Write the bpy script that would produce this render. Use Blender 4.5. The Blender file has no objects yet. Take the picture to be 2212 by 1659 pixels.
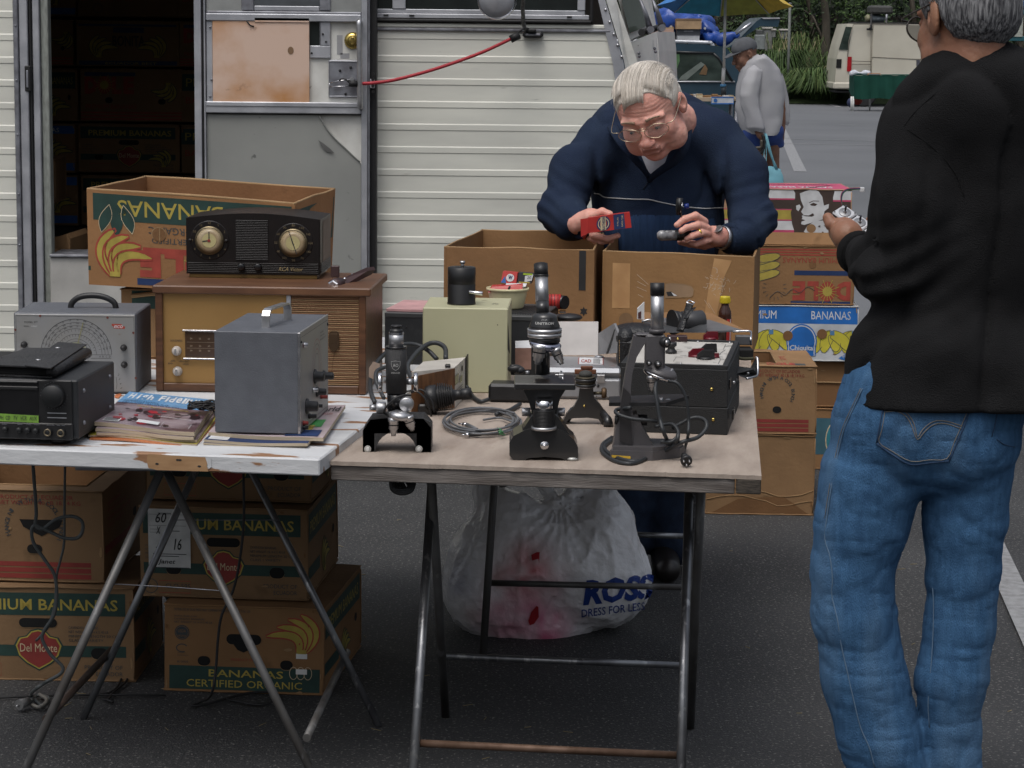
import bpy,math,random
import numpy as np
from mathutils import Vector,Matrix
from mathutils.bvhtree import BVHTree
from mathutils import noise as mnoise
random.seed(7)
R=math.radians
SC=bpy.context.scene
COL=SC.collection
FP=5200.0;CH=1.65;PITCH=math.atan((829.5-78)/FP);ROLL=0.010
fwd=Vector((0,math.cos(PITCH),-math.sin(PITCH)))
_r=Vector((1,0,0));_u=Vector((0,math.sin(PITCH),math.cos(PITCH)))
rgt=_r*math.cos(ROLL)+_u*math.sin(ROLL)
upv=_u*math.cos(ROLL)-_r*math.sin(ROLL)
CAM=Vector((0,0,CH))
cd=bpy.data.cameras.new('camera');co=bpy.data.objects.new('camera',cd);COL.objects.link(co)
cd.sensor_width=36;cd.lens=FP/2212*36;cd.clip_end=2000;cd.clip_start=.05
m3=Matrix((rgt,upv,-fwd)).transposed()
co.matrix_world=Matrix.Translation(CAM)@m3.to_4x4()
SC.camera=co
def ray(px,py):return fwd+rgt*((px-1106)/FP)+upv*((829.5-py)/FP)
class Zm:
 def __init__(s,x0,y0,k):s.x0,s.y0,s.k=x0,y0,k
 def d(s,x,y):return ray(s.x0+x*s.k,s.y0+y*s.k)
 def at(s,x,y,Y):
  d=s.d(x,y);return CAM+d*(Y/d.y)
 def on(s,x,y,z):
  d=s.d(x,y);return CAM+d*((z-CH)/d.z)
D0=Zm(0,0,1)
z1=Zm(0,0,.33698);z2=Zm(677.7,0,.33698);z3=Zm(1355.4,0,.38725);z4=Zm(0,542.2,.33698)
z5=Zm(711.6,542.2,.2941);z6=Zm(1186,542.2,.2941);z7=Zm(0,982.7,.4076);z8=Zm(813.2,982.7,.4076)
p1=Zm(1558.7,745.5,.5508);p2=Zm(1152.1,101.65,.28594);p3=Zm(1355.4,0,.21446);p4=Zm(1762,0,.20426)
p5=Zm(1592.6,372.7,.18386);p6=Zm(169.4,372.7,.30637);p7=Zm(406.6,0,.24513);p8=Zm(0,677.7,.21446)
MATS={}
def N(nt,t,**k):
 n=nt.nodes.new(t)
 for a,b in k.items():
  if a in n.inputs.keys()if isinstance(a,str)else False:n.inputs[a].default_value=b
  else:setattr(n,a,b)
 return n
def M(name,col,rough=.6,metal=0.,var=.12,vs=15,bump=.0,bs=150,col2=None,st=(1,1,1),spec=.5,lo=.35,hi=.65,alpha=1.,trans=0.,sub=0.,vs2=None,det=5.,col3=None,lo3=.6,hi3=.7,vs3=60,emit=None,coat=0.):
 if name in MATS:return MATS[name]
 m=bpy.data.materials.new(name);m.use_nodes=True;nt=m.node_tree;L=nt.links
 b=nt.nodes['Principled BSDF']
 b.inputs['Roughness'].default_value=rough;b.inputs['Metallic'].default_value=metal
 b.inputs['Specular IOR Level'].default_value=spec
 b.inputs['Coat Weight'].default_value=coat
 if trans:b.inputs['Transmission Weight'].default_value=trans
 if alpha<1:b.inputs['Alpha'].default_value=alpha
 if sub:
  b.inputs['Subsurface Weight'].default_value=sub;b.inputs['Subsurface Radius'].default_value=(1,.35,.2);b.inputs['Subsurface Scale'].default_value=.012
 tc=N(nt,'ShaderNodeTexCoord');mp=N(nt,'ShaderNodeMapping');mp.inputs['Scale'].default_value=st
 L.new(tc.outputs['Object'],mp.inputs['Vector'])
 c1=tuple(col)+(1,);c2=(tuple(col2)+(1,))if col2 else tuple(min(1,c*(1-2*var))for c in col)+(1,)
 nz=N(nt,'ShaderNodeTexNoise');nz.inputs['Scale'].default_value=vs;nz.inputs['Detail'].default_value=det
 L.new(mp.outputs[0],nz.inputs['Vector'])
 cr=N(nt,'ShaderNodeValToRGB');cr.color_ramp.elements[0].position=lo;cr.color_ramp.elements[1].position=hi
 cr.color_ramp.elements[0].color=c2;cr.color_ramp.elements[1].color=c1
 L.new(nz.outputs['Fac'],cr.inputs[0]);out=cr.outputs[0]
 if col3:
  n3=N(nt,'ShaderNodeTexNoise');n3.inputs['Scale'].default_value=vs3;n3.inputs['Detail'].default_value=6
  L.new(mp.outputs[0],n3.inputs['Vector'])
  r3=N(nt,'ShaderNodeValToRGB');r3.color_ramp.elements[0].position=lo3;r3.color_ramp.elements[1].position=hi3
  L.new(n3.outputs['Fac'],r3.inputs[0])
  mx=N(nt,'ShaderNodeMix');mx.data_type='RGBA';L.new(r3.outputs[0],mx.inputs[0]);L.new(out,mx.inputs[6]);mx.inputs[7].default_value=tuple(col3)+(1,)
  out=mx.outputs[2]
 L.new(out,b.inputs['Base Color'])
 if emit:b.inputs['Emission Color'].default_value=tuple(emit)+(1,);b.inputs['Emission Strength'].default_value=1
 if bump:
  n2=N(nt,'ShaderNodeTexNoise');n2.inputs['Scale'].default_value=bs;n2.inputs['Detail'].default_value=4
  L.new(mp.outputs[0],n2.inputs['Vector'])
  bp=N(nt,'ShaderNodeBump');bp.inputs['Strength'].default_value=bump;bp.inputs['Distance'].default_value=.01
  L.new(n2.outputs['Fac'],bp.inputs['Height']);L.new(bp.outputs[0],b.inputs['Normal'])
 MATS[name]=m;return m
_TX={}
def glyphs(s,bold=0.0,shear=0.0):
 key=(s,bold,shear)
 if key in _TX:return _TX[key]
 c=bpy.data.curves.new('t','FONT');c.body=s;c.resolution_u=2;c.offset=bold;c.shear=shear
 o=bpy.data.objects.new('t',c);me=bpy.data.meshes.new_from_object(o)
 vs=[(v.co.x,v.co.y)for v in me.vertices];fs=[tuple(p.vertices)for p in me.polygons]
 bpy.data.objects.remove(o);bpy.data.curves.remove(c);bpy.data.meshes.remove(me)
 if not vs:vs=[(0,0)]
 x0=min(v[0]for v in vs);x1=max(v[0]for v in vs);y0=min(v[1]for v in vs);y1=max(v[1]for v in vs)
 _TX[key]=([(a-x0,b-y0)for a,b in vs],fs,x1-x0,y1-y0);return _TX[key]
class Fr:
 def __init__(s,O,U,Vv,warp=None):
  s.O=Vector(O);s.U=Vector(U).normalized();s.V=Vector(Vv).normalized();s.N=s.U.cross(s.V).normalized();s.warp=warp
 def p(s,u,v,l=0.0):
  if s.warp:return s.warp(u,v,l)
  return s.O+s.U*u+s.V*v+s.N*l
def catmull(P,n=6,closed=False):
 P=[Vector(p)for p in P];out=[];L=len(P)
 if L<3:return P
 rng=range(L)if closed else range(L-1)
 for i in rng:
  a=P[(i-1)%L]if closed or i>0 else P[0]*2-P[1]
  b=P[i];c=P[(i+1)%L]
  d=P[(i+2)%L]if closed or i+2<L else P[-1]*2-P[-2]
  for j in range(n):
   t=j/n
   out.append(.5*((2*b)+(c-a)*t+(2*a-5*b+4*c-d)*t*t+(3*b-a-3*c+d)*t**3))
 if not closed:out.append(P[-1])
 return out
class MB:
 def __init__(s):s.v=[];s.f=[];s.m=[];s.sm=[];s.mats=[]
 def mi(s,mat):
  if mat not in s.mats:s.mats.append(mat)
  return s.mats.index(mat)
 def add(s,vs,fs,mat,smooth=False):
  o=len(s.v);s.v+=[tuple(v)for v in vs];k=s.mi(mat)
  for f in fs:s.f.append(tuple(i+o for i in f));s.m.append(k);s.sm.append(smooth)
  return s
 def box(s,lo,hi,mat,c=.0,fr=None):
  (x0,y0,z0),(x1,y1,z1)=lo,hi
  if x0>x1:x0,x1=x1,x0
  if y0>y1:y0,y1=y1,y0
  if z0>z1:z0,z1=z1,z0
  c=min(c,(x1-x0)*.45,(y1-y0)*.45,(z1-z0)*.45)
  T=(lambda p:fr@Vector(p))if fr else(lambda p:p)
  if c<=0:
   vs=[T((x,y,z))for x in(x0,x1)for y in(y0,y1)for z in(z0,z1)]
   return s.add(vs,[(0,1,3,2),(4,6,7,5),(0,4,5,1),(2,3,7,6),(0,2,6,4),(1,5,7,3)],mat)
  vs=[];ix={}
  for i in(0,1):
   for j in(0,1):
    for k in(0,1):
     X=(x0,x1)[i];Y=(y0,y1)[j];Z=(z0,z1)[k];a=(1,-1)[i]*c;b=(1,-1)[j]*c;d=(1,-1)[k]*c
     ix[i,j,k]=len(vs);vs+=[T((X,Y+b,Z+d)),T((X+a,Y,Z+d)),T((X+a,Y+b,Z))]
  q=lambda i,j,k,w:ix[i,j,k]+w
  fs=[]
  for i in(0,1):
   l=[q(i,0,0,0),q(i,0,1,0),q(i,1,1,0),q(i,1,0,0)];fs.append(l if i==0 else l[::-1])
   l=[q(0,i,0,1),q(1,i,0,1),q(1,i,1,1),q(0,i,1,1)];fs.append(l if i==0 else l[::-1])
   l=[q(0,0,i,2),q(0,1,i,2),q(1,1,i,2),q(1,0,i,2)];fs.append(l if i==0 else l[::-1])
  for a in(0,1):
   for b in(0,1):
    l=[q(a,b,0,0),q(a,b,0,1),q(a,b,1,1),q(a,b,1,0)];fs.append(l if a==b else l[::-1])
    l=[q(a,0,b,0),q(a,1,b,0),q(a,1,b,2),q(a,0,b,2)];fs.append(l if a==b else l[::-1])
    l=[q(0,a,b,1),q(0,a,b,2),q(1,a,b,2),q(1,a,b,1)];fs.append(l if a==b else l[::-1])
  for i in(0,1):
   for j in(0,1):
    for k in(0,1):
     l=[q(i,j,k,0),q(i,j,k,1),q(i,j,k,2)];fs.append(l if(i+j+k)%2==0 else l[::-1])
  return s.add(vs,fs,mat)
 def prism(s,pts,dvec,mat,smooth=False):
  n=len(pts);P=[Vector(p)for p in pts];d=Vector(dvec)
  fs=[tuple(range(n)),tuple(range(2*n-1,n-1,-1))]+[(i,i+n,(i+1)%n+n,(i+1)%n)for i in range(n)]
  return s.add(P+[p+d for p in P],fs,mat,smooth)
 def lathe(s,prof,c,ax,mat,seg=24,smooth=True,cap=True):
  ax=Vector(ax).normalized();t=Vector((1,0,0))if abs(ax.x)<.9 else Vector((0,1,0))
  u=ax.cross(t).normalized();w=ax.cross(u);c=Vector(c);vs=[];fs=[]
  for r,h in prof:
   for i in range(seg):
    a=2*math.pi*i/seg;vs.append(c+ax*h+(u*math.cos(a)+w*math.sin(a))*r)
  for k in range(len(prof)-1):
   for i in range(seg):
    j=(i+1)%seg;fs.append((k*seg+i,k*seg+j,(k+1)*seg+j,(k+1)*seg+i))
  s.add(vs,fs,mat,smooth)
  if cap:
   o=len(s.v)-len(vs);k=s.mi(mat)
   if prof[0][0]>1e-5:s.f.append(tuple(o+i for i in range(seg))[::-1]);s.m.append(k);s.sm.append(False)
   if prof[-1][0]>1e-5:s.f.append(tuple(o+(len(prof)-1)*seg+i for i in range(seg)));s.m.append(k);s.sm.append(False)
  return s
 def cyl(s,a,b,r,mat,r2=None,seg=20,ch=.0):
  a=Vector(a);b=Vector(b);d=b-a;L=d.length;r2=r if r2 is None else r2
  if ch:pr=[(r-ch,0),(r,ch),(r2,L-ch),(r2-ch,L)]
  else:pr=[(r,0),(r2,L)]
  s.lathe(pr,a,d,mat,seg);return s
 def tube(s,P,r,mat,seg=8,n=0,closed=False,flat=1.0):
  P=catmull(P,n,closed)if n else[Vector(p)for p in P]
  L=len(P);vs=[];fs=[];up=None
  for i,p in enumerate(P):
   a=P[i-1]if(i>0 or closed)else P[0];b=P[(i+1)%L]if(i+1<L or closed)else P[-1]
   t=(b-a)
   if t.length<1e-9:t=Vector((0,0,1))
   t.normalize()
   if up is None:up=Vector((0,0,1))if abs(t.z)<.9 else Vector((1,0,0))
   u=up-t*up.dot(t)
   if u.length<1e-4:u=t.orthogonal()
   u.normalize();up=u;w=t.cross(u)
   rr=r(i/(L-1))if callable(r)else r
   for k in range(seg):
    an=2*math.pi*k/seg;vs.append(p+u*(math.cos(an)*rr*flat)+w*(math.sin(an)*rr))
  K=L if closed else L-1
  for i in range(K):
   for k in range(seg):
    j=(k+1)%seg;i2=(i+1)%L;fs.append((i*seg+k,i*seg+j,i2*seg+j,i2*seg+k))
  if not closed:fs+=[tuple(range(seg))[::-1],tuple((L-1)*seg+k for k in range(seg))]
  return s.add(vs,fs,mat,True)
 def ell(s,c,r,mat,rot=None,seg=20,rings=12):
  c=Vector(c);r=(r,r,r)if not hasattr(r,'__len__')else r;vs=[];fs=[]
  for i in range(rings+1):
   th=math.pi*i/rings
   for j in range(seg):
    a=2*math.pi*j/seg;p=Vector((r[0]*math.sin(th)*math.cos(a),r[1]*math.sin(th)*math.sin(a),r[2]*math.cos(th)))
    if rot:p=rot@p
    vs.append(c+p)
  for i in range(rings):
   for j in range(seg):
    k=(j+1)%seg;fs.append((i*seg+j,(i+1)*seg+j,(i+1)*seg+k,i*seg+k))
  return s.add(vs,fs,mat,True)
 def poly(s,fr,pts,mat,l=.0006):return s.add([fr.p(u,v,l)for u,v in pts],[tuple(range(len(pts)))],mat)
 def rect(s,fr,u0,v0,u1,v1,mat,l=.0006):
  if fr.warp and abs(u1-u0)>.06:
   n,m=8,3
   return s.add([fr.p(u0+(u1-u0)*i/n,v0+(v1-v0)*j/m,l)for j in range(m+1)for i in range(n+1)],[(j*(n+1)+i,j*(n+1)+i+1,(j+1)*(n+1)+i+1,(j+1)*(n+1)+i)for j in range(m)for i in range(n)],mat)
  return s.poly(fr,[(u0,v0),(u1,v0),(u1,v1),(u0,v1)],mat,l)
 def oval(s,fr,cu,cv,ru,rv,mat,l=.0006,seg=24,a0=0,a1=360):
  return s.poly(fr,[(cu+ru*math.cos(R(a0+(a1-a0)*i/seg)),cv+rv*math.sin(R(a0+(a1-a0)*i/seg)))for i in range(seg if a1-a0>=360 else seg+1)],mat,l)
 def stroke(s,fr,pts,w,mat,l=.0009,closed=False):
  P=[Vector((a,b,0))for a,b in pts];n=len(P);vs=[];fs=[]
  for i,p in enumerate(P):
   a=P[i-1]if(i>0 or closed)else p;b=P[(i+1)%n]if(i+1<n or closed)else p
   t=(b-a);t=t.normalized()if t.length>1e-9 else Vector((1,0,0));q=Vector((-t.y,t.x,0))*w*.5
   vs+=[fr.p((p+q).x,(p+q).y,l),fr.p((p-q).x,(p-q).y,l)]
  for i in range(n if closed else n-1):
   j=(i+1)%n;fs.append((2*i+1,2*j+1,2*j,2*i))
  return s.add(vs,fs,mat)
 def ring(s,fr,cu,cv,r,w,mat,l=.0009,a0=0,a1=360,seg=36,rv=None):
  rv=r if rv is None else rv
  full=a1-a0>=360
  return s.stroke(fr,[(cu+r*math.cos(R(a0+(a1-a0)*i/seg)),cv+rv*math.sin(R(a0+(a1-a0)*i/seg)))for i in range(seg if full else seg+1)],w,mat,l,full)
 def text(s,fr,t,u,v,h,mat,w=None,l=.0010,bold=.0,shear=0.,rot=0.,cx=False):
  vs,fs,W,H=glyphs(t,bold,shear)
  ky=h/max(H,1e-6);kx=(w/W)if w else ky
  ox=-W*kx/2 if cx else 0;c,sn=math.cos(R(rot)),math.sin(R(rot))
  P=[fr.p(u+(a*kx+ox)*c-(b*ky)*sn,v+(a*kx+ox)*sn+(b*ky)*c,l)for a,b in vs]
  return s.add(P,fs,mat)
 def build(s,name,parent=None,local=False,mods=None,**tags):
  me=bpy.data.meshes.new(name);vs=s.v
  o=bpy.data.objects.new(name,me)
  if parent is not None and not local:
   iv=parent.matrix_world.inverted()if parent.get('_mw')is None else Matrix([list(r)for r in parent['_mw']]).inverted()
   vs=[tuple(iv@Vector(v))for v in s.v]
  elif parent is None and s.v and not local:
   c=Vector((sum(v[0]for v in s.v)/len(s.v),sum(v[1]for v in s.v)/len(s.v),min(v[2]for v in s.v)))
   vs=[(v[0]-c.x,v[1]-c.y,v[2]-c.z)for v in s.v];o.location=c
  me.from_pydata(vs,[],s.f)
  for m in s.mats:me.materials.append(m)
  me.polygons.foreach_set('material_index',s.m);me.polygons.foreach_set('use_smooth',s.sm);me.update()
  COL.objects.link(o)
  if parent is not None:o.parent=parent
  for k,v in tags.items():o[k]=v
  return o
ROOTM={}
def thing(name,label,cat,loc=(0,0,0),rz=0.,group=None,rot=None):
 o=bpy.data.objects.new(name,None);COL.objects.link(o);o.empty_display_size=.1
 mw=Matrix.Translation(Vector(loc))@(rot.to_4x4()if rot else Matrix.Rotation(rz,4,'Z'))
 o.matrix_world=mw;o.location=loc
 if rot:o.rotation_euler=rot.to_euler()
 else:o.rotation_euler=(0,0,rz)
 o['label']=label;o['category']=cat;ROOTM[o.name]=mw
 if group:o['group']=group
 return o
_ob=MB.build
def build2(s,name,parent=None,local=False,**t):
 if parent is not None and not local:
  mw=Matrix.Identity(4);p=parent
  while p is not None:
   mw=ROOTM.get(p.name,Matrix.Identity(4))@mw;p=p.parent
  iv=mw.inverted();s.v=[tuple(iv@Vector(v))for v in s.v]
 return _ob(s,name,parent,True if parent is not None else local,**t)
MB.build=build2
def tag(o,label,cat,group=None,kind=None):
 if label:o['label']=label
 if cat:o['category']=cat
 if group:o['group']=group
 if kind:o['kind']=kind
 return o
def struct(o):o['kind']='structure';return o
def lf(A,B):
 A=Vector(A);B=Vector(B);return A,math.atan2(B.y-A.y,B.x-A.x),math.hypot(B.x-A.x,B.y-A.y)
def ctree(o,parent=None):
 c=o.copy();COL.objects.link(c);c.parent=parent
 for ch in list(o.children):ctree(ch,c)
 return c
class SD:
 def __init__(s):s.ops=[]
 def cap(s,a,b,ra,rb=None,k=.01,sub=False,st=None):
  s.ops.append(('c',np.array(a,float),np.array(b,float),ra,ra if rb is None else rb,k,sub));return s
 def chain(s,pts,rs,k=.01):
  for i in range(len(pts)-1):s.cap(pts[i],pts[i+1],rs[i],rs[i+1],k)
  return s
 def ell(s,c,r,rot=None,k=.01,sub=False):
  m=np.array([list(x)for x in rot])if rot is not None else np.eye(3)
  s.ops.append(('e',np.array(c,float),np.array(r,float),m,None,k,sub));return s
 def mesh(s,h,disp=None,cut=None,relax=1):
  lo=np.full(3,1e9);hi=-lo
  for o in s.ops:
   if o[6]:continue
   if o[0]=='c':rr=max(o[3],o[4]);pts=np.array([o[1]-rr,o[2]-rr,o[1]+rr,o[2]+rr])
   else:rr=max(o[2]);pts=np.array([o[1]-rr,o[1]+rr])
   lo=np.minimum(lo,pts.min(0));hi=np.maximum(hi,pts.max(0))
  lo-=.03;hi+=.03
  n=np.ceil((hi-lo)/h).astype(int)+1
  D=np.full(n,1e3,np.float32)
  ax=[lo[i]+h*np.arange(n[i])for i in range(3)]
  for o in s.ops:
   k=o[5];mg=k+2*h+.004
   if o[0]=='c':
    rr=max(o[3],o[4])+mg;l=np.minimum(o[1],o[2])-rr;u=np.maximum(o[1],o[2])+rr
   else:rr=max(o[2])+mg;l=o[1]-rr;u=o[1]+rr
   i0=np.clip(np.floor((l-lo)/h).astype(int),0,n-1);i1=np.clip(np.ceil((u-lo)/h).astype(int)+1,1,n)
   if(i1<=i0).any():continue
   X,Y,Z=np.meshgrid(*[ax[i][i0[i]:i1[i]]for i in range(3)],indexing='ij')
   P=np.stack((X,Y,Z),-1).astype(np.float32)
   if o[0]=='c':
    a,b=o[1].astype(np.float32),o[2].astype(np.float32);ba=b-a;t=np.clip(((P-a)@ba)/max(float(ba@ba),1e-12),0,1)
    d=np.linalg.norm(P-a-t[...,None]*ba,axis=-1)-(o[3]+(o[4]-o[3])*t)
   else:
    q=(P-o[1].astype(np.float32))@o[3].astype(np.float32);r=o[2].astype(np.float32)
    k0=np.linalg.norm(q/r,axis=-1);k1=np.linalg.norm(q/(r*r),axis=-1);d=k0*(k0-1)/np.maximum(k1,1e-6)
   sl=tuple(slice(i0[i],i1[i])for i in range(3));A=D[sl]
   if o[6]:
    d=-d;hh=np.clip(.5-.5*(A-d)/k*-1,0,1)if False else np.clip(.5+.5*(d-A)/k,0,1)
    D[sl]=A*(1-hh)+d*hh+k*hh*(1-hh)
    D[sl]=np.where(A>10,A,D[sl])
   else:
    hh=np.clip(.5+.5*(d-A)/k,0,1);D[sl]=A*hh+d*(1-hh)-k*hh*(1-hh)
  if disp is not None:
   msk=np.abs(D)<.03;ii=np.argwhere(msk);P=lo+ii*h
   D[msk]+=disp(P).astype(np.float32)
  if cut is not None:
   X,Y,Z=np.meshgrid(*ax,indexing='ij');D=np.maximum(D,cut(X,Y,Z).astype(np.float32))
  return snets(D,lo,h,relax)
def snets(D,lo,h,relax=1):
 S=D<0;n=np.array(D.shape)
 c=np.zeros(n-1,np.int8)
 for a in(0,1):
  for b in(0,1):
   for d in(0,1):c+=S[a:n[0]-1+a,b:n[1]-1+b,d:n[2]-1+d]
 act=(c>0)&(c<8);ijk=np.argwhere(act);idx=np.full(n-1,-1,np.int64);idx[act]=np.arange(len(ijk))
 pos=np.zeros((len(ijk),3));cnt=np.zeros(len(ijk))
 cs=[(a,b,d)for a in(0,1)for b in(0,1)for d in(0,1)]
 for p in cs:
  for k in range(3):
   if p[k]:continue
   q=list(p);q[k]=1
   va=D[ijk[:,0]+p[0],ijk[:,1]+p[1],ijk[:,2]+p[2]];vb=D[ijk[:,0]+q[0],ijk[:,1]+q[1],ijk[:,2]+q[2]]
   cr=(va<0)!=(vb<0);t=np.where(cr,va/np.where(cr,va-vb,1),0)
   e=np.tile(np.array(p,float),(len(ijk),1));e[:,k]+=t
   pos+=e*cr[:,None];cnt+=cr
 pos=(pos/cnt[:,None]+ijk)*h+lo
 F=[]
 for k in range(3):
  a=[slice(None)]*3;b=[slice(None)]*3;a[k]=slice(0,-1);b[k]=slice(1,None)
  sa=S[tuple(a)];sb=S[tuple(b)];ed=np.argwhere(sa!=sb)
  u,w=(k+1)%3,(k+2)%3
  ed=ed[(ed[:,u]>0)&(ed[:,w]>0)&(ed[:,u]<n[u]-1)&(ed[:,w]<n[w]-1)]
  def g(du,dw):
   e=ed.copy();e[:,u]-=du;e[:,w]-=dw;return idx[e[:,0],e[:,1],e[:,2]]
  q=np.stack((g(1,1),g(0,1),g(0,0),g(1,0)),1);fl=sa[ed[:,0],ed[:,1],ed[:,2]]
  q[~fl]=q[~fl][:,::-1];F.append(q)
 F=np.concatenate(F);F=F[(F>=0).all(1)]
 for _ in range(relax):
  s=np.zeros_like(pos);m=np.zeros(len(pos))
  for i in range(4):
   np.add.at(s,F[:,i],pos[F[:,(i+1)%4]]+pos[F[:,(i+3)%4]]);np.add.at(m,F[:,i],2)
  pos=pos*.5+s/np.maximum(m,1)[:,None]*.5
 return pos,F
def addmesh(b,pf,mats,fn=None,T=None):
 pos,F=pf
 if T is not None:
  A=np.array(T.to_3x3());t=np.array(T.translation);P2=pos@A.T+t
 else:P2=pos
 o=len(b.v);b.v+=[tuple(p)for p in P2.tolist()];mats=mats if isinstance(mats,list)else[mats]
 ks=[b.mi(m)for m in mats]
 kk=np.zeros(len(F),int)
 if fn is not None:kk=fn(pos[F].mean(1))
 b.f+=[tuple(f)for f in(F+o).tolist()];b.m+=[ks[i]for i in kk];b.sm+=[True]*len(F)
 return P2,F
_rng=np.random.RandomState(3);_LAT=_rng.rand(32,32,32)*2-1
def vnoise(P,sc):
 q=np.asarray(P)*sc;i=np.floor(q).astype(int);f=q-i;f=f*f*(3-2*f);r=0
 for a in(0,1):
  for b in(0,1):
   for c in(0,1):
    w=(f[...,0]if a else 1-f[...,0])*(f[...,1]if b else 1-f[...,1])*(f[...,2]if c else 1-f[...,2])
    r=r+w*_LAT[(i[...,0]+a)%32,(i[...,1]+b)%32,(i[...,2]+c)%32]
 return r
def bvh_of(P2,F):return BVHTree.FromPolygons([tuple(p)for p in P2.tolist()],[tuple(f)for f in F.tolist()])
def cast(bv,zm,x,y,lift=.001):
 d=zm.d(x,y).normalized();h=bv.ray_cast(CAM,d)
 return None if h[0]is None else h[0]-d*lift
SUN_EL,SUN_ROT=R(64),R(205)
W=bpy.data.worlds.new('World');SC.world=W;W.use_nodes=True;nt=W.node_tree
bg=nt.nodes['Background'];sk=nt.nodes.new('ShaderNodeTexSky');sk.sky_type='NISHITA';sk.sun_disc=False
sk.sun_elevation=SUN_EL;sk.sun_rotation=SUN_ROT;sk.dust_density=4;sk.air_density=1.0
hs=nt.nodes.new('ShaderNodeHueSaturation');hs.inputs['Saturation'].default_value=.38
nt.links.new(sk.outputs[0],hs.inputs['Color']);
tc_=nt.nodes.new('ShaderNodeTexCoord');sx_=nt.nodes.new('ShaderNodeSeparateXYZ');mr_=nt.nodes.new('ShaderNodeMapRange');mm_=nt.nodes.new('ShaderNodeVectorMath');mm_.operation='SCALE'
nt.links.new(tc_.outputs['Generated'],sx_.inputs[0]);nt.links.new(sx_.outputs['Z'],mr_.inputs[0]);mr_.inputs[3].default_value=.42;mr_.inputs[4].default_value=2.6
nt.links.new(hs.outputs[0],mm_.inputs[0]);nt.links.new(mr_.outputs[0],mm_.inputs['Scale']);nt.links.new(mm_.outputs[0],bg.inputs[0]);bg.inputs[1].default_value=.13
sl=bpy.data.lights.new('sun','SUN');sl.energy=.9;sl.angle=R(28);sl.color=(1,.97,.93)
so=bpy.data.objects.new('sun',sl);COL.objects.link(so)
sd_=Vector((math.sin(SUN_ROT)*math.cos(SUN_EL),math.cos(SUN_ROT)*math.cos(SUN_EL),math.sin(SUN_EL)))
so.rotation_euler=sd_.to_track_quat('Z','Y').to_euler()
SC.view_settings.view_transform='Standard';SC.view_settings.look='None';SC.view_settings.exposure=-.62
SC.render.engine='CYCLES'
asph=M('asphalt',(.050,.051,.053),rough=.75,vs=1.3,col2=(.026,.027,.029),bump=.9,bs=180,col3=(.21,.205,.195),lo3=.58,hi3=.68,vs3=110,spec=.45)
paintw=M('road_paint',(.27,.275,.28),rough=.85,vs=30,col2=(.17,.17,.175),lo=.3,hi=.6,bump=.3,bs=200)
alu=M('aluminium',(.56,.57,.60),rough=.42,metal=.6,vs=12,col2=(.40,.41,.44),bump=.05)
alud=M('dull_aluminium',(.30,.31,.34),rough=.5,metal=.6,vs=25,col2=(.18,.18,.2))
sidm=M('cream_siding',(.76,.76,.68),rough=.42,vs=3,col2=(.62,.62,.56),st=(.6,1,3),col3=(.40,.39,.34),lo3=.68,hi3=.8,vs3=14)
whitep=M('white_panel',(.72,.72,.68),rough=.45,vs=8,col2=(.52,.51,.47),col3=(.2,.18,.15),lo3=.72,hi3=.76,vs3=25)
rubber=M('black_rubber',(.012,.012,.013),rough=.6,vs=40)
blackp=M('black_plastic',(.014,.014,.015),rough=.42,vs=40,bump=.05)
blackg=M('black_gloss',(.010,.010,.011),rough=.2,vs=40)
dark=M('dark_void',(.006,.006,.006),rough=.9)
chrome=M('chrome',(.72,.72,.74),rough=.16,metal=1.,vs=60,col2=(.55,.55,.57),bump=.03)
satin=M('satin_metal',(.55,.55,.56),rough=.34,metal=.9,vs=50,col2=(.42,.42,.43))
white=M('white_paint',(.72,.72,.70),rough=.5,vs=20,col2=(.64,.64,.62))
brass=M('brass',(.62,.47,.15),rough=.25,metal=1.)
glassd=M('dark_glass',(.02,.025,.025),rough=.06,spec=.9)
def card(name,c,c3=None):
 c=(c[0]*.67,c[1]*.63,c[2]*.575)
 return M(name,c,rough=.82,vs=6,col2=tuple(x*.80 for x in c),bump=.12,bs=90,st=(1,1,1),col3=c3 or tuple(x*.62 for x in c),lo3=.66,hi3=.78,vs3=11,spec=.25)
cb=card('cardboard',(.40,.235,.118));cb2=card('cardboard_tan',(.43,.27,.145));cb3=card('cardboard_grey',(.36,.235,.135))
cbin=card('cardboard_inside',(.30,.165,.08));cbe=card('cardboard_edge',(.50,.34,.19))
pgreen=M('print_green',(.017,.052,.042),rough=.7,vs=30);pyel=M('print_yellow',(.42,.33,.06),rough=.7,vs=30)
pred=M('print_red',(.36,.055,.035),rough=.7,vs=30);pblack=M('print_black',(.02,.02,.022),rough=.7)
pblue=M('print_blue',(.02,.13,.42),rough=.6,vs=20);pwhite=M('print_white',(.66,.67,.68),rough=.6,vs=20)
pdred=M('print_dark_red',(.26,.035,.028),rough=.7);pdark=M('print_slate',(.05,.06,.065),rough=.7)
pblue2=M('print_navy',(.012,.035,.12),rough=.6);pcream=M('print_cream',(.62,.5,.32),rough=.7)
b=MB();b.add([(-400,-60,0),(400,-60,0),(400,400,0),(-400,400,0)],[(0,1,2,3)],asph);struct(b.build('ground'))
asph2=M('far_asphalt',(.135,.14,.148),rough=.75,vs=.35,col2=(.11,.115,.122),bump=.35,bs=140,spec=.4,col3=(.18,.18,.18),lo3=.62,hi3=.75,vs3=30)  # paler base colour carries part of the sky sheen at grazing angles
b=MB();b.add([(-120,13.2,.004),(120,12.6,.004),(120,62,.004),(-120,62,.004)],[(0,1,2,3)],asph2);struct(b.build('parking_lot'))
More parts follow.
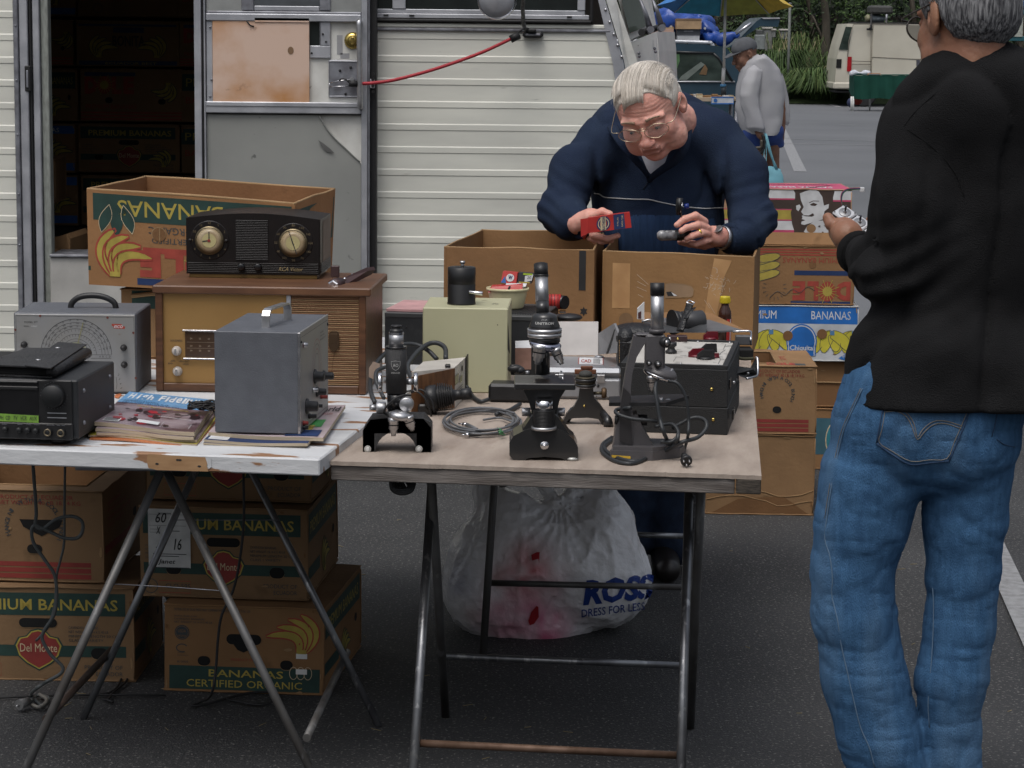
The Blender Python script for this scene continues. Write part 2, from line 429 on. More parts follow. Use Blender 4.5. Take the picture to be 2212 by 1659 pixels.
def line_on(zm,pts,w,mat=paintw,z=.009):
 P=[zm.on(x,y,0)for x,y in pts];b=MB();fr=Fr((0,0,0),(1,0,0),(0,1,0));b.stroke(fr,[(p.x,p.y)for p in P],w,mat,z);return b
b=MB()
for pts,w in(([(1665,232),(1745,378)],.12),):
 b2=line_on(D0,[(1672,245),(1729,372)],.16);struct(b2.build('parking_line'))
struct(line_on(D0,[(1690,300.5),(1960,307)],.08).build('parking_line'))
struct(line_on(D0,[(1690,311),(1960,316)],.08).build('parking_line'))
struct(line_on(D0,[(1815,270),(1850,271)],.10).build('parking_line'))
struct(line_on(D0,[(1793,224),(1812,232)],.16).build('parking_line'))
struct(line_on(D0,[(1640,399),(1870,399)],.03).build('parking_line'))
struct(line_on(D0,[(2110,1110),(2262,1440)],.085).build('parking_line'))
YW=9.0
def wx(zm,x,y=800):return zm.at(x,y,YW).x
rv=thing('motorhome','cream ribbed motorhome with open entry and banana boxes stacked inside, behind the tables','motorhome',(-.8,YW,0))
def siding(b,x0,x1,z0,z1,Y,phase=0.,taper=0.):
 prof=[(0,0),(.057,0),(.0600,-.0022),(.0795,-.0022),(.084,0)];zs=[];z=z0-.084+phase
 while z<z1:
  for a,d in prof[:-1]:zs.append((z+a,Y+d))
  z+=.084
 zs=[(z,y)for z,y in zs if z0<=z<=z1];zs=[(z0,zs[0][1])]+zs+[(z1,zs[-1][1])]
 vs=[];fs=[]
 for z,y in zs:vs+=[(x0,y,z),(x1-taper*(z-z0),y,z)]
 for i in range(len(zs)-1):fs.append((2*i,2*i+1,2*i+3,2*i+2))
 b.add(vs,fs,sidm)
xdl=wx(z1,235,800);xdr=wx(D0,804,600)
b=MB();xe=D0.at(1330,300,YW).x
zb=.455;ztop=2.9;zbelt=z2.at(900,200,YW).z
siding(b,-3.2,wx(z1,105,800),zb,ztop,YW,.01)
siding(b,xdr+.01,.413,zb,zb+1.008,YW,.03,.0);siding(b,xdr+.01,.413,zb+1.008,zbelt,YW,.03,.24)
b.box((xdr+.01,YW-.008,zbelt+.012),(.350,YW+.02,z2.at(900,150,YW).z),sidm,.004)
b.box((xdr+.01,YW-.013,zbelt),(.352,YW,zbelt+.011),alud,.003)
b.box((-3.2,YW-.006,zb-.1),(.42,YW+.05,zb-.002),M('rv_skirt',(.10,.10,.10),rough=.6))
b.build('wall',rv)
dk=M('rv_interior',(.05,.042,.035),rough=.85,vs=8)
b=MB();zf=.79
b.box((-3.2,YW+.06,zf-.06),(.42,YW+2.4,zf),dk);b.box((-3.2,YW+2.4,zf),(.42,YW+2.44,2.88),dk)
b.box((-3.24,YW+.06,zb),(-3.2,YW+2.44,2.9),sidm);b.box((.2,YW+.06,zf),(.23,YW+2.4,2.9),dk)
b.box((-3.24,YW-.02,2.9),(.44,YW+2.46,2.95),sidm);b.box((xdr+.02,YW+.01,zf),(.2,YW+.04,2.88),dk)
b.box((-3.2,YW+.01,zf),(xdl-.12,YW+.05,2.88),dk);b.box((xdl-.14,YW+.012,1.90),(xdr+.03,YW+.045,2.88),dk)  # last box: unseen header over the entry, added to cut sky light inside
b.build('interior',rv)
for sx in(-2.6,):
 b=MB();b.cyl((sx,YW+.25,.36),(sx,YW+.5,.36),.36,rubber,seg=32,ch=.03);w_=b.build('wheel',rv)
 b=MB();b.cyl((sx,YW+.235,.36),(sx,YW+.27,.36),.2,alud,seg=24);b.build('rim',w_)
b=MB();xl0=wx(z1,105,800)
for x0,x1,y0,y1,mt in((xl0,xl0+.018,-.03,.02,alud),(xl0+.020,xl0+.052,-.022,.02,alu),(xl0+.054,xl0+.064,-.012,.03,rubber),(xl0+.066,xl0+.092,-.006,.05,alu),(xl0+.094,xl0+.122,.01,.07,M('jamb_pale',(.30,.32,.29),rough=.5,vs=30,col2=(.2,.21,.19),st=(4,4,1)))):
 b.box((x0,YW+y0,zb+.05),(x1,YW+y1,2.9),mt,.003)
for zz in(1.86,1.67,1.47,1.27,1.05,.86):b.ell((xl0+.01,YW-.032,zz),.004,alud,seg=8,rings=5)
b.box((xl0+.04,YW-.03,z1.at(180,585,YW).z),(xl0+.062,YW-.018,z1.at(180,420,YW).z),rubber,.003)
b.box((xl0+.046,YW-.034,z1.at(180,560,YW).z),(xl0+.054,YW-.029,z1.at(180,450,YW).z),alud,.001)
b.build('entry_jamb',rv)
b=MB();zr=D0.at(200,556,YW-.02).z
b.box((xl0+.12,YW-.02,.36),(xdr-.45,YW+.01,zr),M('worn_white',(.50,.49,.46),rough=.6,vs=6,col2=(.36,.35,.33),col3=(.06,.05,.045),lo3=.66,hi3=.7,vs3=18),.004)
b.box((xl0+.12,YW-.03,zr),(xdr-.45,YW+.2,zr+.01),alud,.002)
b.build('entry_step',rv)
zo=z2.at(1000,145,YW).z;xw1=z2.at(1790,100,YW).x
b=MB();b.box((xdr+.012,YW-.022,zo),(xw1,YW+.0,zo+.012),rubber,.004);b.box((xw1-.012,YW-.022,zo),(xw1,YW+.0,2.6),rubber,.004)
wn=b.build('window',rv)
za=z2.at(1000,112,YW).z;zt2=z2.at(1000,62,YW).z
b=MB();b.box((xdr+.014,YW-.017,zo+.014),(xw1-.014,YW-.004,za+.012),alu,.002);b.box((xdr+.014,YW-.012,za+.013),(xw1-.03,YW-.004,zt2),alu,.002)
b.box((z2.at(1690,60,YW).x,YW-.016,zt2+.001),(z2.at(1740,60,YW).x,YW-.006,2.6),alu,.002);b.box((z2.at(505,30,YW).x,YW-.016,zt2+.001),(z2.at(590,30,YW).x,YW-.006,2.6),alu,.002)
for x in(465,630,1640):b.box((z2.at(x-16,0,YW).x,YW-.020,z2.at(0,100,YW).z),(z2.at(x+16,0,YW).x,YW-.0165,z2.at(0,88,YW).z),rubber)
b.build('frame',wn)
b=MB();b.box((xdr+.014,YW-.004,zt2),(z2.at(1690,0,YW).x,YW-.001,2.6),glassd);b.build('pane',wn)
b=MB();blu=M('blue_cloth',(.03,.05,.22),rough=.8,vs=20,bump=.3,bs=30);teal=M('teal_cloth',(.02,.12,.10),rough=.8,vs=20,bump=.3,bs=30)
for x,w,mt in((700,90,teal),(860,80,teal),(1340,60,teal),(1480,80,blu),(1620,70,M('blue_cloth_bright',(.02,.09,.35),rough=.8))):
 p=z2.at(x,25,YW+.006)
mr=z2.at(1175,0,YW-.28)
b=MB();b.lathe([(.0,0),(.040,.004),(.062,.014),(.066,.022)],mr+Vector((0,-.02,0)),(-.1,1,.05),alu,28);b.lathe([(.068,-.004),(.071,.0),(.068,.006)],mr,(-.1,1,.05),chrome,28,cap=False)
mo=b.build('mirror',rv)
b=MB();b.lathe([(.0,-.016),(.030,-.012),(.050,-.006),(.064,.0)],mr,(-.1,1,.05),M('mirror_glass',(.75,.78,.8),rough=.03,metal=1.),28);b.build('mirror_glass',mo)
bp_=z2.at(1405,222,YW-.02)
b=MB();b.tube([z2.at(1180,-60,YW-.26),z2.at(1330,-40,YW-.2),z2.at(1340,60,YW-.13),z2.at(1345,150,YW-.06),z2.at(1360,200,YW-.03)],.0075,M('weathered_black',(.05,.05,.05),rough=.5,vs=60,col2=(.25,.25,.25),lo=.3,hi=.5),10,5);b.build('arm',mo)
b=MB();b.box(bp_+Vector((-.038,-.012,-.012)),bp_+Vector((.038,.018,.012)),rubber,.008);b.box(bp_+Vector((-.028,-.018,-.005)),bp_+Vector((.028,-.011,.004)),alud,.003);b.box(bp_+Vector((-.02,-.03,.008)),bp_+Vector((.012,.0,.022)),rubber,.005);b.build('bracket',mo)
def quadstrip(b,pts,th,mt,d=(0,-1,0)):b.prism(pts,Vector(d)*th,mt)
b=MB()
P=[D0.at(1291,-5,YW-.012),D0.at(1306,-5,YW-.012),D0.at(1346,130,YW-.012),D0.at(1415,560,YW-.012),D0.at(1385,560,YW-.012),D0.at(1324,138,YW-.012)]
b.prism(P,(0,.03,0),alu)
P=[D0.at(1308,-5,YW-.004),D0.at(1330,-5,YW+.05),D0.at(1376,130,YW+.05),D0.at(1440,560,YW+.05),D0.at(1417,560,YW-.004),D0.at(1348,130,YW-.004)]
b.prism(P,(0,.03,0),M('cream_trim',(.74,.74,.70),rough=.4,vs=20))
for t in(.16,.36,.56,.74,.93):
 p=D0.at(1301+45*t,132*t,YW-.014);b.ell(p,.006,satin,seg=8,rings=5)
fp=b.build('front_pillar',rv)
wpan=M('rv_front_panel',(.72,.72,.69),rough=.4,vs=10,col2=(.62,.62,.6),col3=(.25,.23,.2),lo3=.7,hi3=.75,vs3=30)
b=MB()
b.prism([D0.at(1357,92,YW+.1),D0.at(1419,68,YW+.3),D0.at(1423,110,YW+.3),D0.at(1440,600,YW+.3),D0.at(1400,600,YW+.1)],(.1,.5,0),wpan)
b.prism([D0.at(1371,101,YW+.11),D0.at(1412,86,YW+.24),D0.at(1432,290,YW+.24),D0.at(1396,290,YW+.11)],(-.006,-.022,0),wpan)
for x,y in((1380,115),(1381,122),(1414,105),(1416,112),(1394,190),(1424,180)):b.ell(D0.at(x,y,YW+.1+.0),.006,alud,seg=8,rings=5)
b.build('front_panel',rv)
b=MB();b.prism([D0.at(1334,-8,YW+.06),D0.at(1398,-8,YW+.25),D0.at(1411,62,YW+.27),D0.at(1358,88,YW+.1)],(.02,.1,0),wpan)
ws=b.build('windscreen',rv)
b=MB();b.prism([D0.at(1340,-8,YW+.05),D0.at(1379,-8,YW+.18),D0.at(1399,55,YW+.22),D0.at(1360,72,YW+.08)],(.002,.01,0),M('screen_glass',(.10,.12,.10),rough=.05,spec=.8,vs=3,col2=(.04,.05,.04)));b.build('glass',ws)
for a,c2 in(((1381,-5),(1404,62)),((1408,-5),(1429,58))):
 b=MB();b.tube([D0.at(a[0],a[1],YW+.02),D0.at((a[0]+c2[0])/2+2,(a[1]+c2[1])/2,YW+.0),D0.at(c2[0],c2[1],YW+.05)],lambda t:.004+.009*t,alud,8);b.cyl(D0.at(c2[0]-3,c2[1]+4,YW+.1),D0.at(c2[0]+2,c2[1]+2,YW-.02),.013,alud,seg=12);b.build('wiper',ws)
b=MB();b.tube([D0.at(1384,71,YW+.03),D0.at(1415,62,YW+.1),D0.at(1432,54,YW+.2)],.012,rubber,8);b.cyl(D0.at(1388,71,YW+.1),D0.at(1386,70,YW-.03),.013,rubber,seg=12);b.build('wiper_motor',ws)
YD=YW-.10
def q7(x0,y0,x1,y1,d0=0.,d1=.02,mt=alu,b=None,c=.003):
 p=p7.at(x0,y1,YD);q=p7.at(x1,y0,YD);b.box((p.x,YD+d0,p.z),(q.x,YD+d1,q.z),mt,c)
zd=.56
door=MB();xa=p7.at(60,800,YD).x;xb=p7.at(158,800,YD).x;xc=p7.at(1528,800,YD).x;xd=p7.at(1600,800,YD).x;xg=p7.at(1655,800,YD).x
for x0,x1,y0,mt in((xa,xa+.026,-.018,alu),(xa+.0265,xa+.034,-.010,rubber),(xa+.0345,xb,-.014,alu),(xc,xc+.022,-.016,alu),(xc+.0225,xd,-.008,alud)):
 door.box((x0,YD+y0,zd),(x1,YD+.03,2.6),mt,.002)
door.box((xb,YD-.012,zd),(xc,YD+.02,zd+.05),alu,.003)
q7(160,108,1526,128,-.010,.02,alud,door);q7(160,130,1526,182,-.016,.02,alu,door);q7(160,905,1526,935,-.018,.02,alu,door);q7(160,937,1526,992,-.014,.02,alu,door);q7(160,993,1526,1004,-.006,.02,rubber,door)
q7(165,184,218,903,-.008,.02,alu,door)
for x,y in((193,238),(193,850),(205,702)):
 p=p7.at(x,y,YD-.009);door.ell(p,.005,alud,seg=8,rings=5)
dr=door.build('door',rv,label='open door swung back against the siding')
b=MB();q7(220,184,1526,903,.004,.02,whitep,b);q7(1310,310,1360,480,.0032,.0045,M('glue_patch',(.36,.36,.37),rough=.5),b,0);q7(1340,470,1420,515,.0032,.0045,MATS['glue_patch'],b,0)
b.build('lock_panel',dr)
b=MB();p=p7.at(1450,358,YD);b.lathe([(.0,.012),(.020,.012),(.027,.006),(.031,.001),(.031,-.002)],p,(0,-1,0),brass,28);b.box(p+Vector((-.006,-.02,-.014)),p+Vector((.006,-.008,.014)),brass,.003)
b.ring(Fr(p+Vector((0,-.0125,0)),(1,0,0),(0,0,1)),0,0,.017,.002,M('brass_dark',(.2,.14,.04),rough=.4,metal=1.));b.build('deadbolt',dr)
b=MB();q7(1237,528,1500,858,-.004,.004,alud,b,.004);q7(1243,536,1494,543,-.007,-.0041,alu,b);q7(1243,846,1494,853,-.007,-.0041,alu,b);q7(1237,536,1243,853,-.007,-.0041,alu,b)
for x,y in((1338,622),(1432,594),(1386,828)):b.ell(p7.at(x,y,YD-.006),.005,rubber,seg=8,rings=5)
b.tube([p7.at(1245,733,YD-.02),p7.at(1330,712,YD-.03),p7.at(1440,700,YD-.03)],.0022,chrome,6);b.tube([p7.at(1245,765,YD-.02),p7.at(1330,762,YD-.03),p7.at(1440,760,YD-.03)],.0022,chrome,6);b.tube([p7.at(1245,733,YD-.02),p7.at(1243,750,YD-.02),p7.at(1245,765,YD-.02)],.0022,chrome,6)
b.cyl(p7.at(1440,700,YD),p7.at(1440,700,YD-.035),.008,satin);b.build('lock_plate',dr)
b=MB();b.tube([p7.at(1508,200,YD),p7.at(1508,195,YD-.04),p7.at(1506,220,YD-.05),p7.at(1510,560,YD-.052),p7.at(1514,900,YD-.05),p7.at(1518,940,YD-.04),p7.at(1518,935,YD)],.010,satin,10,4);b.build('grab_handle',dr)
b=MB();q7(222,190,1068,908,-.012,.0035,M('stained_board',(.66,.48,.38),rough=.5,vs=3.0,col2=(.48,.22,.07),lo=.40,hi=.56,col3=(.20,.11,.06),lo3=.7,hi3=.75,vs3=8),b,.001)
q7(590,162,1068,192,-.016,-.0122,MATS['stained_board'],b,0);b.tube([p7.at(515,186,YD-.013),p7.at(530,205,YD-.016),p7.at(548,225,YD-.015),p7.at(580,232,YD-.016)],.0025,rubber,6)
b.oval(Fr(p7.at(903,445,YD-.0125),(1,0,0),(0,0,1)),0,0,.011,.014,M('knot',(.25,.15,.08),rough=.6));b.build('board',dr)
b=MB();q7(1072,190,1162,400,-.002,.0035,glassd,b,0);q7(1162,190,1256,402,-.006,.0035,alu,b);q7(1072,403,1256,512,-.006,.0035,alu,b);q7(1160,190,1166,402,-.009,-.0062,alud,b)
for x,y in((1186,300),(1214,368),(1088,468)):b.ell(p7.at(x,y,YD-.008),.004,rubber,seg=8,rings=5)
b.build('inner_window',dr)
gr=M('grey_door_skin',(.29,.295,.275),rough=.7,vs=4,col2=(.245,.25,.235),col3=(.12,.12,.115),lo3=.68,hi3=.73,vs3=22)
b=MB();q7(160,1006,1526,3200,.012,.02,whitep,b,0);b.build('under_panel',dr)
fr=Fr(p7.at(160,1006,YD+.0),(1,0,0),(0,0,1));k7=.24513*YD/5200
pts=[(0,0)]+[((x-160)*k7,-(y-1006)*k7)for x,y in((1158,1006),(1185,1060),(1230,1130),(1290,1205),(1370,1280),(1450,1355),(1528,1430),(1526,3100),(160,3100))]
pts=[(max(0.002,min((xc-xb)-.002,u)),max(v,-(p7.at(160,1006,YD).z-zd)+.01))for u,v in pts]
b=MB();b.prism([fr.p(u,v,-.002)for u,v in pts],(0,.008,0),gr)
cp=[(1158,1020),(1190,1075),(1235,1145),(1300,1222),(1380,1295),(1450,1362),(1518,1425)]
gd2=M('crease_shade',(.13,.13,.125),rough=.8);b.tube([p7.at(x-3,y+3,YD-.002)for x,y in cp],.0022,gr,6,3)
b.prism([p7.at(x,y,YD-.0035)for x,y in((1146,1235),(1190,1262),(1250,1310),(1290,1352),(1215,1332),(1172,1285))][::-1],(0,-.0008,0),gd2)  # darker patch paints the shading where the door skin curls
b.build('lower_panel',dr,label='grey lower door skin peeling away at its upper right corner')
b=MB();q7(160,-60,1526,96,.0,.02,M('grey_upper',(.30,.31,.30),rough=.5,vs=10),b,0);q7(470,-60,580,94,-.008,-.0002,alud,b);q7(1160,-60,1255,94,-.008,-.0002,alud,b);q7(582,55,1158,94,-.006,-.0002,alu,b);q7(582,-60,1158,54,-.004,-.0002,M('grey_glass',(.10,.11,.12),rough=.15),b,0);b.build('upper_window',dr)
b=MB();b.box((xd+.002,YD+.02,zd),(xg,YW+.01,2.6),rubber)
for y in(650,700,755,808):
 p=p7.at(1628,y,YD);b.cyl(p,p+Vector((0,-.012,0)),.006,blackp,seg=10)
p=p7.at(1622,725,YD);b.box(p+Vector((-.008,-.01,-.022)),p+Vector((.008,.02,.012)),alu,.002)
b.build('door_gap',rv)
bc=thing('bungee_cord','red elastic cord with black hooks stretched from the door lock to the mirror bracket','bungee cord',p7.at(1480,737,YD-.04))
b=MB();b.tube([z2.at(270,537,YD-.045),z2.at(380,532,YD-.05),z2.at(520,512,YD-.06),z2.at(720,460,YD-.06),z2.at(900,402,YD-.06),z2.at(1080,335,YD-.04),z2.at(1200,280,YD-.03),z2.at(1262,250,YD-.02)],.0062,M('red_cord',(.48,.025,.04),rough=.6,vs=400,col2=(.28,.02,.03)),10,8);b.build('cord',bc)
b=MB();b.cyl(z2.at(225,535,YD-.05),z2.at(278,537,YD-.047),.011,rubber,r2=.012);b.tube([z2.at(228,528,YD-.05),z2.at(200,508,YD-.05),z2.at(175,508,YD-.045),z2.at(165,518,YD-.03)],.003,rubber,6,3);b.build('hook',bc)
b=MB();b.cyl(z2.at(1262,252,YD-.02),z2.at(1318,225,YD-.015),.014,rubber);b.tube([z2.at(1290,225,YD-.02),z2.at(1320,200,YD-.02),z2.at(1350,180,YD-.01),z2.at(1375,185,YD+.03)],.004,rubber,6,3);b.build('hook',bc)
wpeel=M('peeling_white_paint',(.60,.61,.62),rough=.6,vs=9,col2=(.52,.53,.54),col3=(.27,.14,.07),lo3=.575,hi3=.595,vs3=11,st=(.45,1.8,1.4),bump=.15,bs=60)
wtz=.77;A=D0.on(0,967.5,wtz);B=z4.on(2050,1335,wtz);_,yaw1,w1=lf(A,B)
wt=thing('folding_table','white table with flaking paint on crossed pipe legs, at left','table',(A.x,A.y,0),yaw1)
fr4=Matrix.Translation((A.x,A.y,0))@Matrix.Rotation(yaw1,4,'Z')
b=MB();b.box((-.32,0,wtz-.036),(w1,2.05,wtz),wpeel,.003,fr4);b.build('tabletop',wt)
cuto=z4.on(920,1310,wtz);frf=Fr(fr4@Vector((0,-.0006,0)),fr4.to_3x3()@Vector((1,0,0)),(0,0,1))
u0=(cuto-Vector(A)).length*1.0
bare=M('bare_wood_patch',(.40,.24,.12),rough=.8,vs=12,col2=(.30,.17,.08),st=(1,1,4))
b=MB();rr=[(.0,.0),(.13,-.003),(.135,-.012),(.128,-.02),(.131,-.033),(.02,-.034),(.001,-.03),(-.003,-.015)]
b.poly(frf,[(u0+a,wtz-.0015+c)for a,c in rr],bare,.0004);b.poly(frf,[(u0+.125+a,wtz-.004+c)for a,c in((0,0),(.012,0),(.014,-.02),(.006,-.026),(.004,-.012))],wpeel,.0012)
for a,c in((.02,-.022),(.065,-.012),(.07,-.012),(.112,-.024)):b.oval(frf,u0+a,wtz+c,.004,.0022,pblack,.001,8)
b.build('worn_patch',wt)
pipe=M('rusty_pipe',(.15,.15,.15),rough=.5,metal=.5,vs=12,col2=(.085,.078,.072),st=(1,1,.5),col3=(.22,.22,.22),lo3=.62,hi3=.7,vs3=30)
pipeb=M('brown_pipe',(.055,.038,.030),rough=.5,metal=.3,vs=20,col2=(.03,.02,.018))
steel=M('scuffed_steel',(.30,.31,.32),rough=.38,metal=.85,vs=18,col2=(.16,.16,.17),st=(1,1,.4),col3=(.45,.45,.45),lo3=.6,hi3=.7,vs3=60)
rust=M('rusty_bar',(.16,.10,.07),rough=.6,metal=.4,vs=25,col2=(.09,.05,.03))
def leg(par,a,c,r,mt,name='leg',**t):
 b=MB();b.cyl(a,c,r,mt,seg=14);return b.build(name,par,**t)
def onl(zm,xa,ya,xb,yb,Ya,Yb,za,zb_):
 return zm.on(xa,ya,za),zm.on(xb,yb,zb_)
LB=leg(wt,z7.at(850,90,5.15),D0.at(-7,1800,4.98),.0095,pipe);LB2=leg(wt,z7.at(885,90,5.17),D0.at(736,1800,4.96),.0095,pipe)
L3=leg(wt,D0.at(470,912,5.88),z7.on(440,1400,0),.009,steel);L4=leg(wt,D0.at(490,912,5.9),z7.on(2010,1440,0),.009,steel)
leg(wt,z7.at(590,1035,5.8),z7.at(245,1400,5.03),.009,pipeb,'brace');leg(wt,z7.at(1840,1045,5.8),z7.at(1625,1500,5.03),.009,pipe,'brace')
b=MB();b.box((D0.at(355,1010,5.1).x-.2,5.14,wtz-.062),(D0.at(355,1010,5.1).x+.25,5.18,wtz-.038),alud,.002);b.build('bracket',wt)
for P in([z7.at(560,682,5.1),z7.at(900,700,5.2),z7.at(1200,722,5.1)],[z7.at(905,345,5.8),z7.at(1480,345,5.8)]):b=MB();b.tube(P,.0012,alud,5);b.build('tie_wire',wt)
for o in(LB,LB2,L3,L4):
 c=o.copy();COL.objects.link(c);c.parent=wt;c.location=(-.75,.0,0)if o in(LB,LB2)else(-.75,.9,0)
ply=M('weathered_plywood',(.40,.335,.28),rough=.8,vs=9,col2=(.29,.235,.195),st=(2.6,.6,1),col3=(.25,.19,.15),lo3=.58,hi3=.72,vs3=6,bump=.2,bs=60,lo=.3,hi=.7)
plyg=M('grey_timber',(.19,.17,.155),rough=.8,vs=14,col2=(.10,.085,.075),st=(.5,3,6),bump=.3,bs=60)
wz=.75;A2=D0.on(713,996,wz);B2=D0.on(1645,1028,wz);_,yaw2,w2=lf(A2,B2)
tb=thing('folding_table','bare plywood table on tubular trestle legs holding the microscopes','table',(A2.x,A2.y,0),yaw2)
fr5=Matrix.Translation((A2.x,A2.y,0))@Matrix.Rotation(yaw2,4,'Z')@Matrix(((1,-.052,0,0),(0,1,0,0),(0,0,1,0),(0,0,0,1)))
b=MB()
n=60;vs=[];random.seed(4)
top=[(i*w2/n,(random.random()*.004 if i not in(0,n)else 0),wz)for i in range(n+1)]
pts=top+[(w2,2.46,wz),(0,2.46,wz)]
b.prism([fr5@Vector(p)for p in pts][::-1],(0,0,-.009),ply)
tt=b.build('tabletop',tb)
b=MB();b.box((.001,.006,wz-.042),(w2-.055,.045,wz-.0095),plyg,.002,fr5);b.box((w2-.052,.001,wz-.040),(w2-.0005,.045,wz-.0095),M('dark_end_grain',(.09,.075,.06),rough=.85,vs=60,col2=(.03,.025,.02),st=(1,1,5)),.002,fr5)
b.box((.001,.05,wz-.042),(.03,2.45,wz-.0095),plyg,.002,fr5);b.box((w2-.03,.05,wz-.042),(w2-.001,2.45,wz-.0095),plyg,.002,fr5);b.box((.001,2.42,wz-.0425),(w2,2.458,wz-.0097),plyg,.002,fr5);b.build('apron',tb)
def P8(x,y,Y):return z8.at(x,y,Y)
leg(tb,P8(296,120,5.42),D0.at(885,1790,4.99),.0105,steel);leg(tb,P8(1658,150,5.42),D0.at(1467,1795,4.99),.0105,steel)
leg(tb,P8(290,120,5.3),z8.on(367,1390,0),.0105,pipe);leg(tb,P8(1722,150,5.3),z8.on(1662,1450,0),.0105,pipe)
leg(tb,P8(228,1528,5.1),P8(1598,1592,5.1),.0085,rust,'crossbar',label='rusty lower crossbar');leg(tb,P8(345,1066,5.72),P8(1660,1118,5.72),.0085,steel,'crossbar')
leg(tb,D0.at(1082,825,6.42),z8.on(565,1050,0)+Vector((0,-.03,0)),.0105,pipe);leg(tb,D0.at(1500,825,6.42),D0.on(1484,1430,0),.0105,pipe)
leg(tb,P8(600,678,6.41),P8(1655,703,6.41),.0085,pipe,'crossbar');leg(tb,P8(1300,420,6.95),P8(1655,432,6.95),.0085,steel,'crossbar')
leg(tb,D0.at(1082,812,6.7),D0.on(1090,1330,0),.0105,pipe);leg(tb,D0.at(1500,812,6.7),D0.on(1492,1335,0),.0105,pipe)
leg(tb,P8(1690,200,5.38),P8(1655,690,6.2),.006,steel,'brace')
class FaceFr(Fr):
 def __init__(s,a,b_,c,d):
  a,b_,c,d=map(Vector,(a,b_,c,d));s.c=(a,b_,c,d)
  s.W=((b_-a).length+(c-d).length)/2;s.H=((d-a).length+(c-b_).length)/2
  s.O=a;s.U=(b_-a).normalized();s.V=(d-a).normalized();s.N=s.U.cross(s.V).normalized();s.warp=s.w
 def w(s,u,v,l):
  x,y=u/s.W,v/s.H;a,b_,c,d=s.c
  return(a*(1-x)+b_*x)*(1-y)+(d*(1-x)+c*x)*y+s.N*l
 def flip(s):
  a,b_,c,d=s.c;return FaceFr(c,d,a,b_)
def bez(S,C,T,n=8):return[((1-t)**2*S[0]+2*t*(1-t)*C[0]+t*t*T[0],(1-t)**2*S[1]+2*t*(1-t)*C[1]+t*t*T[1])for t in[i/n for i in range(n+1)]]
def finger(b,fr,S,C,T,w,mt,om,ow,l=.0008):
 P=bez(S,C,T,10);L=[];Rr=[]
 for i,p in enumerate(P):
  a=P[max(0,i-1)];c=P[min(10,i+1)];dx,dy=c[0]-a[0],c[1]-a[1];q=math.hypot(dx,dy)or 1
  ww=w*(.40+.60*math.sin(math.pi*min(1,(i+1.2)/11))**.6)if i<10 else w*.22
  L.append((p[0]-dy/q*ww,p[1]+dx/q*ww));Rr.append((p[0]+dy/q*ww,p[1]-dx/q*ww))
 pts=L+Rr[::-1];b.poly(fr,pts,mt,l)
 if om:b.stroke(fr,pts,ow,om,l+.0003,True)
def bunch(b,fr,cx,cy,s,mt=None,om=None,fx=1,fy=1,ow=.0035):
 mt=mt or pyel;om=om or pred
 for i,(C,T,w)in enumerate((((-.72,.45),(.02,1.02),.12),((-.52,.55),(.36,.88),.115),((-.30,.55),(.66,.66),.115),((-.08,.48),(.95,.40),.12))):
  finger(b,fr,(cx-.1*s*fx+.05*i*s*fx,cy),(cx+C[0]*s*fx,cy+C[1]*s*fy*1.3),(cx+T[0]*s*fx,cy+T[1]*s*fy),w*s,mt,om,ow,.0008+.0003*i)
 b.rect(fr,cx-.15*s*fx,cy-.06*s*fy,cx+.12*s*fx,cy+.05*s*fy,mt,.0022)
def shield(b,fr,cx,cy,s):
 o=[(-1,.15),(-.82,.48),(-.5,.55),(-.3,.78),(0,.85),(.3,.78),(.5,.55),(.82,.48),(1,.15),(.85,-.3),(.5,-.62),(0,-.9),(-.5,-.62),(-.85,-.3)]
 for k,m_,l in((1.,pgreen,.0008),(.93,pyel,.0011),(.86,pdred,.0014)):b.poly(fr,[(cx+a*s*k,cy+c*s*k)for a,c in o],m_,l)
 b.text(fr,'Del Monte',cx,cy-.12*s,.34*s,pcream,w=1.5*s,l=.0018,cx=True)
def hole(b,fr,cx,cy,w,h):
 n=8;P=[(cx+(w-h)/2+h/2*math.cos(R(-90+180*i/n)),cy+h/2*math.sin(R(-90+180*i/n)))for i in range(n+1)]+[(cx-(w-h)/2+h/2*math.cos(R(90+180*i/n)),cy+h/2*math.sin(R(90+180*i/n)))for i in range(n+1)]
 b.poly(fr,[(a,c-.0015)for a,c in P],cbe,.0010);b.poly(fr,P,dark,.0014)  # near-black decal paints the shade inside the hand hole
def smallprint(b,fr,u,v,w,n,mt,h=.0045,gap=.011,words=('CAVENDISH BANANAS','NET WEIGHT 18.14 KG 40 LB','MINIMUM LENGTH 20 CM','CLASS 1 VARIETY','PRODUCE OF ECUADOR')):
 for i in range(n):b.text(fr,words[i%len(words)],u,v-i*gap,h,mt,w=w*(.6+.4*((i*7)%5)/4),l=.0012)
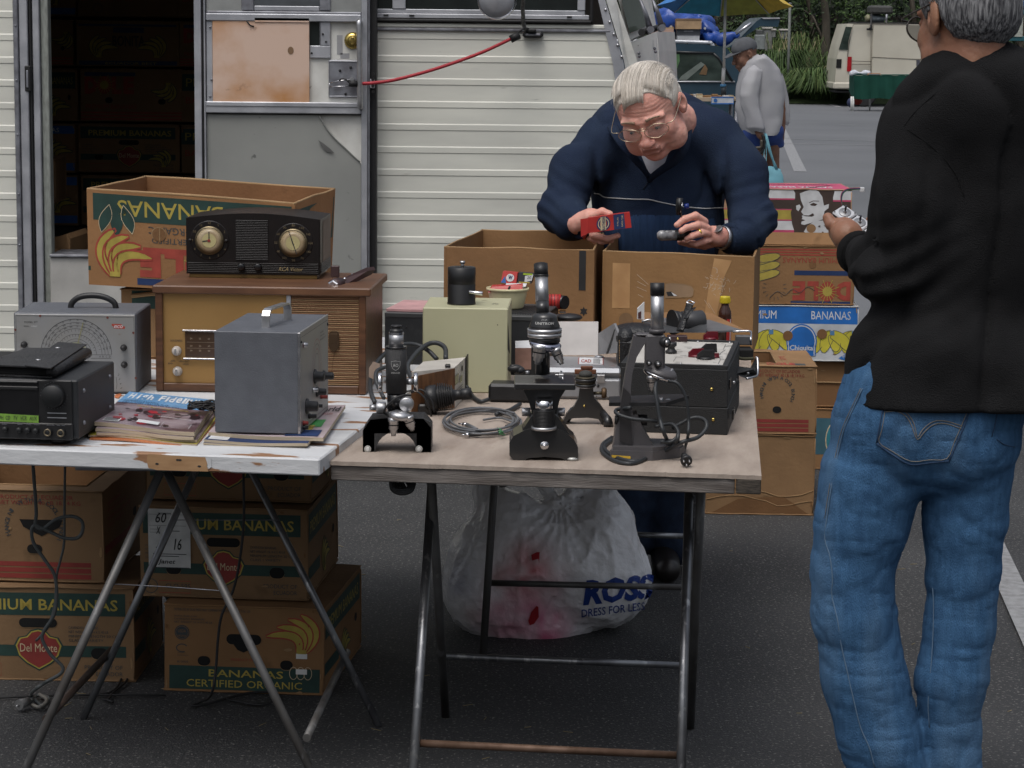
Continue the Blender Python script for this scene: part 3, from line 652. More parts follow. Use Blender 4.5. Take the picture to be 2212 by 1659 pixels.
def pr_delmonte(b,fr,txt='PREMIUM BANANAS',lot=None):
 W_,H=fr.W,fr.H
 b.rect(fr,.02*W_,.70*H,.96*W_,.94*H,pgreen);b.text(fr,txt,.10*W_,.755*H,.12*H,pyel,w=.82*W_,bold=.015)
 b.rect(fr,.02*W_,.26*H,.96*W_,.38*H,pgreen);shield(b,fr,.50*W_,.34*H,.13*W_)
 hole(b,fr,.5*W_,.62*H,.20*W_,.10*H);hole(b,fr,.20*W_,.31*H,.09*W_,.11*H);hole(b,fr,.82*W_,.30*H,.09*W_,.12*H)
 smallprint(b,fr,.66*W_,.56*H,.26*W_,4,pdark,.035*H/1.2,.045*H)
 smallprint(b,fr,.03*W_,.56*H,.18*W_,4,pdark,.02*H,.045*H)
 b.text(fr,'PRODUCT OF',.74*W_,.13*H,.045*H,pdark,w=.20*W_);b.text(fr,'ECUADOR',.80*W_,.06*H,.045*H,pdark,w=.14*W_)
 b.stroke(fr,[(.11*W_,.05*H),(.30*W_,.05*H),(.30*W_,.18*H),(.11*W_,.18*H)],.0015,pred,.0010,True)
 if lot:b.text(fr,lot,.15*W_,.09*H,.06*H,pdark,w=.15*W_);b.ring(fr,.06*W_,.12*H,.018,.002,pdark);b.text(fr,'E',.05*W_,.095*H,.045*H,pdark)
def pr_organic(b,fr):
 W_,H=fr.W,fr.H
 b.rect(fr,.03*W_,.03*H,.98*W_,.30*H,pgreen)
 b.text(fr,'BANANAS',.28*W_,.18*H,.085*H,pyel,w=.47*W_,bold=.01,l=.0012);b.text(fr,'CERTIFIED ORGANIC',.14*W_,.06*H,.085*H,pyel,w=.73*W_,bold=.005,l=.0012)
 for k in(-1,0,1):b.ring(fr,(.86+.045*k)*W_,.25*H,.010,.0015,pcream,.0014,rv=.016)
 bunch(b,fr,.86*W_,.50*H,.26*H*1.6,fx=-1);hole(b,fr,.50*W_,.62*H,.22*W_,.12*H)
 b.poly(fr,[(.42*W_,.60*H),(.58*W_,.60*H),(.53*W_,.50*H),(.50*W_,.47*H),(.46*W_,.50*H)],dark,.0017)
 hole(b,fr,.25*W_,.36*H,.08*W_,.11*H);hole(b,fr,.77*W_,.34*H,.08*W_,.11*H)
 b.oval(fr,.11*W_,.68*H,.019,.019,pdark,.0010);b.ring(fr,.11*W_,.68*H,.016,.001,cb,.0014);b.text(fr,'USDA',.085*W_,.68*H,.035*H,cb,w=.05*W_,l=.0016);b.text(fr,'ORGANIC',.08*W_,.63*H,.022*H,cb,w=.06*W_,l=.0016)
 b.ring(fr,.11*W_,.50*H,.014,.0025,pdark,a0=30,a1=300,rv=.010);b.text(fr,'810005',.08*W_,.33*H,.025*H,pdark,w=.07*W_)
 smallprint(b,fr,.08*W_,.44*H,.09*W_,2,pdark,.012*H,.03*H);smallprint(b,fr,.06*W_,.93*H,.80*W_,1,pdark,.028*H,.03*H,words=('DISTRIBUTED BY DOLE FRESH FRUIT COMPANY WESTLAKE VILLAGE CA 91361 USA',))
 smallprint(b,fr,.06*W_,.86*H,.24*W_,3,pdark,.022*H,.035*H,words=('www.dole.com','CAVENDISH BANANAS','NET WEIGHT 18.14 KG 40 LB'))
 b.text(fr,'PRODUCT OF PERU',.42*W_,.37*H,.03*H,pred,w=.2*W_);b.rect(fr,.83*W_,.42*H,.90*W_,.48*H,white,.0022);b.rect(fr,.83*W_,.24*H,.90*W_,.30*H,white,.0022)
def sunlogo(b,fr,W_,H,x0=.35,y0=.08,w=.5,h=.30):
 b.rect(fr,x0*W_,(y0+h)*H,(x0+w)*W_,(y0+h+.07)*H,pblue2);t=w/4
 b.text(fr,'D',x0*W_,y0*H,h*H*.95,pred,w=t*W_,bold=.06);b.oval(fr,(x0+t*1.55)*W_,(y0+h*.5)*H,t*W_*.55,h*H*.5,pred,.0009);b.text(fr,'L',(x0+t*2.15)*W_,y0*H,h*H*.95,pred,w=t*.75*W_,bold=.06);b.text(fr,'E',(x0+t*3.05)*W_,y0*H,h*H*.95,pred,w=t*.85*W_,bold=.06)
 cx,cy=(x0+t*1.55)*W_,(y0+h*.5)*H;b.oval(fr,cx,cy,h*H*.24,h*H*.24,pyel,.0013)
 for i in range(16):
  a=2*math.pi*i/16;r0,r1=h*H*.22,h*H*(.62 if i%2 else .45);b.stroke(fr,[(cx+r0*math.cos(a),cy+r0*math.sin(a)),(cx+r1*math.cos(a),cy+r1*math.sin(a))],.0022,pyel,.0014)
def pr_sun(b,fr):
 W_,H=fr.W,fr.H;sunlogo(b,fr,W_,H,.04,.52,.50,.34);bunch(b,fr,.86*W_,.72*H,.34*H,om=pdark,fx=-1,fy=-1)
 hole(b,fr,.28*W_,.40*H,.075*W_,.11*H);hole(b,fr,.80*W_,.38*H,.075*W_,.11*H);b.text(fr,'PREMIUM BANANAS',.05*W_,.24*H,.08*H,pred,w=.5*W_)
 for k in range(3):b.rect(fr,.0*W_,(.03+.06*k)*H,W_,(.06+.06*k)*H,pred)
def pr_bonita(b,fr):
 W_,H=fr.W,fr.H;b.rect(fr,.02*W_,.88*H,.98*W_,.93*H,pblue2);b.rect(fr,.02*W_,.02*H,.98*W_,.12*H,pblue2);b.text(fr,'ECUADOR BEST',.28*W_,.04*H,.05*H,pyel,w=.5*W_)
 b.text(fr,'BONITA',.35*W_,.44*H,.24*H,pblack,w=.32*W_,bold=.03);bunch(b,fr,.22*W_,.22*H,.45*H,om=pdark);bunch(b,fr,.78*W_,.22*H,.45*H,om=pdark,fx=-1);b.rect(fr,.36*W_,.74*H,.66*W_,.86*H,pblue2)
def pr_blue(b,fr):
 W_,H=fr.W,fr.H;b.rect(fr,0,.80*H,W_,.96*H,pblue);b.rect(fr,0,.05*H,W_,.20*H,pblue);bunch(b,fr,.62*W_,.28*H,.38*H,om=pdark)
 b.text(fr,'BANANAS',.1*W_,.83*H,.09*H,pwhite,w=.6*W_)
def pr_red(b,fr):
 W_,H=fr.W,fr.H;b.rect(fr,.0,.60*H,W_,.92*H,pgreen if fr.W>.3 else pdred);b.text(fr,'PREMIUM',.04*W_,.68*H,.16*H,pyel,w=.6*W_);b.text(fr,'BANANAS',.04*W_,.36*H,.12*H,pred,w=.5*W_);b.ring(fr,.2*W_,.2*H,.02,.002,pdark)
def pr_plainred(b,fr):
 W_,H=fr.W,fr.H
 for k in range(3):b.rect(fr,.0,(.04+.065*k)*H,.93*W_,(.09+.065*k)*H,pdred)
 hole(b,fr,.62*W_,.36*H,.085*W_,.10*H);b.text(fr,'PRODUCT OF ECUADOR',.42*W_,.90*H,.045*H,pdred,w=.42*W_);b.text(fr,'NET WEIGHT 40 LB 18.14 KG',.42*W_,.84*H,.045*H,pdred,w=.46*W_)
 t="HANGIN' WITH A COOL BUNCH"
 for i,c in enumerate(t):
  a=R(200-i*220/(len(t)-1));r=.115*W_*1.2
  if c!=' ':b.text(fr,c,.62*W_+r*math.cos(a),.60*H+r*math.sin(a),.05*H,pdark,rot=math.degrees(a)-90,bold=.01)
 smallprint(b,fr,.05*W_,.24*H,.5*W_,1,pdred,.03*H)
def pr_green_side(b,fr):
 W_,H=fr.W,fr.H;b.rect(fr,.04*W_,.62*H,.97*W_,.93*H,pgreen);b.text(fr,'PREMIUM BANANAS',.08*W_,.70*H,.14*H,pyel,w=.84*W_);hole(b,fr,.85*W_,.45*H,.06*W_,.10*H);bunch(b,fr,.55*W_,.12*H,.35*H,om=pgreen);b.rect(fr,.04*W_,.2*H,.4*W_,.34*H,pgreen)
def pr_red_side(b,fr):
 W_,H=fr.W,fr.H;b.rect(fr,.04*W_,.30*H,.96*W_,.38*H,pdred);smallprint(b,fr,.1*W_,.8*H,.5*W_,4,pdred,.04*H,.08*H);hole(b,fr,.7*W_,.5*H,.08*W_,.10*H)
def corners(A,yaw,Wd,Dp,H,jit=.004,flare=0.):
 ex=Vector((math.cos(yaw),math.sin(yaw),0));ey=Vector((-math.sin(yaw),math.cos(yaw),0));z=Vector((0,0,H));A=Vector(A)
 j=lambda:Vector((random.uniform(-jit,jit),random.uniform(-jit,jit),0))
 bt=[A,A+ex*Wd,A+ex*Wd+ey*Dp,A+ey*Dp];return bt+[p+z+j()+Vector((0,0,random.uniform(-jit,0)))for p in bt]
def carton(label,C,mt,fronts=(),sides=(),opening=None,openbox=False,upside=False,group=None,name='banana_box',cat='cardboard box',lid=.0,th=.006,left=(),inner=None,tops=()):
 FLB,FRB,BRB,BLB,FLT,FRT,BRT,BLT=[Vector(c)for c in C];cen=(FLB+FRB+BRB+BLB)/4
 root=thing(name,label,cat,cen,math.atan2(FRB.y-FLB.y,FRB.x-FLB.x),group)
 F_=FaceFr(FLB,FRB,FRT,FLT);S_=FaceFr(FRB,BRB,BRT,FRT);Lf_=FaceFr(BLB,FLB,FLT,BLT);B_=FaceFr(BRB,BLB,BLT,BRT);T_=FaceFr(FLT,FRT,BRT,BLT)
 b=MB();faces=[F_,S_,B_,Lf_]
 if openbox:
  for f in faces:
   a,c,d,e=f.c;n=-f.N*th;b.prism([a,c,d,e],n,mt)
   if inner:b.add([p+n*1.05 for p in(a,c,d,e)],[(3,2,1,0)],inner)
   b.tube([e+n*.5,(e*3+d)/4+n*.5+Vector((0,0,random.uniform(-.003,.002))),(e+d)/2+n*.5+Vector((0,0,random.uniform(-.003,.003))),(e+d*3)/4+n*.5+Vector((0,0,random.uniform(-.003,.002))),d+n*.5],th*.52,cbe,6,3)
  b.add([p+Vector((0,0,.006))for p in(FLB,FRB,BRB,BLB)],[(0,1,2,3)],inner or mt);b.add([FLB,FRB,BRB,BLB],[(3,2,1,0)],mt)
 else:
  for f in faces:
   nx,ny=8,4;sd=random.uniform(-1,1)*.004;vs=[]
   for j in range(ny+1):
    for i in range(nx+1):
     x,y=i/nx,j/ny;vs.append(f.p(x*f.W,y*f.H,0)-f.N*0)
   b.add(vs,[(j*(nx+1)+i,j*(nx+1)+i+1,(j+1)*(nx+1)+i+1,(j+1)*(nx+1)+i)for j in range(ny)for i in range(nx)],mt)
  b.add([FLB,FRB,BRB,BLB],[(3,2,1,0)],mt)
  if opening:
   u0,v0,u1,v1=opening;W_,H=T_.W,T_.H
   for(a,c,d,e)in((0,0,1,v0),(0,v1,1,1),(0,v0,u0,v1),(u1,v0,1,v1)):b.add([T_.p(a*W_,c*H,0),T_.p(d*W_,c*H,0),T_.p(d*W_,e*H,0),T_.p(a*W_,e*H,0)],[(0,1,2,3)],mt)
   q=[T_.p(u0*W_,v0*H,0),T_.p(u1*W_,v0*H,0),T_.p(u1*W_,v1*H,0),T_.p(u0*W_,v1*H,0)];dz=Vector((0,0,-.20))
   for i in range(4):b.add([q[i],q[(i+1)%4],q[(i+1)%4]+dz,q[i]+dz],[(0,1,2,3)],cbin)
   b.add([p+dz for p in q],[(0,1,2,3)],dark)  # floor coloured near black to stand for shade inside the opening
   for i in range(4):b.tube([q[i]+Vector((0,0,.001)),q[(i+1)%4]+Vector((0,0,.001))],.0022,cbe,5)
  else:b.add([FLT,FRT,BRT,BLT],[(0,1,2,3)],mt)
  for f in faces:
   n=9;J=lambda v,a:[f.p(f.W*i/n,v+random.uniform(-a,a),.0006+random.uniform(0,.0012))for i in range(n+1)]
   b.tube(J(f.H-.001,.0015),.0024,mt,6,2);b.tube(J(.003,.001),.0024,mt,6,2)
  for f in(F_,S_):
   for i in range(7):
    e=random.random();u,v=(random.uniform(.02,.98)*f.W,random.choice((.006,f.H-.008)))if e<.55 else(random.choice((.005,f.W-.006)),random.uniform(.05,.95)*f.H)if e<.85 else(random.uniform(.1,.9)*f.W,random.uniform(.1,.9)*f.H)
    rx,ry=random.uniform(.004,.014),random.uniform(.002,.005)
    if .55<=e<.85:rx,ry=ry,rx*1.4
    b.poly(f,[(min(f.W,max(0,u+rx*math.cos(R(a))*random.uniform(.5,1.1))),min(f.H,max(0,v+ry*math.sin(R(a))*random.uniform(.5,1.1))))for a in range(0,360,40)],cbe if i%3 else cbin,.0024)
   b.tube([f.p(f.W-.0005,.01,.0004),f.p(f.W+.0008,f.H*.4,.0006),f.p(f.W-.0004,f.H-.01,.0004)],.0021,mt,6,3)
 for fn in fronts:fn(b,F_.flip()if upside else F_)
 for fn in sides:fn(b,S_.flip()if upside else S_)
 for fn in left:fn(b,Lf_.flip()if upside else Lf_)
 for fn in tops:fn(b,T_)
 b.build('carton',root)
 if lid and not openbox:
  b=MB();d=.004
  for f in faces:b.prism([f.p(-d,f.H-lid,d*.4),f.p(f.W+d,f.H-lid,d*.4),f.p(f.W+d,f.H+.003,d*.4),f.p(-d,f.H+.003,d*.4)],f.N*d*.6,mt)
  b.add([T_.p(-d,-d,.003),T_.p(T_.W+d,-d,.003),T_.p(T_.W+d,T_.H+d,.003),T_.p(-d,T_.H+d,.003)],[(0,1,2,3)],mt);b.build('lid',root)
 root['_f']=1;del root['_f']
 return root,(F_,S_,T_,Lf_)
YN=R(-5)
B_=z7.on(712,1205,0);W_=.49;ex=Vector((math.cos(R(-2)),math.sin(R(-2)),0))
carton('Bottom banana box at far left on the asphalt, PREMIUM BANANAS on its green band',corners(B_-ex*W_,R(-2),W_,.40,.246),cb3,[pr_delmonte],[pr_green_side],group='banana boxes under the white table')
B_=z7.on(552,682,.248);ex=Vector((math.cos(R(-4)),math.sin(R(-4)),0))
def pr_hand(b,fr):
 W_,H=fr.W,fr.H
 b.poly(fr,[(.54*W_,.68*H),(.78*W_,.68*H),(.76*W_,.60*H),(.66*W_,.50*H),(.56*W_,.60*H)],dark,.0012);pr_plainred(b,fr)
carton('Brown banana box with red bars and open top, upper box at far left',corners(B_-ex*.47,R(-4),.47,.50,.243),cb3,[pr_hand],[pr_red_side],opening=(.12,.12,.88,.9),group='banana boxes under the white table')
A_=z7.on(872,1248,0);C3=corners(A_,YN,.405,.50,.226);C3[6]+=Vector((.02,0,0));C3[2]+=Vector((.02,0,0))
carton('Lowest box of the right stack under the white table, with a CERTIFIED ORGANIC band',C3,cb,[pr_organic],[pr_green_side],group='banana boxes under the white table')
A_=z7.on(748,748,.228);C3=corners(A_,YN,.428,.48,.238)
_,FS=carton('Middle box of the right stack under the white table, with a white paper label',C3,cb3,[lambda b,f:pr_delmonte(b,f,lot='CLQ-595')],[pr_green_side],group='banana boxes under the white table')
ml=FS[0];b=MB();k=.4076/853
def u7(x,y):return(x-748)*k,(748-y)*k+.002
u0,v0=u7(795,592);u1,v1=u7(1022,275);b.rect(ml,u0,v0,u1,v1,M('paper',(.62,.63,.62),rough=.7,vs=20),.003)
for t,x,y,h,w in(('60',835,350,55,60),('X',838,410,40,25),('16',932,495,62,42),('Janet',845,578,32,95)):a,c=u7(x,y);b.text(ml,t,a,c,h*k,pblack,w=w*k,l=.0038,shear=.25,bold=.01)
for x,y,w in((850,300,70),(905,395,60),(820,520,180),(820,532,140),(835,485,30)):a,c=u7(x,y);b.rect(ml,a,c,a+w*k,c+4*k,pdark,.0036)
for q in(((800,305),(1000,305),(1000,365),(800,365)),((805,385),(860,385),(860,402),(805,402)),((800,590),(1015,590),(1015,592),(800,592))):b.stroke(ml,[u7(*p)for p in q],.0008,pdark,.0036,True)
tag(b.build('box_label'),'White shipping label with handwritten 60, 16 and a name','label')
A_=z7.on(778,232,.468);C3=corners(A_,YN,.425,.47,.235)
carton('Topmost box of the right stack, just below the white tabletop',C3,cb3,[pr_delmonte],[pr_green_side],group='banana boxes under the white table')
k8=[D0.at(192,614.6,6.50),D0.at(640,641,6.32),D0.at(715,622,6.72),D0.at(318,590,6.92),D0.at(187,409,6.50),D0.at(637,441,6.32),D0.at(724.5,409,6.72),D0.at(313,382,6.92)]
def pr_open(b,fr):
 W_,H=fr.W,fr.H;g=fr.flip()
 b.rect(fr,.03*W_,.69*H,.985*W_,.97*H,pgreen)
 b.text(g,'BANANAS',.34*W_,.085*H,.17*H,pyel,w=.51*W_,bold=.006)
 b.text(g,'ORGANIC',.485*W_,.345*H,.075*H,pdark,w=.215*W_);b.text(g,'CERTIFIED',.485*W_,.46*H,.06*H,pdark,w=.20*W_)
 for a,c,rr_ in((.09,.72,25),(.145,.69,0),(.20,.72,-25)):
  pts=[(a*W_+.018*math.sin(t/10*math.pi)*s_-math.sin(R(rr_))*(.5-t/10)*-.06,c*H+.035-(t/10)*.075)for s_,rg in((1,range(11)),(-1,range(10,-1,-1)))for t in rg]
  b.poly(fr,pts,pgreen,.0010);b.stroke(fr,pts,.0016,pcream if a!=.145 else pgreen,.0013,True)
 bunch(b,fr,.135*W_,.13*H,.46*H,fx=1,ow=.005)
 b.rect(fr,.27*W_,.37*H,.80*W_,.43*H,pred);sunlogo(b,g,W_,H,.27,.60,.49,.30)
 b.oval(fr,.35*W_,.58*H,.022,.019,cbe,.0012);b.oval(fr,.351*W_,.575*H,.020,.018,cbin,.0016);b.rect(fr,.352*W_,.50*H,.356*W_,.65*H,cbe,.0019)
 b.rect(fr,0,.155*H,.012*W_,.20*H,pgreen)
def pr_open_side(b,fr):
 W_,H=fr.W,fr.H;g=fr.flip();b.rect(fr,.02*W_,.52*H,.97*W_,.93*H,pgreen);b.text(g,'CERTIFIED ORGANIC',.1*W_,.14*H,.12*H,pyel,w=.75*W_);b.text(g,'BANANAS',.1*W_,.32*H,.12*H,pyel,w=.5*W_);b.oval(fr,.8*W_,.45*H,.02,.025,dark,.0012)
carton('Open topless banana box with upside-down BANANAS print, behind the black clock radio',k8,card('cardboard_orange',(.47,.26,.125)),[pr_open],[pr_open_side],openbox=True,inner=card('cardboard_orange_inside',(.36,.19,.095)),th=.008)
A_=Vector((D0.at(262,652,6.52).x,6.52,.772));carton('Flattened cardboard box with a crushed rim, right under the open banana box',corners(A_,R(-8),.40,.34,.19),cb2,[lambda b,f:(b.rect(f,.03,f.H*.72,f.W,f.H*.98,pgreen),b.tube([f.p(.03,f.H*.9,.004),f.p(.12,f.H*.95,.006),f.p(.25,f.H*.88,.005)],.006,cbe,6,4))],name='cardboard_box')
tp=M('clear_tape',(.50,.30,.14),rough=.22,vs=20,col2=(.42,.24,.11));YB=6.85
def zc(x,y,Y,z):return Vector((D0.at(x,y,Y).x,Y,z))
def quad8(fl,fr_,br,bl,yf,yb,z0):
 T=[D0.at(*fl,yf),D0.at(*fr_,yf-.04),D0.at(*br,yb-.04),D0.at(*bl,yb)];return[Vector((p.x,p.y,z0))for p in T]+T
def pr_tall(b,f):b.rect(f,f.W*.90,f.H*.62,f.W*.945,f.H*.995,M('black_tape',(.03,.03,.032),rough=.4),.001);b.poly(f,[(f.W*.935+.012*math.cos(R(a))*(1 if i%2 else .55),f.H*.42+.014*math.sin(R(a))*(1 if i%2 else .55))for i,a in enumerate(range(0,360,30))],pblack,.001)
carton('Plain brown open box with black tape at the far end of the wood table',quad8((959,534),(1284,541),(1306,503),(1040,497),6.85,7.28,.75),cb,[pr_tall],openbox=True,inner=card('cardboard_in2',(.42,.25,.125)),name='cardboard_box',group='tall boxes at the end of the wood table')
k6=.2941*YB/5200
def pr_tall2(b,f):
 def q(x,y):return(x-395)*k6,f.H-(y-20)*k6
 P=[(860,240),(900,233),(1000,238),(1050,250),(1070,275),(1066,315),(1052,332),(860,345)];b.poly(f,[q(*p)for p in P],M('box_inside_seen',(.30,.20,.12),rough=.9),.001);b.stroke(f,[q(*p)for p in P],.0016,cbe,.0014,True)
 b.poly(f,[q(*p)for p in((868,300),(905,296),(925,328),(880,330))],pblack,.0015);b.poly(f,[q(*p)for p in((905,300),(950,325),(925,328))],pwhite,.0016)
 b.poly(f,[q(*p)for p in((1215,38),(1345,50),(1290,180),(1225,560),(1150,480),(1180,250))],tp,.0009);b.rect(f,*q(470,430),*q(600,100),tp,.0008)
 random.seed(11);fib=M('torn_fibre',(.66,.56,.44),rough=.9)
 for i in range(46):
  x,y=random.gauss(1235,38),random.gauss(225,48);a=random.uniform(0,6.3);L_=random.uniform(12,40);b.stroke(f,[q(x,y),q(x+L_*.5*math.cos(a)+4,y+L_*.5*math.sin(a)),q(x+L_*math.cos(a),y+L_*math.sin(a))],.0008,fib,.0016)
 for P in(((650,178),(700,220),(735,250)),((655,230),(720,262)),((650,270),(725,300)),((660,325),(700,345)),((1180,370),(1230,450)),((1150,350),(1190,410))):b.stroke(f,[q(*p)for p in P],.0008,fib,.0016)
 b.oval(f,*q(575,520),.021,.022,M('brown_oval',(.20,.12,.06),rough=.4),.0012)  # darker brown oval on the front, below the tape
carton('Tan open box with torn paper scars and a hand slot at the far table end',quad8((1302,543),(1630,556),(1643,520),(1340,502),6.86,7.28,.75),card('cardboard_warm',(.46,.275,.13)),[pr_tall2],openbox=True,inner=card('cardboard_in2',(.42,.25,.125)),name='cardboard_box',group='tall boxes at the end of the wood table')
Y2=8.28
def rb(zm,fl,fr_,Y,H,Dp,yaw=R(-3),**k):return None
def cz(x,Y,z):p=D0.at(x,900,Y);return Vector((p.x,Y,z))
def stackbox(label,x0,x1,Y,z,H,Dp,mt,yaw=R(-2),**k):
 A=cz(x0,Y,z);B=cz(x1,Y,z);return carton(label,corners(A,yaw,(B-A).length,Dp,H),mt,**k)
def crinkle(b,f):
 random.seed(5)
 for y in(.18,.30):b.tube([f.p(f.W*i/9,f.H*(y+random.uniform(-.02,.02)+.05*math.sin(i*.7)),.001)for i in range(10)],.0015,cbe,5)
 b.poly(f,[(.02*f.W,0),(.30*f.W,.20*f.H),(.72*f.W,.24*f.H),(.97*f.W,.01*f.H)],cbin,.0012)
stackbox('Large plain crumpled brown box on the asphalt, beside the jeans of the man in black',1530,1760,Y2,0,.285,.30,cb2,fronts=[crinkle],name='cardboard_box',group='boxes stacked right of the wood table')
def pr_cool_top(b,f):b.rect(f,.78*f.W,.05*f.H,.90*f.W,.16*f.H,pdark);b.text(f,'DOLE',.52*f.W,.05*f.H,.14*f.H,pred,w=.28*f.W,bold=.05);b.text(f,'18 KG',.68*f.W,.35*f.H,.25*f.H,pred,w=.06*f.W)
stackbox('Brown banana box with red bars and a round stamp, on the crumpled box',1540,1762,Y2,.287,.243,.42,cb2,opening=(.08,.12,.62,.85),fronts=[lambda b,f:pr_plainred(b,f)],tops=[pr_cool_top],group='boxes stacked right of the wood table')
Y1=9.2
def pr_chi(b,f):
 W_,H=f.W,f.H;bl=M('ink_blue',(.015,.15,.50),rough=.55,vs=15)
 b.rect(f,0,0,W_,H,M('box_white',(.56,.58,.60),rough=.6,vs=12),.0006);b.rect(f,0,.68*H,W_,H,bl,.0009)
 b.text(f,'PREMIUM',.20*W_,.76*H,.15*H,pwhite,w=.24*W_);b.text(f,'BANANAS',.68*W_,.76*H,.15*H,pwhite,w=.27*W_)
 lb=M('leaf_blue',(.10,.25,.45),rough=.6);yl=M('chi_yellow',(.62,.55,.05),rough=.6)
 for cx in(.40,.82,.97):
  for i,(dx,w)in enumerate(((-.07,.05),(-.03,.055),(.02,.055),(.07,.05))):finger(b,f,((cx+.002)*W_,.50*H),((cx+dx*1.5)*W_,.40*H),((cx+dx*1.7)*W_,(.14+.02*i)*H),.022,yl,pdark,.002,.0012+.0003*i)
  b.rect(f,(cx-.01)*W_,.48*H,(cx+.02)*W_,.56*H,lb,.0028)
 for r_,m_,l in((.105,bl,.003),(.097,pwhite,.0033),(.090,bl,.0036)):b.oval(f,.615*W_,.36*H,r_*W_,r_*W_*1.15,m_,l,a0=-20,a1=200)
 for r_,m_,l in((.105,bl,.003),(.097,pwhite,.0033),(.090,bl,.0036)):b.rect(f,(.615-r_*.94)*W_,.10*H,(.615+r_*.94)*W_,.30*H,m_,l)
 b.text(f,'Chiquita',.615*W_,.17*H,.12*H,pwhite,w=.16*W_,l=.0042,cx=True,bold=.02)
 b.oval(f,.52*W_,.46*H,.019,.019,cbin,.0044);b.oval(f,.755*W_,.50*H,.019,.019,cbin,.0044);b.poly(f,[(.93*W_,.02*H),(W_,.02*H),(W_,.28*H),(.87*W_,.06*H)],bl,.0038)
 b.text(f,'PALLET',.905*W_,.06*H,.055*H,pwhite,w=.08*W_,rot=24,l=.0044)
G1='boxes of the far right stack'
def pr_chi2(b,f):bl=M('ink_faded_teal',(.045,.13,.17),rough=.7);b.rect(f,0,.25*f.H,f.W,.85*f.H,bl);b.oval(f,.80*f.W,.5*f.H,.06,.085,pcream,.001);b.oval(f,.80*f.W,.5*f.H,.056,.08,M('teal_ink',(.03,.22,.28),rough=.6),.0014);b.text(f,'Chi',.77*f.W,.46*f.H,.05,pcream,l=.002)
stackbox('Bottom box of the far right stack, with a blue oval emblem, on the asphalt',1560,1880,Y1,0,.240,.4,cb,fronts=[pr_chi2],group=G1)
stackbox('Brown box with a sagging flap, second from the ground in the far right stack',1570,1868,Y1+.02,.242,.178,.4,cb,fronts=[lambda b,f:(b.rect(f,.0,.0,f.W,.52*f.H,cbin,.001),b.rect(f,.60*f.W,.80*f.H,.63*f.W,.98*f.H,pdark),b.tube([f.p(0,.53*f.H,.003),f.p(.9*f.W,.55*f.H,.006),f.p(f.W,.42*f.H,.004)],.003,cbe,6,4))],group=G1)
stackbox('Blue and white box printed BANANAS with an oval emblem, in the far right stack',1536,1846,Y1-.01,.424,.216,.40,M('box_white2',(.50,.50,.49),rough=.7),fronts=[pr_chi],group=G1)
def pr_updown(b,f):
 g=f.flip();W_,H=f.W,f.H
 for k in range(3):b.rect(f,0,(.83+.045*k)*H,W_,(.855+.045*k)*H,pred)
 b.text(g,'PREMIUM BANANAS',.04*W_,.20*H,.09*H,pred,w=.44*W_);b.rect(f,.60*W_,.50*H,.98*W_,.58*H,pblue2);sunlogo(b,g,W_,H,.02,.60,.40,.34)
 for i in range(3):finger(b,f,(.25*W_,(.40+.13*i)*H),(.4*W_,(.5+.14*i)*H),(.50*W_,(.55+.14*i)*H),.018,pyel,pdark,.002,.0009+.0002*i)
 b.oval(f,.72*W_,.68*H,.014,.014,cbin,.001);b.tube([f.p((.44+.05*i)*W_,(.12+.08*(i%2)+.02*i)*H,.001)for i in range(7)],.0010,pdark,5,4)
 for a in range(-20,210,22):b.text(f,'I',.47*W_+.034*math.cos(R(a)),.28*H-.036*math.sin(R(a)),.012,pdark,rot=-a-90)
stackbox('Brown banana box printed upside down with a red sunburst word, under the pink papaya box',1516,1834,Y1+.0,.641,.228,.40,cb,fronts=[pr_updown],group=G1)
A_=cz(1545,Y1+.06,.87);B_=cz(1826,Y1+.06,.87)
b=MB();fr=FaceFr(cz(1516,Y1+.0,.871),cz(1834,Y1,.871),cz(1826,Y1+.03,.915),cz(1520,Y1+.03,.915));b.prism(fr.c,fr.N*-.004,cb);tag(b.build('box_flap'),'Loose cardboard flap standing up between the papaya box and the upside-down banana box','flap')
pink=M('papaya_pink',(.55,.07,.16),rough=.55,vs=15);maro=M('papaya_brown',(.06,.038,.030),rough=.6,vs=15)
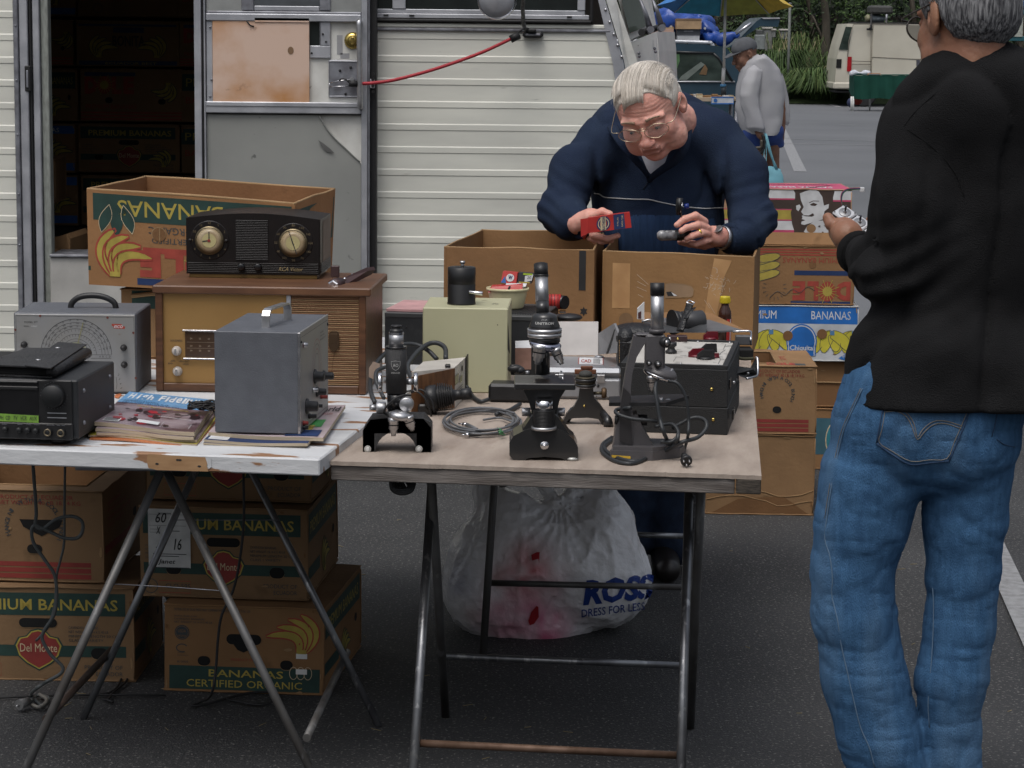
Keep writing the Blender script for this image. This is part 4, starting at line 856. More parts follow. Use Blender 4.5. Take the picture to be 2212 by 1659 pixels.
def pr_papaya(b,f):
 W_,H=f.W,f.H;k=.18386*(Y1+.06)/5200
 def q(x,y):return W_-(1245-x)*k,H-(y-190)*k
 def rc(x0,y0,x1,y1,m_,l):u0,v0=q(x0,y1);u1,v1=q(x1,y0);b.rect(f,max(.0,u0),v0,min(W_,u1),v1,m_,l)
 rc(0,190,1245,720,maro,.0006)
 for y0,y1,m_ in((195,300,pwhite),(300,318,pink),(425,438,pink),(438,548,pyel),(548,562,pink),(566,672,pwhite),(672,722,pink)):rc(-300,y0,585,y1,m_,.0009);rc(1030 if y0<400 else 1060,y0+12,1245,y1+14,m_,.0009)
 b.poly(f,[q(*p)for p in((555,190),(600,260),(575,330),(540,470),(560,600),(600,720),(1060,720),(1010,600),(1050,470),(1020,330),(1050,190))],maro,.0012)
 face=((640,240),(700,215),(790,188),(860,215),(905,280),(925,380),(985,360),(980,410),(935,445),(920,540),(860,560),(700,610),(665,600),(670,570),(715,555),(670,540),(680,525),(670,505),(690,490),(660,455),(690,400),(655,320))
 b.poly(f,[q(*p)for p in face],pwhite,.0015)
 b.poly(f,[q(*p)for p in((750,345),(800,322),(870,325),(865,332),(800,330),(757,352))],maro,.0018);b.poly(f,[q(*p)for p in((760,370),(800,348),(850,365),(825,385),(780,382))],maro,.0018)
 b.poly(f,[q(*p)for p in((675,495),(750,498),(800,470),(818,495),(790,512),(720,508))],maro,.0018);b.poly(f,[q(*p)for p in((600,385),(640,370),(658,400),(630,450),(605,430))],pwhite,.0015)
 b.poly(f,[q(*p)for p in((700,690),(740,620),(830,560),(930,555),(1000,620),(1040,718),(740,718))],pwhite,.0017);b.oval(f,*q(785,650),.018,.0165,cb2,.0021)
 for x,y in((880,625),(950,615),(985,640),(920,700)):b.poly(f,[(q(x,y)[0]+.007*math.cos(R(a))*(1 if i%2 else .4),q(x,y)[1]+.007*math.sin(R(a))*(1 if i%2 else .4))for i,a in enumerate(range(0,360,36))],maro,.0021)
def pr_paptop(b,f):g=f;b.rect(f,0,0,f.W,f.H,pink,.0006);b.text(FaceFr(f.c[2],f.c[3],f.c[0],f.c[1]),'PAPAYA MARADOL',.12*f.W,.56*f.H,.24*f.H,pwhite,w=.6*f.W,l=.0012,bold=.02);b.text(FaceFr(f.c[2],f.c[3],f.c[0],f.c[1]),'PRODUCT OF MEXICO',.12*f.W,.15*f.H,.14*f.H,maro,w=.5*f.W,l=.0012);b.poly(f,[(.62*f.W,.03*f.H),(.97*f.W,.85*f.H),(.75*f.W,.25*f.H)],dark,.0016)
A_=cz(1534,Y1+.06,.87);C_=corners(A_,R(-1),(cz(1824,Y1+.06,.87)-A_).length,.36,D0.at(1820,409,Y1+.06).z-.87,.001)
carton('Pink and brown papaya box with a stencilled woman\'s face, topmost of the far right stack',C_,M('papaya_card',(.45,.28,.17),rough=.8),[pr_papaya],tops=[pr_paptop],name='papaya_box',group=G1)
YI=10.7;G2='banana boxes stacked inside the motorhome'
cols={'left':(z1,150,482),'middle':(z1,500,1150),'right':(z1,1158,1790)}
rows=[(-330,-200),(-180,110),(125,425),(435,780),(790,1110),(1120,1470)]
pat={'left':[pr_blue,pr_sun,pr_green_side,pr_blue,pr_blue],'middle':[pr_red,pr_bonita,pr_sun,lambda b,f:(pr_delmonte(b,f),bunch(b,f,.84*f.W,.14*f.H,.33*f.H,om=pdark,fx=-1)),pr_delmonte],'right':[pr_red,pr_sun,pr_red,pr_red,pr_sun]}
desc={'left':'in the left column','middle':'in the middle column','right':'in the right column, cut by the door'}
nth=['top row','second row from the top, ','third row from the top, ','fourth row from the top, ','lowest row, ']
word={'middle':['half cut off by the top of the photo','with dark lettering between two bunches','with a red sunburst and two round holes','printed PREMIUM BANANAS above a red shield','mostly hidden by the open box outside']}
for c in('left','middle','right'):
 z_,xa_,xb_=cols[c];p0=z_.at(xa_,700,YI).x;p1_=z_.at(xb_,700,YI).x
 for i in range(5):
  zt=z1.at(800,rows[i+1][0],YI).z;zl=z1.at(800,rows[i+1][1],YI).z
  dx=random.uniform(-.01,.01);dy=random.uniform(-.02,.05)
  lab=('Banana box inside the motorhome, %s'%word[c][i])if c in word else('Banana box inside the motorhome, %s %s'%(['topmost','second','third','fourth','lowest'][i],desc[c]))
  if i==4:zl=.795
  carton(lab,corners((p0+dx,YI+dy,zl),R(random.uniform(-2,2)),p1_-p0,.38,zt-zl-.004,.003),cb3,[pat[c][i]],group=G2)
carton('Small green-banded banana box inside the motorhome doorway, left',corners((z1.at(268,1300,9.75).x-.22,9.75,.96),R(2),z1.at(350,1300,9.75).x-z1.at(268,1300,9.75).x+.22,.3,.18),cb3,[pr_green_side],group=G2)
tn=thing('cardboard_box','Torn low brown box just inside the motorhome doorway, above the step','cardboard box',z1.at(300,1650,9.2),0);b=MB()
P=[z1.at(200,1560,9.25),z1.at(275,1550,9.25),z1.at(330,1530,9.25),z1.at(425,1500,9.2),z1.at(450,1530,9.2),z1.at(448,1640,9.2),z1.at(430,1665,9.2),z1.at(280,1760,9.2),z1.at(200,1760,9.2)]
b.prism(P,(.02,.30,0),cb2);b.build('carton',tn)
def bm(A,yaw):return Matrix.Translation(Vector(A))@Matrix.Rotation(yaw,4,'Z')
def ffr(m,x=0,y=0,z=0):e=m.to_3x3();return Fr(m@Vector((x,y,z)),e@Vector((1,0,0)),e@Vector((0,0,1)))
def dial(b,m,x,y,z,r,h,mt,seg=24,kn=0):b.lathe([(r*1.0,0),(r,h*.8),(r*.85,h),(0,h)],m@Vector((x,y,z)),m.to_3x3()@Vector((0,-1,0)),mt,seg)
hamm=M('hammertone_grey',(.105,.112,.128),rough=.5,vs=30,col2=(.09,.096,.11),bump=.15,bs=400)
hamd=M('dark_case',(.020,.022,.025),rough=.5,vs=30,bump=.15,bs=500,col3=(.055,.055,.055),lo3=.62,hi3=.8,vs3=12)
panel=M('etched_panel',(.28,.285,.29),rough=.42,metal=.35,vs=9,col2=(.28,.275,.26),col3=(.2,.13,.09),lo3=.70,hi3=.74,vs3=14)
walnut=M('walnut',(.13,.058,.027),rough=.38,vs=7,col2=(.07,.03,.014),st=(1,6,9),bump=.05);walh=M('walnut_top',(.15,.07,.034),rough=.4,vs=7,col2=(.09,.04,.02),st=(1,8,4))
k9=.33698/887
B_=z4.on(878,914,.772);A_=Vector((B_.x-.300,B_.y,.772));m=bm(A_,R(.0));H9=.197
t=thing('signal_generator','Grey metal signal generator with a half-round dial and black top handle','test instrument',A_+Vector((.15,.12,0)))
b=MB();b.box((0,.004,0),(.30,.24,H9),hamm,.003,m);b.build('case',t)
b=MB();b.box((.003,-.001,.003),(.297,.0038,H9-.003),panel,.001,m);fr=ffr(m,0,-.001,0)
def q(x,y):return(x-78)*k9,(908-y)*k9
ink=M('panel_ink',(.03,.03,.032),rough=.6)
b.stroke(fr,[q(95,408),q(852,412),q(866,895),q(95,885)],.0008,ink,.0005,True)
cx,cy=q(480,655)
for r in(228,206,186,166,130,100,82):b.ring(fr,cx,cy,r*k9,.0007 if r!=228 else .0011,ink,.0006,0,172)
b.poly(fr,[(cx+78*k9*math.cos(R(a)),cy+78*k9*math.sin(R(a)))for a in range(0,181,12)],M('dial_green',(.30,.30,.22),rough=.4),.0004)
for ri,rr_ in enumerate((217,196,176,148,115)):
 n=13 if ri<3 else 18
 for i in range(n):
  a=12+i*(150/(n-1));c_=(cx+rr_*k9*math.cos(R(a)),cy+rr_*k9*math.sin(R(a)))
  if ri<3:b.text(fr,['20K','30K','40','50K','60','80K','90','10','12','150','18','200','25'][(i+ri*3)%13],*c_,.0034,ink,rot=a-90,l=.0006,cx=True)
  else:b.stroke(fr,[c_,(cx+(rr_+14)*k9*math.cos(R(a)),cy+(rr_+14)*k9*math.sin(R(a)))],.0006,ink,.0006)
b.stroke(fr,[q(570,657),q(705,657),q(705,680),q(572,680)],.0008,ink,.0006,True)
for i,c in enumerate('ABCD'):b.text(fr,c,*q(628+21*i,674),.0042,ink,l=.0006)
b.stroke(fr,[q(528,448),q(490,590)],.0016,M('pointer',(.30,.28,.10),rough=.4),.0012);b.text(fr,'MODEL 377',*q(150,455),.0045,ink,w=.032,l=.0006);b.text(fr,'SERIAL',*q(145,480),.003,ink,w=.014,l=.0006);b.text(fr,'33957',*q(193,480),.003,pwhite,w=.015,l=.0006)
b.poly(fr,[q(*p)for p in((710,455),(775,457),(780,470),(797,472),(795,487),(725,485),(722,470),(712,470))],pred,.0006);b.text(fr,'EICO',*q(727,482),.0068,pwhite,w=.021,l=.0009,shear=.2,bold=.01)
for x,y in((90,500),(850,512),(685,415),(252,408),(862,806)):b.oval(fr,*q(x,y),.003,.003,M('rusty_screw',(.14,.04,.03),rough=.6),.0009)
for i,s_ in enumerate(('2','3','4','5')):b.text(fr,s_,*q(745+5*i,790+28*i),.005,ink,rot=-20-10*i,l=.0006)
b.stroke(fr,[q(735,800),q(740,850),q(735,880)],.0008,ink,.0006);b.build('panel',t)
for x,y in((147,594),(788,608),(790,718)):
 u_,v_=q(x,y);b=MB();b.lathe([(.008,0),(.008,.006),(.0055,.008),(.0055,.018),(.0045,.02),(0,.02)],m@Vector((u_,-.002,v_)),(0,-1,0),blackp,16);b.build('knob',t)
b=MB();b.tube([m@Vector(p)for p in((.118,.12,H9-.004),(.122,.12,H9+.012),(.140,.12,H9+.026),(.168,.12,H9+.031),(.20,.12,H9+.028),(.226,.12,H9+.015),(.232,.12,H9-.004))],.0075,blackp,10,4)
b.build('handle',t)
k9=.33698/880;A_=z4.on(1000,897,.772);m=bm(A_,R(-3));Wc,Hc,Dc=.522,.243,.38
t=thing('console_radio','Walnut table radio with a gold dial panel and a woven speaker grille','radio',A_+Vector((.26,.18,0)))
b=MB();b.box((0,0,0),(.018,Dc,Hc),walnut,.002,m);b.box((Wc-.018,0,0),(Wc,Dc,Hc),walnut,.002,m);b.box((.018,.001,0),(Wc-.018,Dc,.02),walnut,.002,m);b.box((.018,Dc-.01,.02),(Wc-.018,Dc,Hc),walnut,0,m)
b.box((-.006,-.004,Hc),(Wc+.012,Dc+.004,Hc+.020),walh,.003,m);b.build('cabinet',t)
gold=M('gold_panel',(.35,.205,.07),rough=.42,metal=.25,vs=5,col2=(.30,.17,.055))
xs=(1845-1000)*k9
b=MB();b.box((.0182,.010,.0205),(xs,.014,Hc-.001),gold,0,m);fr=ffr(m,0,.010,0)
def q(x,y):return(x-1000)*k9,(893-y)*k9
u,v=q(1092,572);b.text(fr,'LOUDNESS',u,v,.0048,ink,w=.030)
b.text(fr,'AM\u2022',*q(1092,705),.0045,ink,w=.012);b.text(fr,'\u2022PHONO',*q(1148,706),.0045,ink,w=.025);b.text(fr,'FM\u2022',*q(1077,722),.0045,ink,w=.012);b.text(fr,'\u2022AUX',*q(1170,724),.0045,ink,w=.016)
b.build('dial_panel',t)
b=MB();u0,v0=q(1190,668);b.box((u0,.006,v0),(u0+.17,.0098,q(0,505)[1]),M('dial_window',(.075,.045,.028),rough=.12,spec=.8),0,m);fr2=ffr(m,0,.006,0)
for j,y in enumerate((573,612)):b.stroke(fr2,[q(1200,y),q(1600,y)],.0005,M('dial_ink',(.35,.28,.2),rough=.5),.0006)
for j,y in enumerate((555,603,633)):
 for i,s_ in enumerate('54 55 60 70 80 100 130 160'.split()):b.text(fr2,s_,*q(1222+58*i,y),.0042,MATS['dial_ink'],l=.0008)
b.box((u0-.006,.000,q(0,503)[1]),(u0+.175,.006,q(0,492)[1]),chrome,.001,m);b.box((u0-.005,.000,q(0,686)[1]),(u0+.175,.006,q(0,675)[1]),chrome,.001,m);b.build('dial_window',t)
for x,y in((1133,632),(1138,765)):
 b=MB();u_,v_=q(x,y);cream=M('cream_knob',(.50,.46,.42),rough=.35);b.lathe([(.012,0),(.012,.004),(.0095,.006),(.009,.016),(.008,.018),(0,.018)],m@Vector((u_,.010,v_)),m.to_3x3()@Vector((0,-1,0)),cream,20)
 b.box((u_-.0018,-.012,v_-.008),(u_+.0018,-.0085,v_+.008),satin,.0008,m);b.build('knob',t)
b=MB();b.box((xs+.001,.006,.0205),(xs+.012,.012,Hc-.001),alu,.001,m);b.build('divider',t)
clo=M('speaker_cloth',(.24,.125,.06),rough=.7,vs=60,col2=(.17,.08,.035),st=(.3,1,6));b=MB();b.box((xs+.013,.010,.0205),(Wc-.0182,.014,Hc-.001),clo,0,m)
n=46
for i in range(n):
 z_=.022+i*(Hc-.026)/n;b.box((xs+.013,.0065,z_),(Wc-.0182,.0099,z_+.0026),clo if i%2 else M('cloth_gold',(.34,.21,.10),rough=.6),.0006,m)
b.build('speaker_grille',t)
u_=(z5.at(40,690,5.9)-A_).x;b=MB();fr=ffr(m,0,.0065,0);br=M('aged_bronze',(.09,.055,.03),rough=.45,metal=.6)
b.prism([fr.p(u_+a,.130+c,.002)for a,c in((-.012,.02),(-.006,.026),(.008,.026),(.012,.022),(.013,-.01),(.008,-.02),(0,-.026),(-.008,-.02),(-.013,-.01))],fr.N*.003,br);b.box((u_-.009,.001,.125),(u_+.009,.003,.15),br,.001,m);b.stroke(fr,[(u_+.002,.105),(u_-.003,.08),(u_-.006,.05)],.0008,br,.0012);b.build('escutcheon',t)
ZR=.772+Hc+.0202;A_=D0.at(402,600,6.09);A_.z=ZR;m=bm(A_,R(-2.5));k9=.33698/853;Wr,Hr,Dr=.342,.163,.215
t=thing('clock_radio','Black bakelite clock radio with two round dials, on top of the walnut radio','radio',A_+Vector((.17,.1,0)))
bak=M('bakelite',(.011,.008,.0075),rough=.36,vs=20,col2=(.008,.006,.0055),spec=.35);bakb=M('brown_bakelite',(.065,.026,.016),rough=.4,vs=10,spec=.3)
n=16;arch=[(0,0.010),(Wr,.010),(Wr,Hr-.012)]+[(Wr-(Wr)*i/n,Hr-.012+.014*math.sin(math.pi*i/n))for i in range(1,n)]+[(0,Hr-.012)]
b=MB();P=[m@Vector((x,.006,z))for x,z in arch];b.prism(P,m.to_3x3()@Vector((0,Dr,0)),bak);b.prism([m@Vector((x*.99+.0017,0,z))for x,z in arch],m.to_3x3()@Vector((0,.0058,0)),bak)
b.add([m@Vector(p)for p in((Wr+.0008,.05,.03),(Wr+.0008,Dr,.03),(Wr+.0008,Dr,Hr-.02),(Wr+.0008,.05,Hr-.02))],[(0,1,2,3)],bakb)
for i in range(6):b.box((.004,-.0025,.014+i*.0045),(Wr-.004,0,.0165+i*.0045),bak,.001,m);b.box((Wr,.01,.014+i*.0045),(Wr+.0025,Dr,.0165+i*.0045),bak,.001,m)
b.box((.008,.002,0),(Wr-.008,Dr,.010),M('gold_band',(.16,.10,.03),rough=.4,metal=.4),.001,m);b.build('case',t)
b=MB();u0=(1500-1178)*k9;u1=(1710-1178)*k9
for i in range(24):b.box((u0,-.003,.046+i*.0043),(u1,0,.0487+i*.0043),M('grille_black',(.010,.008,.008),rough=.5),.001,m)
b.build('grille',t);fr=ffr(m,0,0,0);gilt=M('gilt',(.33,.25,.12),rough=.5);face=M('dial_face',(.42,.34,.22),rough=.3,vs=30,col2=(.34,.25,.14));fac2=M('dial_centre',(.50,.44,.22),rough=.3)
for i,(x,y)in enumerate(((1333,1533),(1872,1542))):
 u_,v_=(x-1178)*k9,(1774-y)*k9;b=MB();c_=m@Vector((u_,0,v_));ny=m.to_3x3()@Vector((0,-1,0))
 b.lathe([(.050,0),(.050,.0008),(.0475,.001),(.036,.001)],c_,ny,bak,36,cap=False);b.lathe([(.0365,.002),(.0365,.008),(.034,.0095)],c_,ny,M('dial_rim',(.25,.2,.12),rough=.3,metal=.8),36,cap=False);b.lathe([(.035,.008),(.02,.0095),(0,.010)],c_,ny,face,36)
 f2=Fr(c_+ny*.0105,fr.U,fr.V);b.oval(f2,0,0,.018,.018,fac2,0);num=['12','1','2','3','4','5','6','7','8','9','10','11']if i==0 else['80','110','140','160','190','70','90','105','40','55','60','70']
 for j,s_ in enumerate(num):a=90-30*j;b.text(fr,s_,u_+.044*math.cos(R(a)),v_+.044*math.sin(R(a))-.003,.006,M('gilt_dim',(.17,.13,.07),rough=.6),l=.0016,cx=True)
 if i==0:
  b.stroke(f2,[(0,0),(0,.022)],.0025,ink,.0008);b.stroke(f2,[(0,0),(-.017,-.002)],.003,ink,.001);b.oval(f2,0,0,.004,.004,pdred,.0014)
  for a,c in((-.048,.0),(.044,.0)):b.ell(f2.p(a,c,.0),.005,bak)
 else:b.poly(f2,[(-.010,.030),(-.003,.004),(.010,-.028),(.003,-.004)],ink,.0008);b.stroke(f2,[(-.010,.030),(.010,-.028)],.002,ink,.001)
 b.build('clock_dial' if i==0 else 'tuning_dial',t)
for x in(1555,1662):
 b=MB();b.lathe([(.009,0),(.009,.012),(.007,.014),(0,.014)],m@Vector(((x-1195)*k9,-.002,.030)),(0,-1,0),blackg,16);b.build('knob',t)
b=MB();b.text(fr,'RCA Victor',(1795-1195)*k9,.014+.006,.010,gilt,w=.062,shear=.3,l=.0035);b.build('badge',t)
t=thing('hand_tool','Brown metal tool with a chrome hex nut, lying on the walnut radio','tool',Vector((z5.at(140,240,5.98).x,5.98,ZR)))
mar=M('maroon_enamel',(.06,.03,.03),rough=.45,vs=20);Z=lambda x,y,Y:z5.at(x,y,Y)
b=MB();b.prism([Z(40,225,5.98),Z(270,122,6.06),Z(282,145,6.06),Z(255,178,6.05),Z(120,245,5.99),Z(90,290,5.97)],(.018,.028,0),mar);b.box(Z(10,195,6.0),Z(75,105,6.015),mar,.002);b.ell(Z(168,176,6.03),.004,chrome);b.ell(Z(112,205,6.0),.004,chrome);b.build('body',t)
b=MB();c_=Z(42,252,5.95);ax=Vector((-.35,-.9,-.1));b.lathe([(.014,-.03),(.014,-.008),(.017,-.008),(.017,.006),(.012,.010),(.006,.012),(.005,.02),(0,.02)],c_,ax,mar,14);b.lathe([(.0155,-.002),(.0155,.009),(.012,.011),(0,.011)],c_+ax*.003,ax,chrome,6,smooth=False)
b.tube([Z(20,215,5.96),Z(-5,240,5.95),Z(8,285,5.95),Z(50,300,5.95),Z(100,295,5.96)],.0016,rubber,6,4);b.build('nut',t)
B_=z4.on(500,1212,.785);m=bm(B_,R(-5));k9=.33698/1010
t=thing('stereo_receiver','Black stereo receiver with a large volume knob and green tape strip','receiver',B_+Vector((-.2,.15,-.013)))
b=MB();b.box((-.43,.006,0),(0,.315,.128),hamd,.003,m);b.box((-.43,0,0),(-.012,.006,.128),blackp,.002,m);b.box((-.43,-.006,.0),(-.010,-.0005,.036),blackp,.003,m)
for x,y in((0,.05),(0,.27)):
 for z_ in(.03,.1):b.ell(m@Vector((.0,y,z_)),.005,alud,seg=10,rings=6)
for x in(-.05,-.38):b.cyl(m@Vector((x,.04,0)),m@Vector((x,.04,-.013)),.022,blackp);b.cyl(m@Vector((x,.27,0)),m@Vector((x,.27,-.013)),.022,blackp)
b.build('case',t);fr=ffr(m,0,0,0)
def q(x,y):return(x-497)*k9,(1222-y)*k9
b=MB();u,v=q(245,1058);b.rect(fr,-.43,v,u,q(0,850)[1],blackg,.0006);b.box((-.43,-.004,q(0,905)[1]),(u,0,q(0,880)[1]),blackp,.002,m);b.box((-.43,-.005,q(0,862)[1]),(u,0,q(0,845)[1]),blackp,.002,m)
g2=M('green_tape',(.22,.42,.06),rough=.6,vs=20);b.prism([fr.p(*q(-400,1100),.004),fr.p(*q(245,1114),.004),fr.p(*q(245,1068),.0045),fr.p(*q(-400,1045),.004)],fr.N*.0008,g2);b.text(fr,'PH  CD   TV   VCR   AUX',q(-12,0)[0],q(0,1098)[1],26*k9,ink,w=248*k9,l=.0062,shear=.2);b.build('display',t)
b=MB();u,v=q(345,936);b.lathe([(.0245,0),(.0245,.016),(.0225,.019),(0,.019)],fr.p(u,v,0),fr.N,M('knob_black',(.012,.013,.014),rough=.5),36)
for i in range(22):a=R(-130+i*13+90+130);b.rect(fr,u+.029*math.cos(a)-.0004,v+.029*math.sin(a)-.0008,u+.029*math.cos(a)+.0004,v+.029*math.sin(a)+.0008,alud,.0008)
b.build('volume_knob',t)
b=MB();b.rect(fr,*q(300,1053),*q(425,1047),alu,.001);b.rect(fr,*q(300,1083),*q(425,1077),alu,.001)
for x in(330,378,20,120,178,230,312,398):b.rect(fr,*q(x-14,1128),*q(x+20,1125),alud,.0075 if False else .0066)
b.build('markings',t)
for x,y,r in((30,1157,.006),(122,1160,.006),(178,1160,.006),(231,1163,.006),(312,1170,.0085),(398,1172,.0085)):
 b=MB();u,v=q(x,y);b.lathe([(r,0),(r,.010),(r*.85,.012),(0,.012)],fr.p(u,v,.006),fr.N,MATS['knob_black'],18)
 if r>.007:b.lathe([(r*.95,.0121),(r*.75,.0135),(r*.6,.0122)],fr.p(u,v,.006),fr.N,M('knob_ring',(.22,.18,.12),rough=.4,metal=.7),20,cap=False)
 b.build('knob',t)
lea=M('worn_black_leather',(.022,.022,.024),rough=.5,vs=12,col2=(.012,.012,.013),bump=.3,bs=120,col3=(.09,.075,.055),lo3=.70,hi3=.76,vs3=30)
zt=.785+.129;t=thing('leather_case','Black folding leather case with two snaps, lying on the stereo receiver','case',z4.on(250,750,zt))
P0=[z4.on(-120,800,zt),z4.on(335,818,zt),z4.on(563,690,zt),z4.on(170,690,zt)];b=MB();b.prism([p+Vector((0,0,.001))for p in P0],(0,0,.003),lea);P1=[p+Vector((0,0,.022))for p in P0];b.prism([p for p in P1],(0,0,.003),lea)
b.tube([P0[1]+Vector((-.002,.004,.013)),P0[2]+Vector((-.002,-.002,.013))],.0125,lea,12);b.prism([p*.92+sum(P0,Vector())*.02+Vector((0,0,.005))for p in P0],(0,0,.015),dark);b.build('cover',t)
b=MB();z2_=zt+.0265;P2=[z4.on(158,738,z2_),z4.on(325,757,z2_),z4.on(557,603,z2_),z4.on(372,588,z2_)];b.prism(P2,(0,0,.0022),lea)
for x,y in((245,697),(370,620)):b.ell(z4.on(x,y,z2_+.003),(.006,.0045,.0018),satin)
b.build('flap',t)
def magazine(zm,px,z,th,mt,label,cover=None,sag=.003,grp=None,edge=None,seed=0):
 edge=edge or M('paper_edge',(.46,.39,.29),rough=.85,vs=60,col2=(.36,.29,.2),st=(.2,.2,8));P=[zm.on(x,y,z+th)for x,y in px];W_=(P[1]-P[0]).length;H_=(P[3]-P[0]).length
 def w(u,v,l):
  x,y=u/W_,v/H_;p=(P[0]*(1-x)+P[1]*x)*(1-y)+(P[3]*(1-x)+P[2]*x)*y;p=Vector(p);p.z+=l+sag*math.sin(x*5+seed)*(1-y)*.8-sag*.3;return p
 f=Fr(P[0],P[1]-P[0],P[3]-P[0],w);f.W,f.H=W_,H_;b=MB();nx,ny=12,4;vs=[]
 for l in(0,-th):
  for j in range(ny+1):
   for i in range(nx+1):vs.append(w(W_*i/nx,H_*j/ny,l))
 K=(nx+1)*(ny+1);I=lambda i,j,s=0:j*(nx+1)+i+s*K
 b.add(vs,[(I(i,j),I(i+1,j),I(i+1,j+1),I(i,j+1))for i in range(nx)for j in range(ny)],mt);o=len(b.v)-len(vs)
 se=[(I(i,0,1),I(i+1,0,1),I(i+1,0),I(i,0))for i in range(nx)]+[(I(i+1,ny,1),I(i,ny,1),I(i,ny),I(i+1,ny))for i in range(nx)]+[(I(0,j+1,1),I(0,j,1),I(0,j),I(0,j+1))for j in range(ny)]+[(I(nx,j,1),I(nx,j+1,1),I(nx,j+1),I(nx,j))for j in range(ny)]
 k=b.mi(edge);b.f+=[tuple(v+o for v in s_)for s_ in se];b.m+=[k]*len(se);b.sm+=[False]*len(se)
 kb=b.mi(mt);bt=[tuple(v+o for v in(I(i,j+1,1),I(i+1,j+1,1),I(i+1,j,1),I(i,j,1)))for i in range(nx)for j in range(ny)];b.f+=bt;b.m+=[kb]*len(bt);b.sm+=[False]*len(bt)
 if cover:cover(b,f)
 return tag(b.build('magazine'),label,'magazine',grp)
sky=M('cover_blue',(.13,.33,.58),rough=.3);plum=M('cover_plum',(.085,.045,.06),rough=.3,vs=9,col2=(.30,.24,.27),lo=.45,hi=.6);G3='magazines on the white table'
def cov1(b,f):
 W_,H_=f.W,f.H;n=8
 def band(v0,v1,m_,l):
  for i in range(n):b.poly(f,[(W_*i/n,v0),(W_*(i+1)/n,v0),(W_*(i+1)/n,v1),(W_*i/n,v1)],m_,l)
 band(H_*.64,H_*.995,sky,.0006)
 for i,(c,u)in enumerate(zip('High Fidelity',(.06,.155,.20,.275,0,.40,.475,.515,.59,.665,.70,.735,.785))):
  if c!=' ':b.text(f,c,W_*u,H_*(.78 if c not in 'gy' else .74),H_*(.17 if c not in 'gy' else .19),pwhite,w=W_*(.06 if c not in 'lit' else .028),l=.0012,bold=.03)
 smallprint(b,f,W_*.06,H_*.70,W_*.62,3,pblue2,H_*.025,H_*.04);b.text(f,'Great Rare Vinyl Section',W_*.25,H_*.54,H_*.05,pyel,w=W_*.55,l=.0012)
 random.seed(2)
 for i in range(34):
  u,v=random.uniform(.15,.95),random.uniform(.10,.50);s_=random.uniform(.02,.07);pts=[(W_*(u+s_*1.2*math.cos(R(a))*random.uniform(.4,1)),H_*(v+s_*math.sin(R(a))*random.uniform(.4,1)))for a in range(0,360,45)]
  b.poly(f,pts,[M('cover_red',(.42,.02,.04),rough=.3),plum,M('cover_black',(.03,.015,.02),rough=.3)][i%3],.0008+.00005*i)
 b.rect(f,W_*.08,H_*.03,W_*.24,H_*.14,pwhite,.0022)
 for i in range(16):b.rect(f,W_*(.09+.009*i),H_*.04,W_*(.09+.009*i+.004),H_*.13,ink,.0026)
 b.rect(f,W_*.40,H_*.09,W_*.62,H_*.17,pwhite,.0022);b.stroke(f,[(W_*.55,H_*.33),(W_*.9,H_*.30)],.0025,pwhite,.0022);b.stroke(f,[(W_*.5,H_*.44),(W_*.85,H_*.46)],.0012,pwhite,.0022);b.stroke(f,[(W_*.65,H_*.05),(W_*.93,H_*.05),(W_*.93,H_*.18),(W_*.65,H_*.19)],.0012,pwhite,.0022,True)
z0=.7705;L1=[((572,1212),(1250,1240),(1400,1045),(800,985))]
specs=[(((572,1200),(1262,1242),(1420,1045),(780,985)),.0035,M('mag_orange',(.55,.16,.05),rough=.4),'Magazine with an orange cover, at the very bottom of the left magazine pile',M('orange_edge',(.52,.20,.09),rough=.6)),(((566,1178),(1262,1226),(1415,1030),(775,970)),.0035,M('mag_yellow',(.48,.40,.05),rough=.4),'Magazine with a yellow cover, second from the bottom of the left pile',None),(((618,1165),(1262,1200),(1400,1010),(800,955)),.006,plum,'Magazine with a purple cover, third from the bottom of the left pile',None),(((612,1138),(1240,1182),(1390,985),(815,930)),.007,plum,'Dark magazine with a tan page edge, just below the top one of the left pile',None),(((597,1097),(1245,1152),(1385,953),(830,898)),.009,plum,'Magazine with a blue title band and red shapes, topmost of the left pile',None)]
for i,(px,th,mt,lab,ed)in enumerate(specs):
 magazine(z4,px,z0,th,mt,lab,cov1 if i==4 else None,.004,G3,ed,seed=i*.2);z0+=th+.0006
z0=.7705
def cov2(b,f):
 W_,H_=f.W,f.H;b.text(f,'World',W_*.72,H_*.78,H_*.15,ink,w=W_*.26,l=.0012,bold=.02);b.rect(f,W_*.72,H_*.30,W_*.92,H_*.52,M('cov_green',(.05,.35,.08),rough=.3),.0008);b.rect(f,W_*.70,H_*.18,W_*.86,H_*.34,pyel,.0011);b.rect(f,W_*.66,H_*.02,W_*.95,H_*.20,pblue2,.0014);b.text(f,'CHRONICLES',W_*.74,H_*.68,H_*.05,pred,w=W_*.2)
for i,(px,th,mt,lab,cv,ed)in enumerate(((((1302,1232),(1965,1250),(2180,1030),(1500,1050)),.004,pblue2,'Navy magazine at the bottom of the pile under the grey instrument',None,None),(((1308,1210),(1972,1235),(2190,1010),(1505,1030)),.006,pblue2,'Dark blue magazine in the middle of the pile under the grey instrument',lambda b,f:b.rect(f,f.W*.03,f.H*.02,f.W*.22,f.H*.14,pwhite,.001),None),(((1335,1160),(2072,1200),(2214,985),(1520,990)),.008,M('mag_pink',(.58,.48,.50),rough=.3),'White and pink magazine with green and yellow squares, right under the grey instrument',cov2,None))):
 magazine(z4,px,z0,th,mt,lab,cv,.0025,G3,ed,seed=2+i*.3);z0+=th+.0006
B_=z4.on(1925,1174,z0+.001);m=bm(B_,R(-5.5));Wg,Hg,Dg=.188,.221,.35
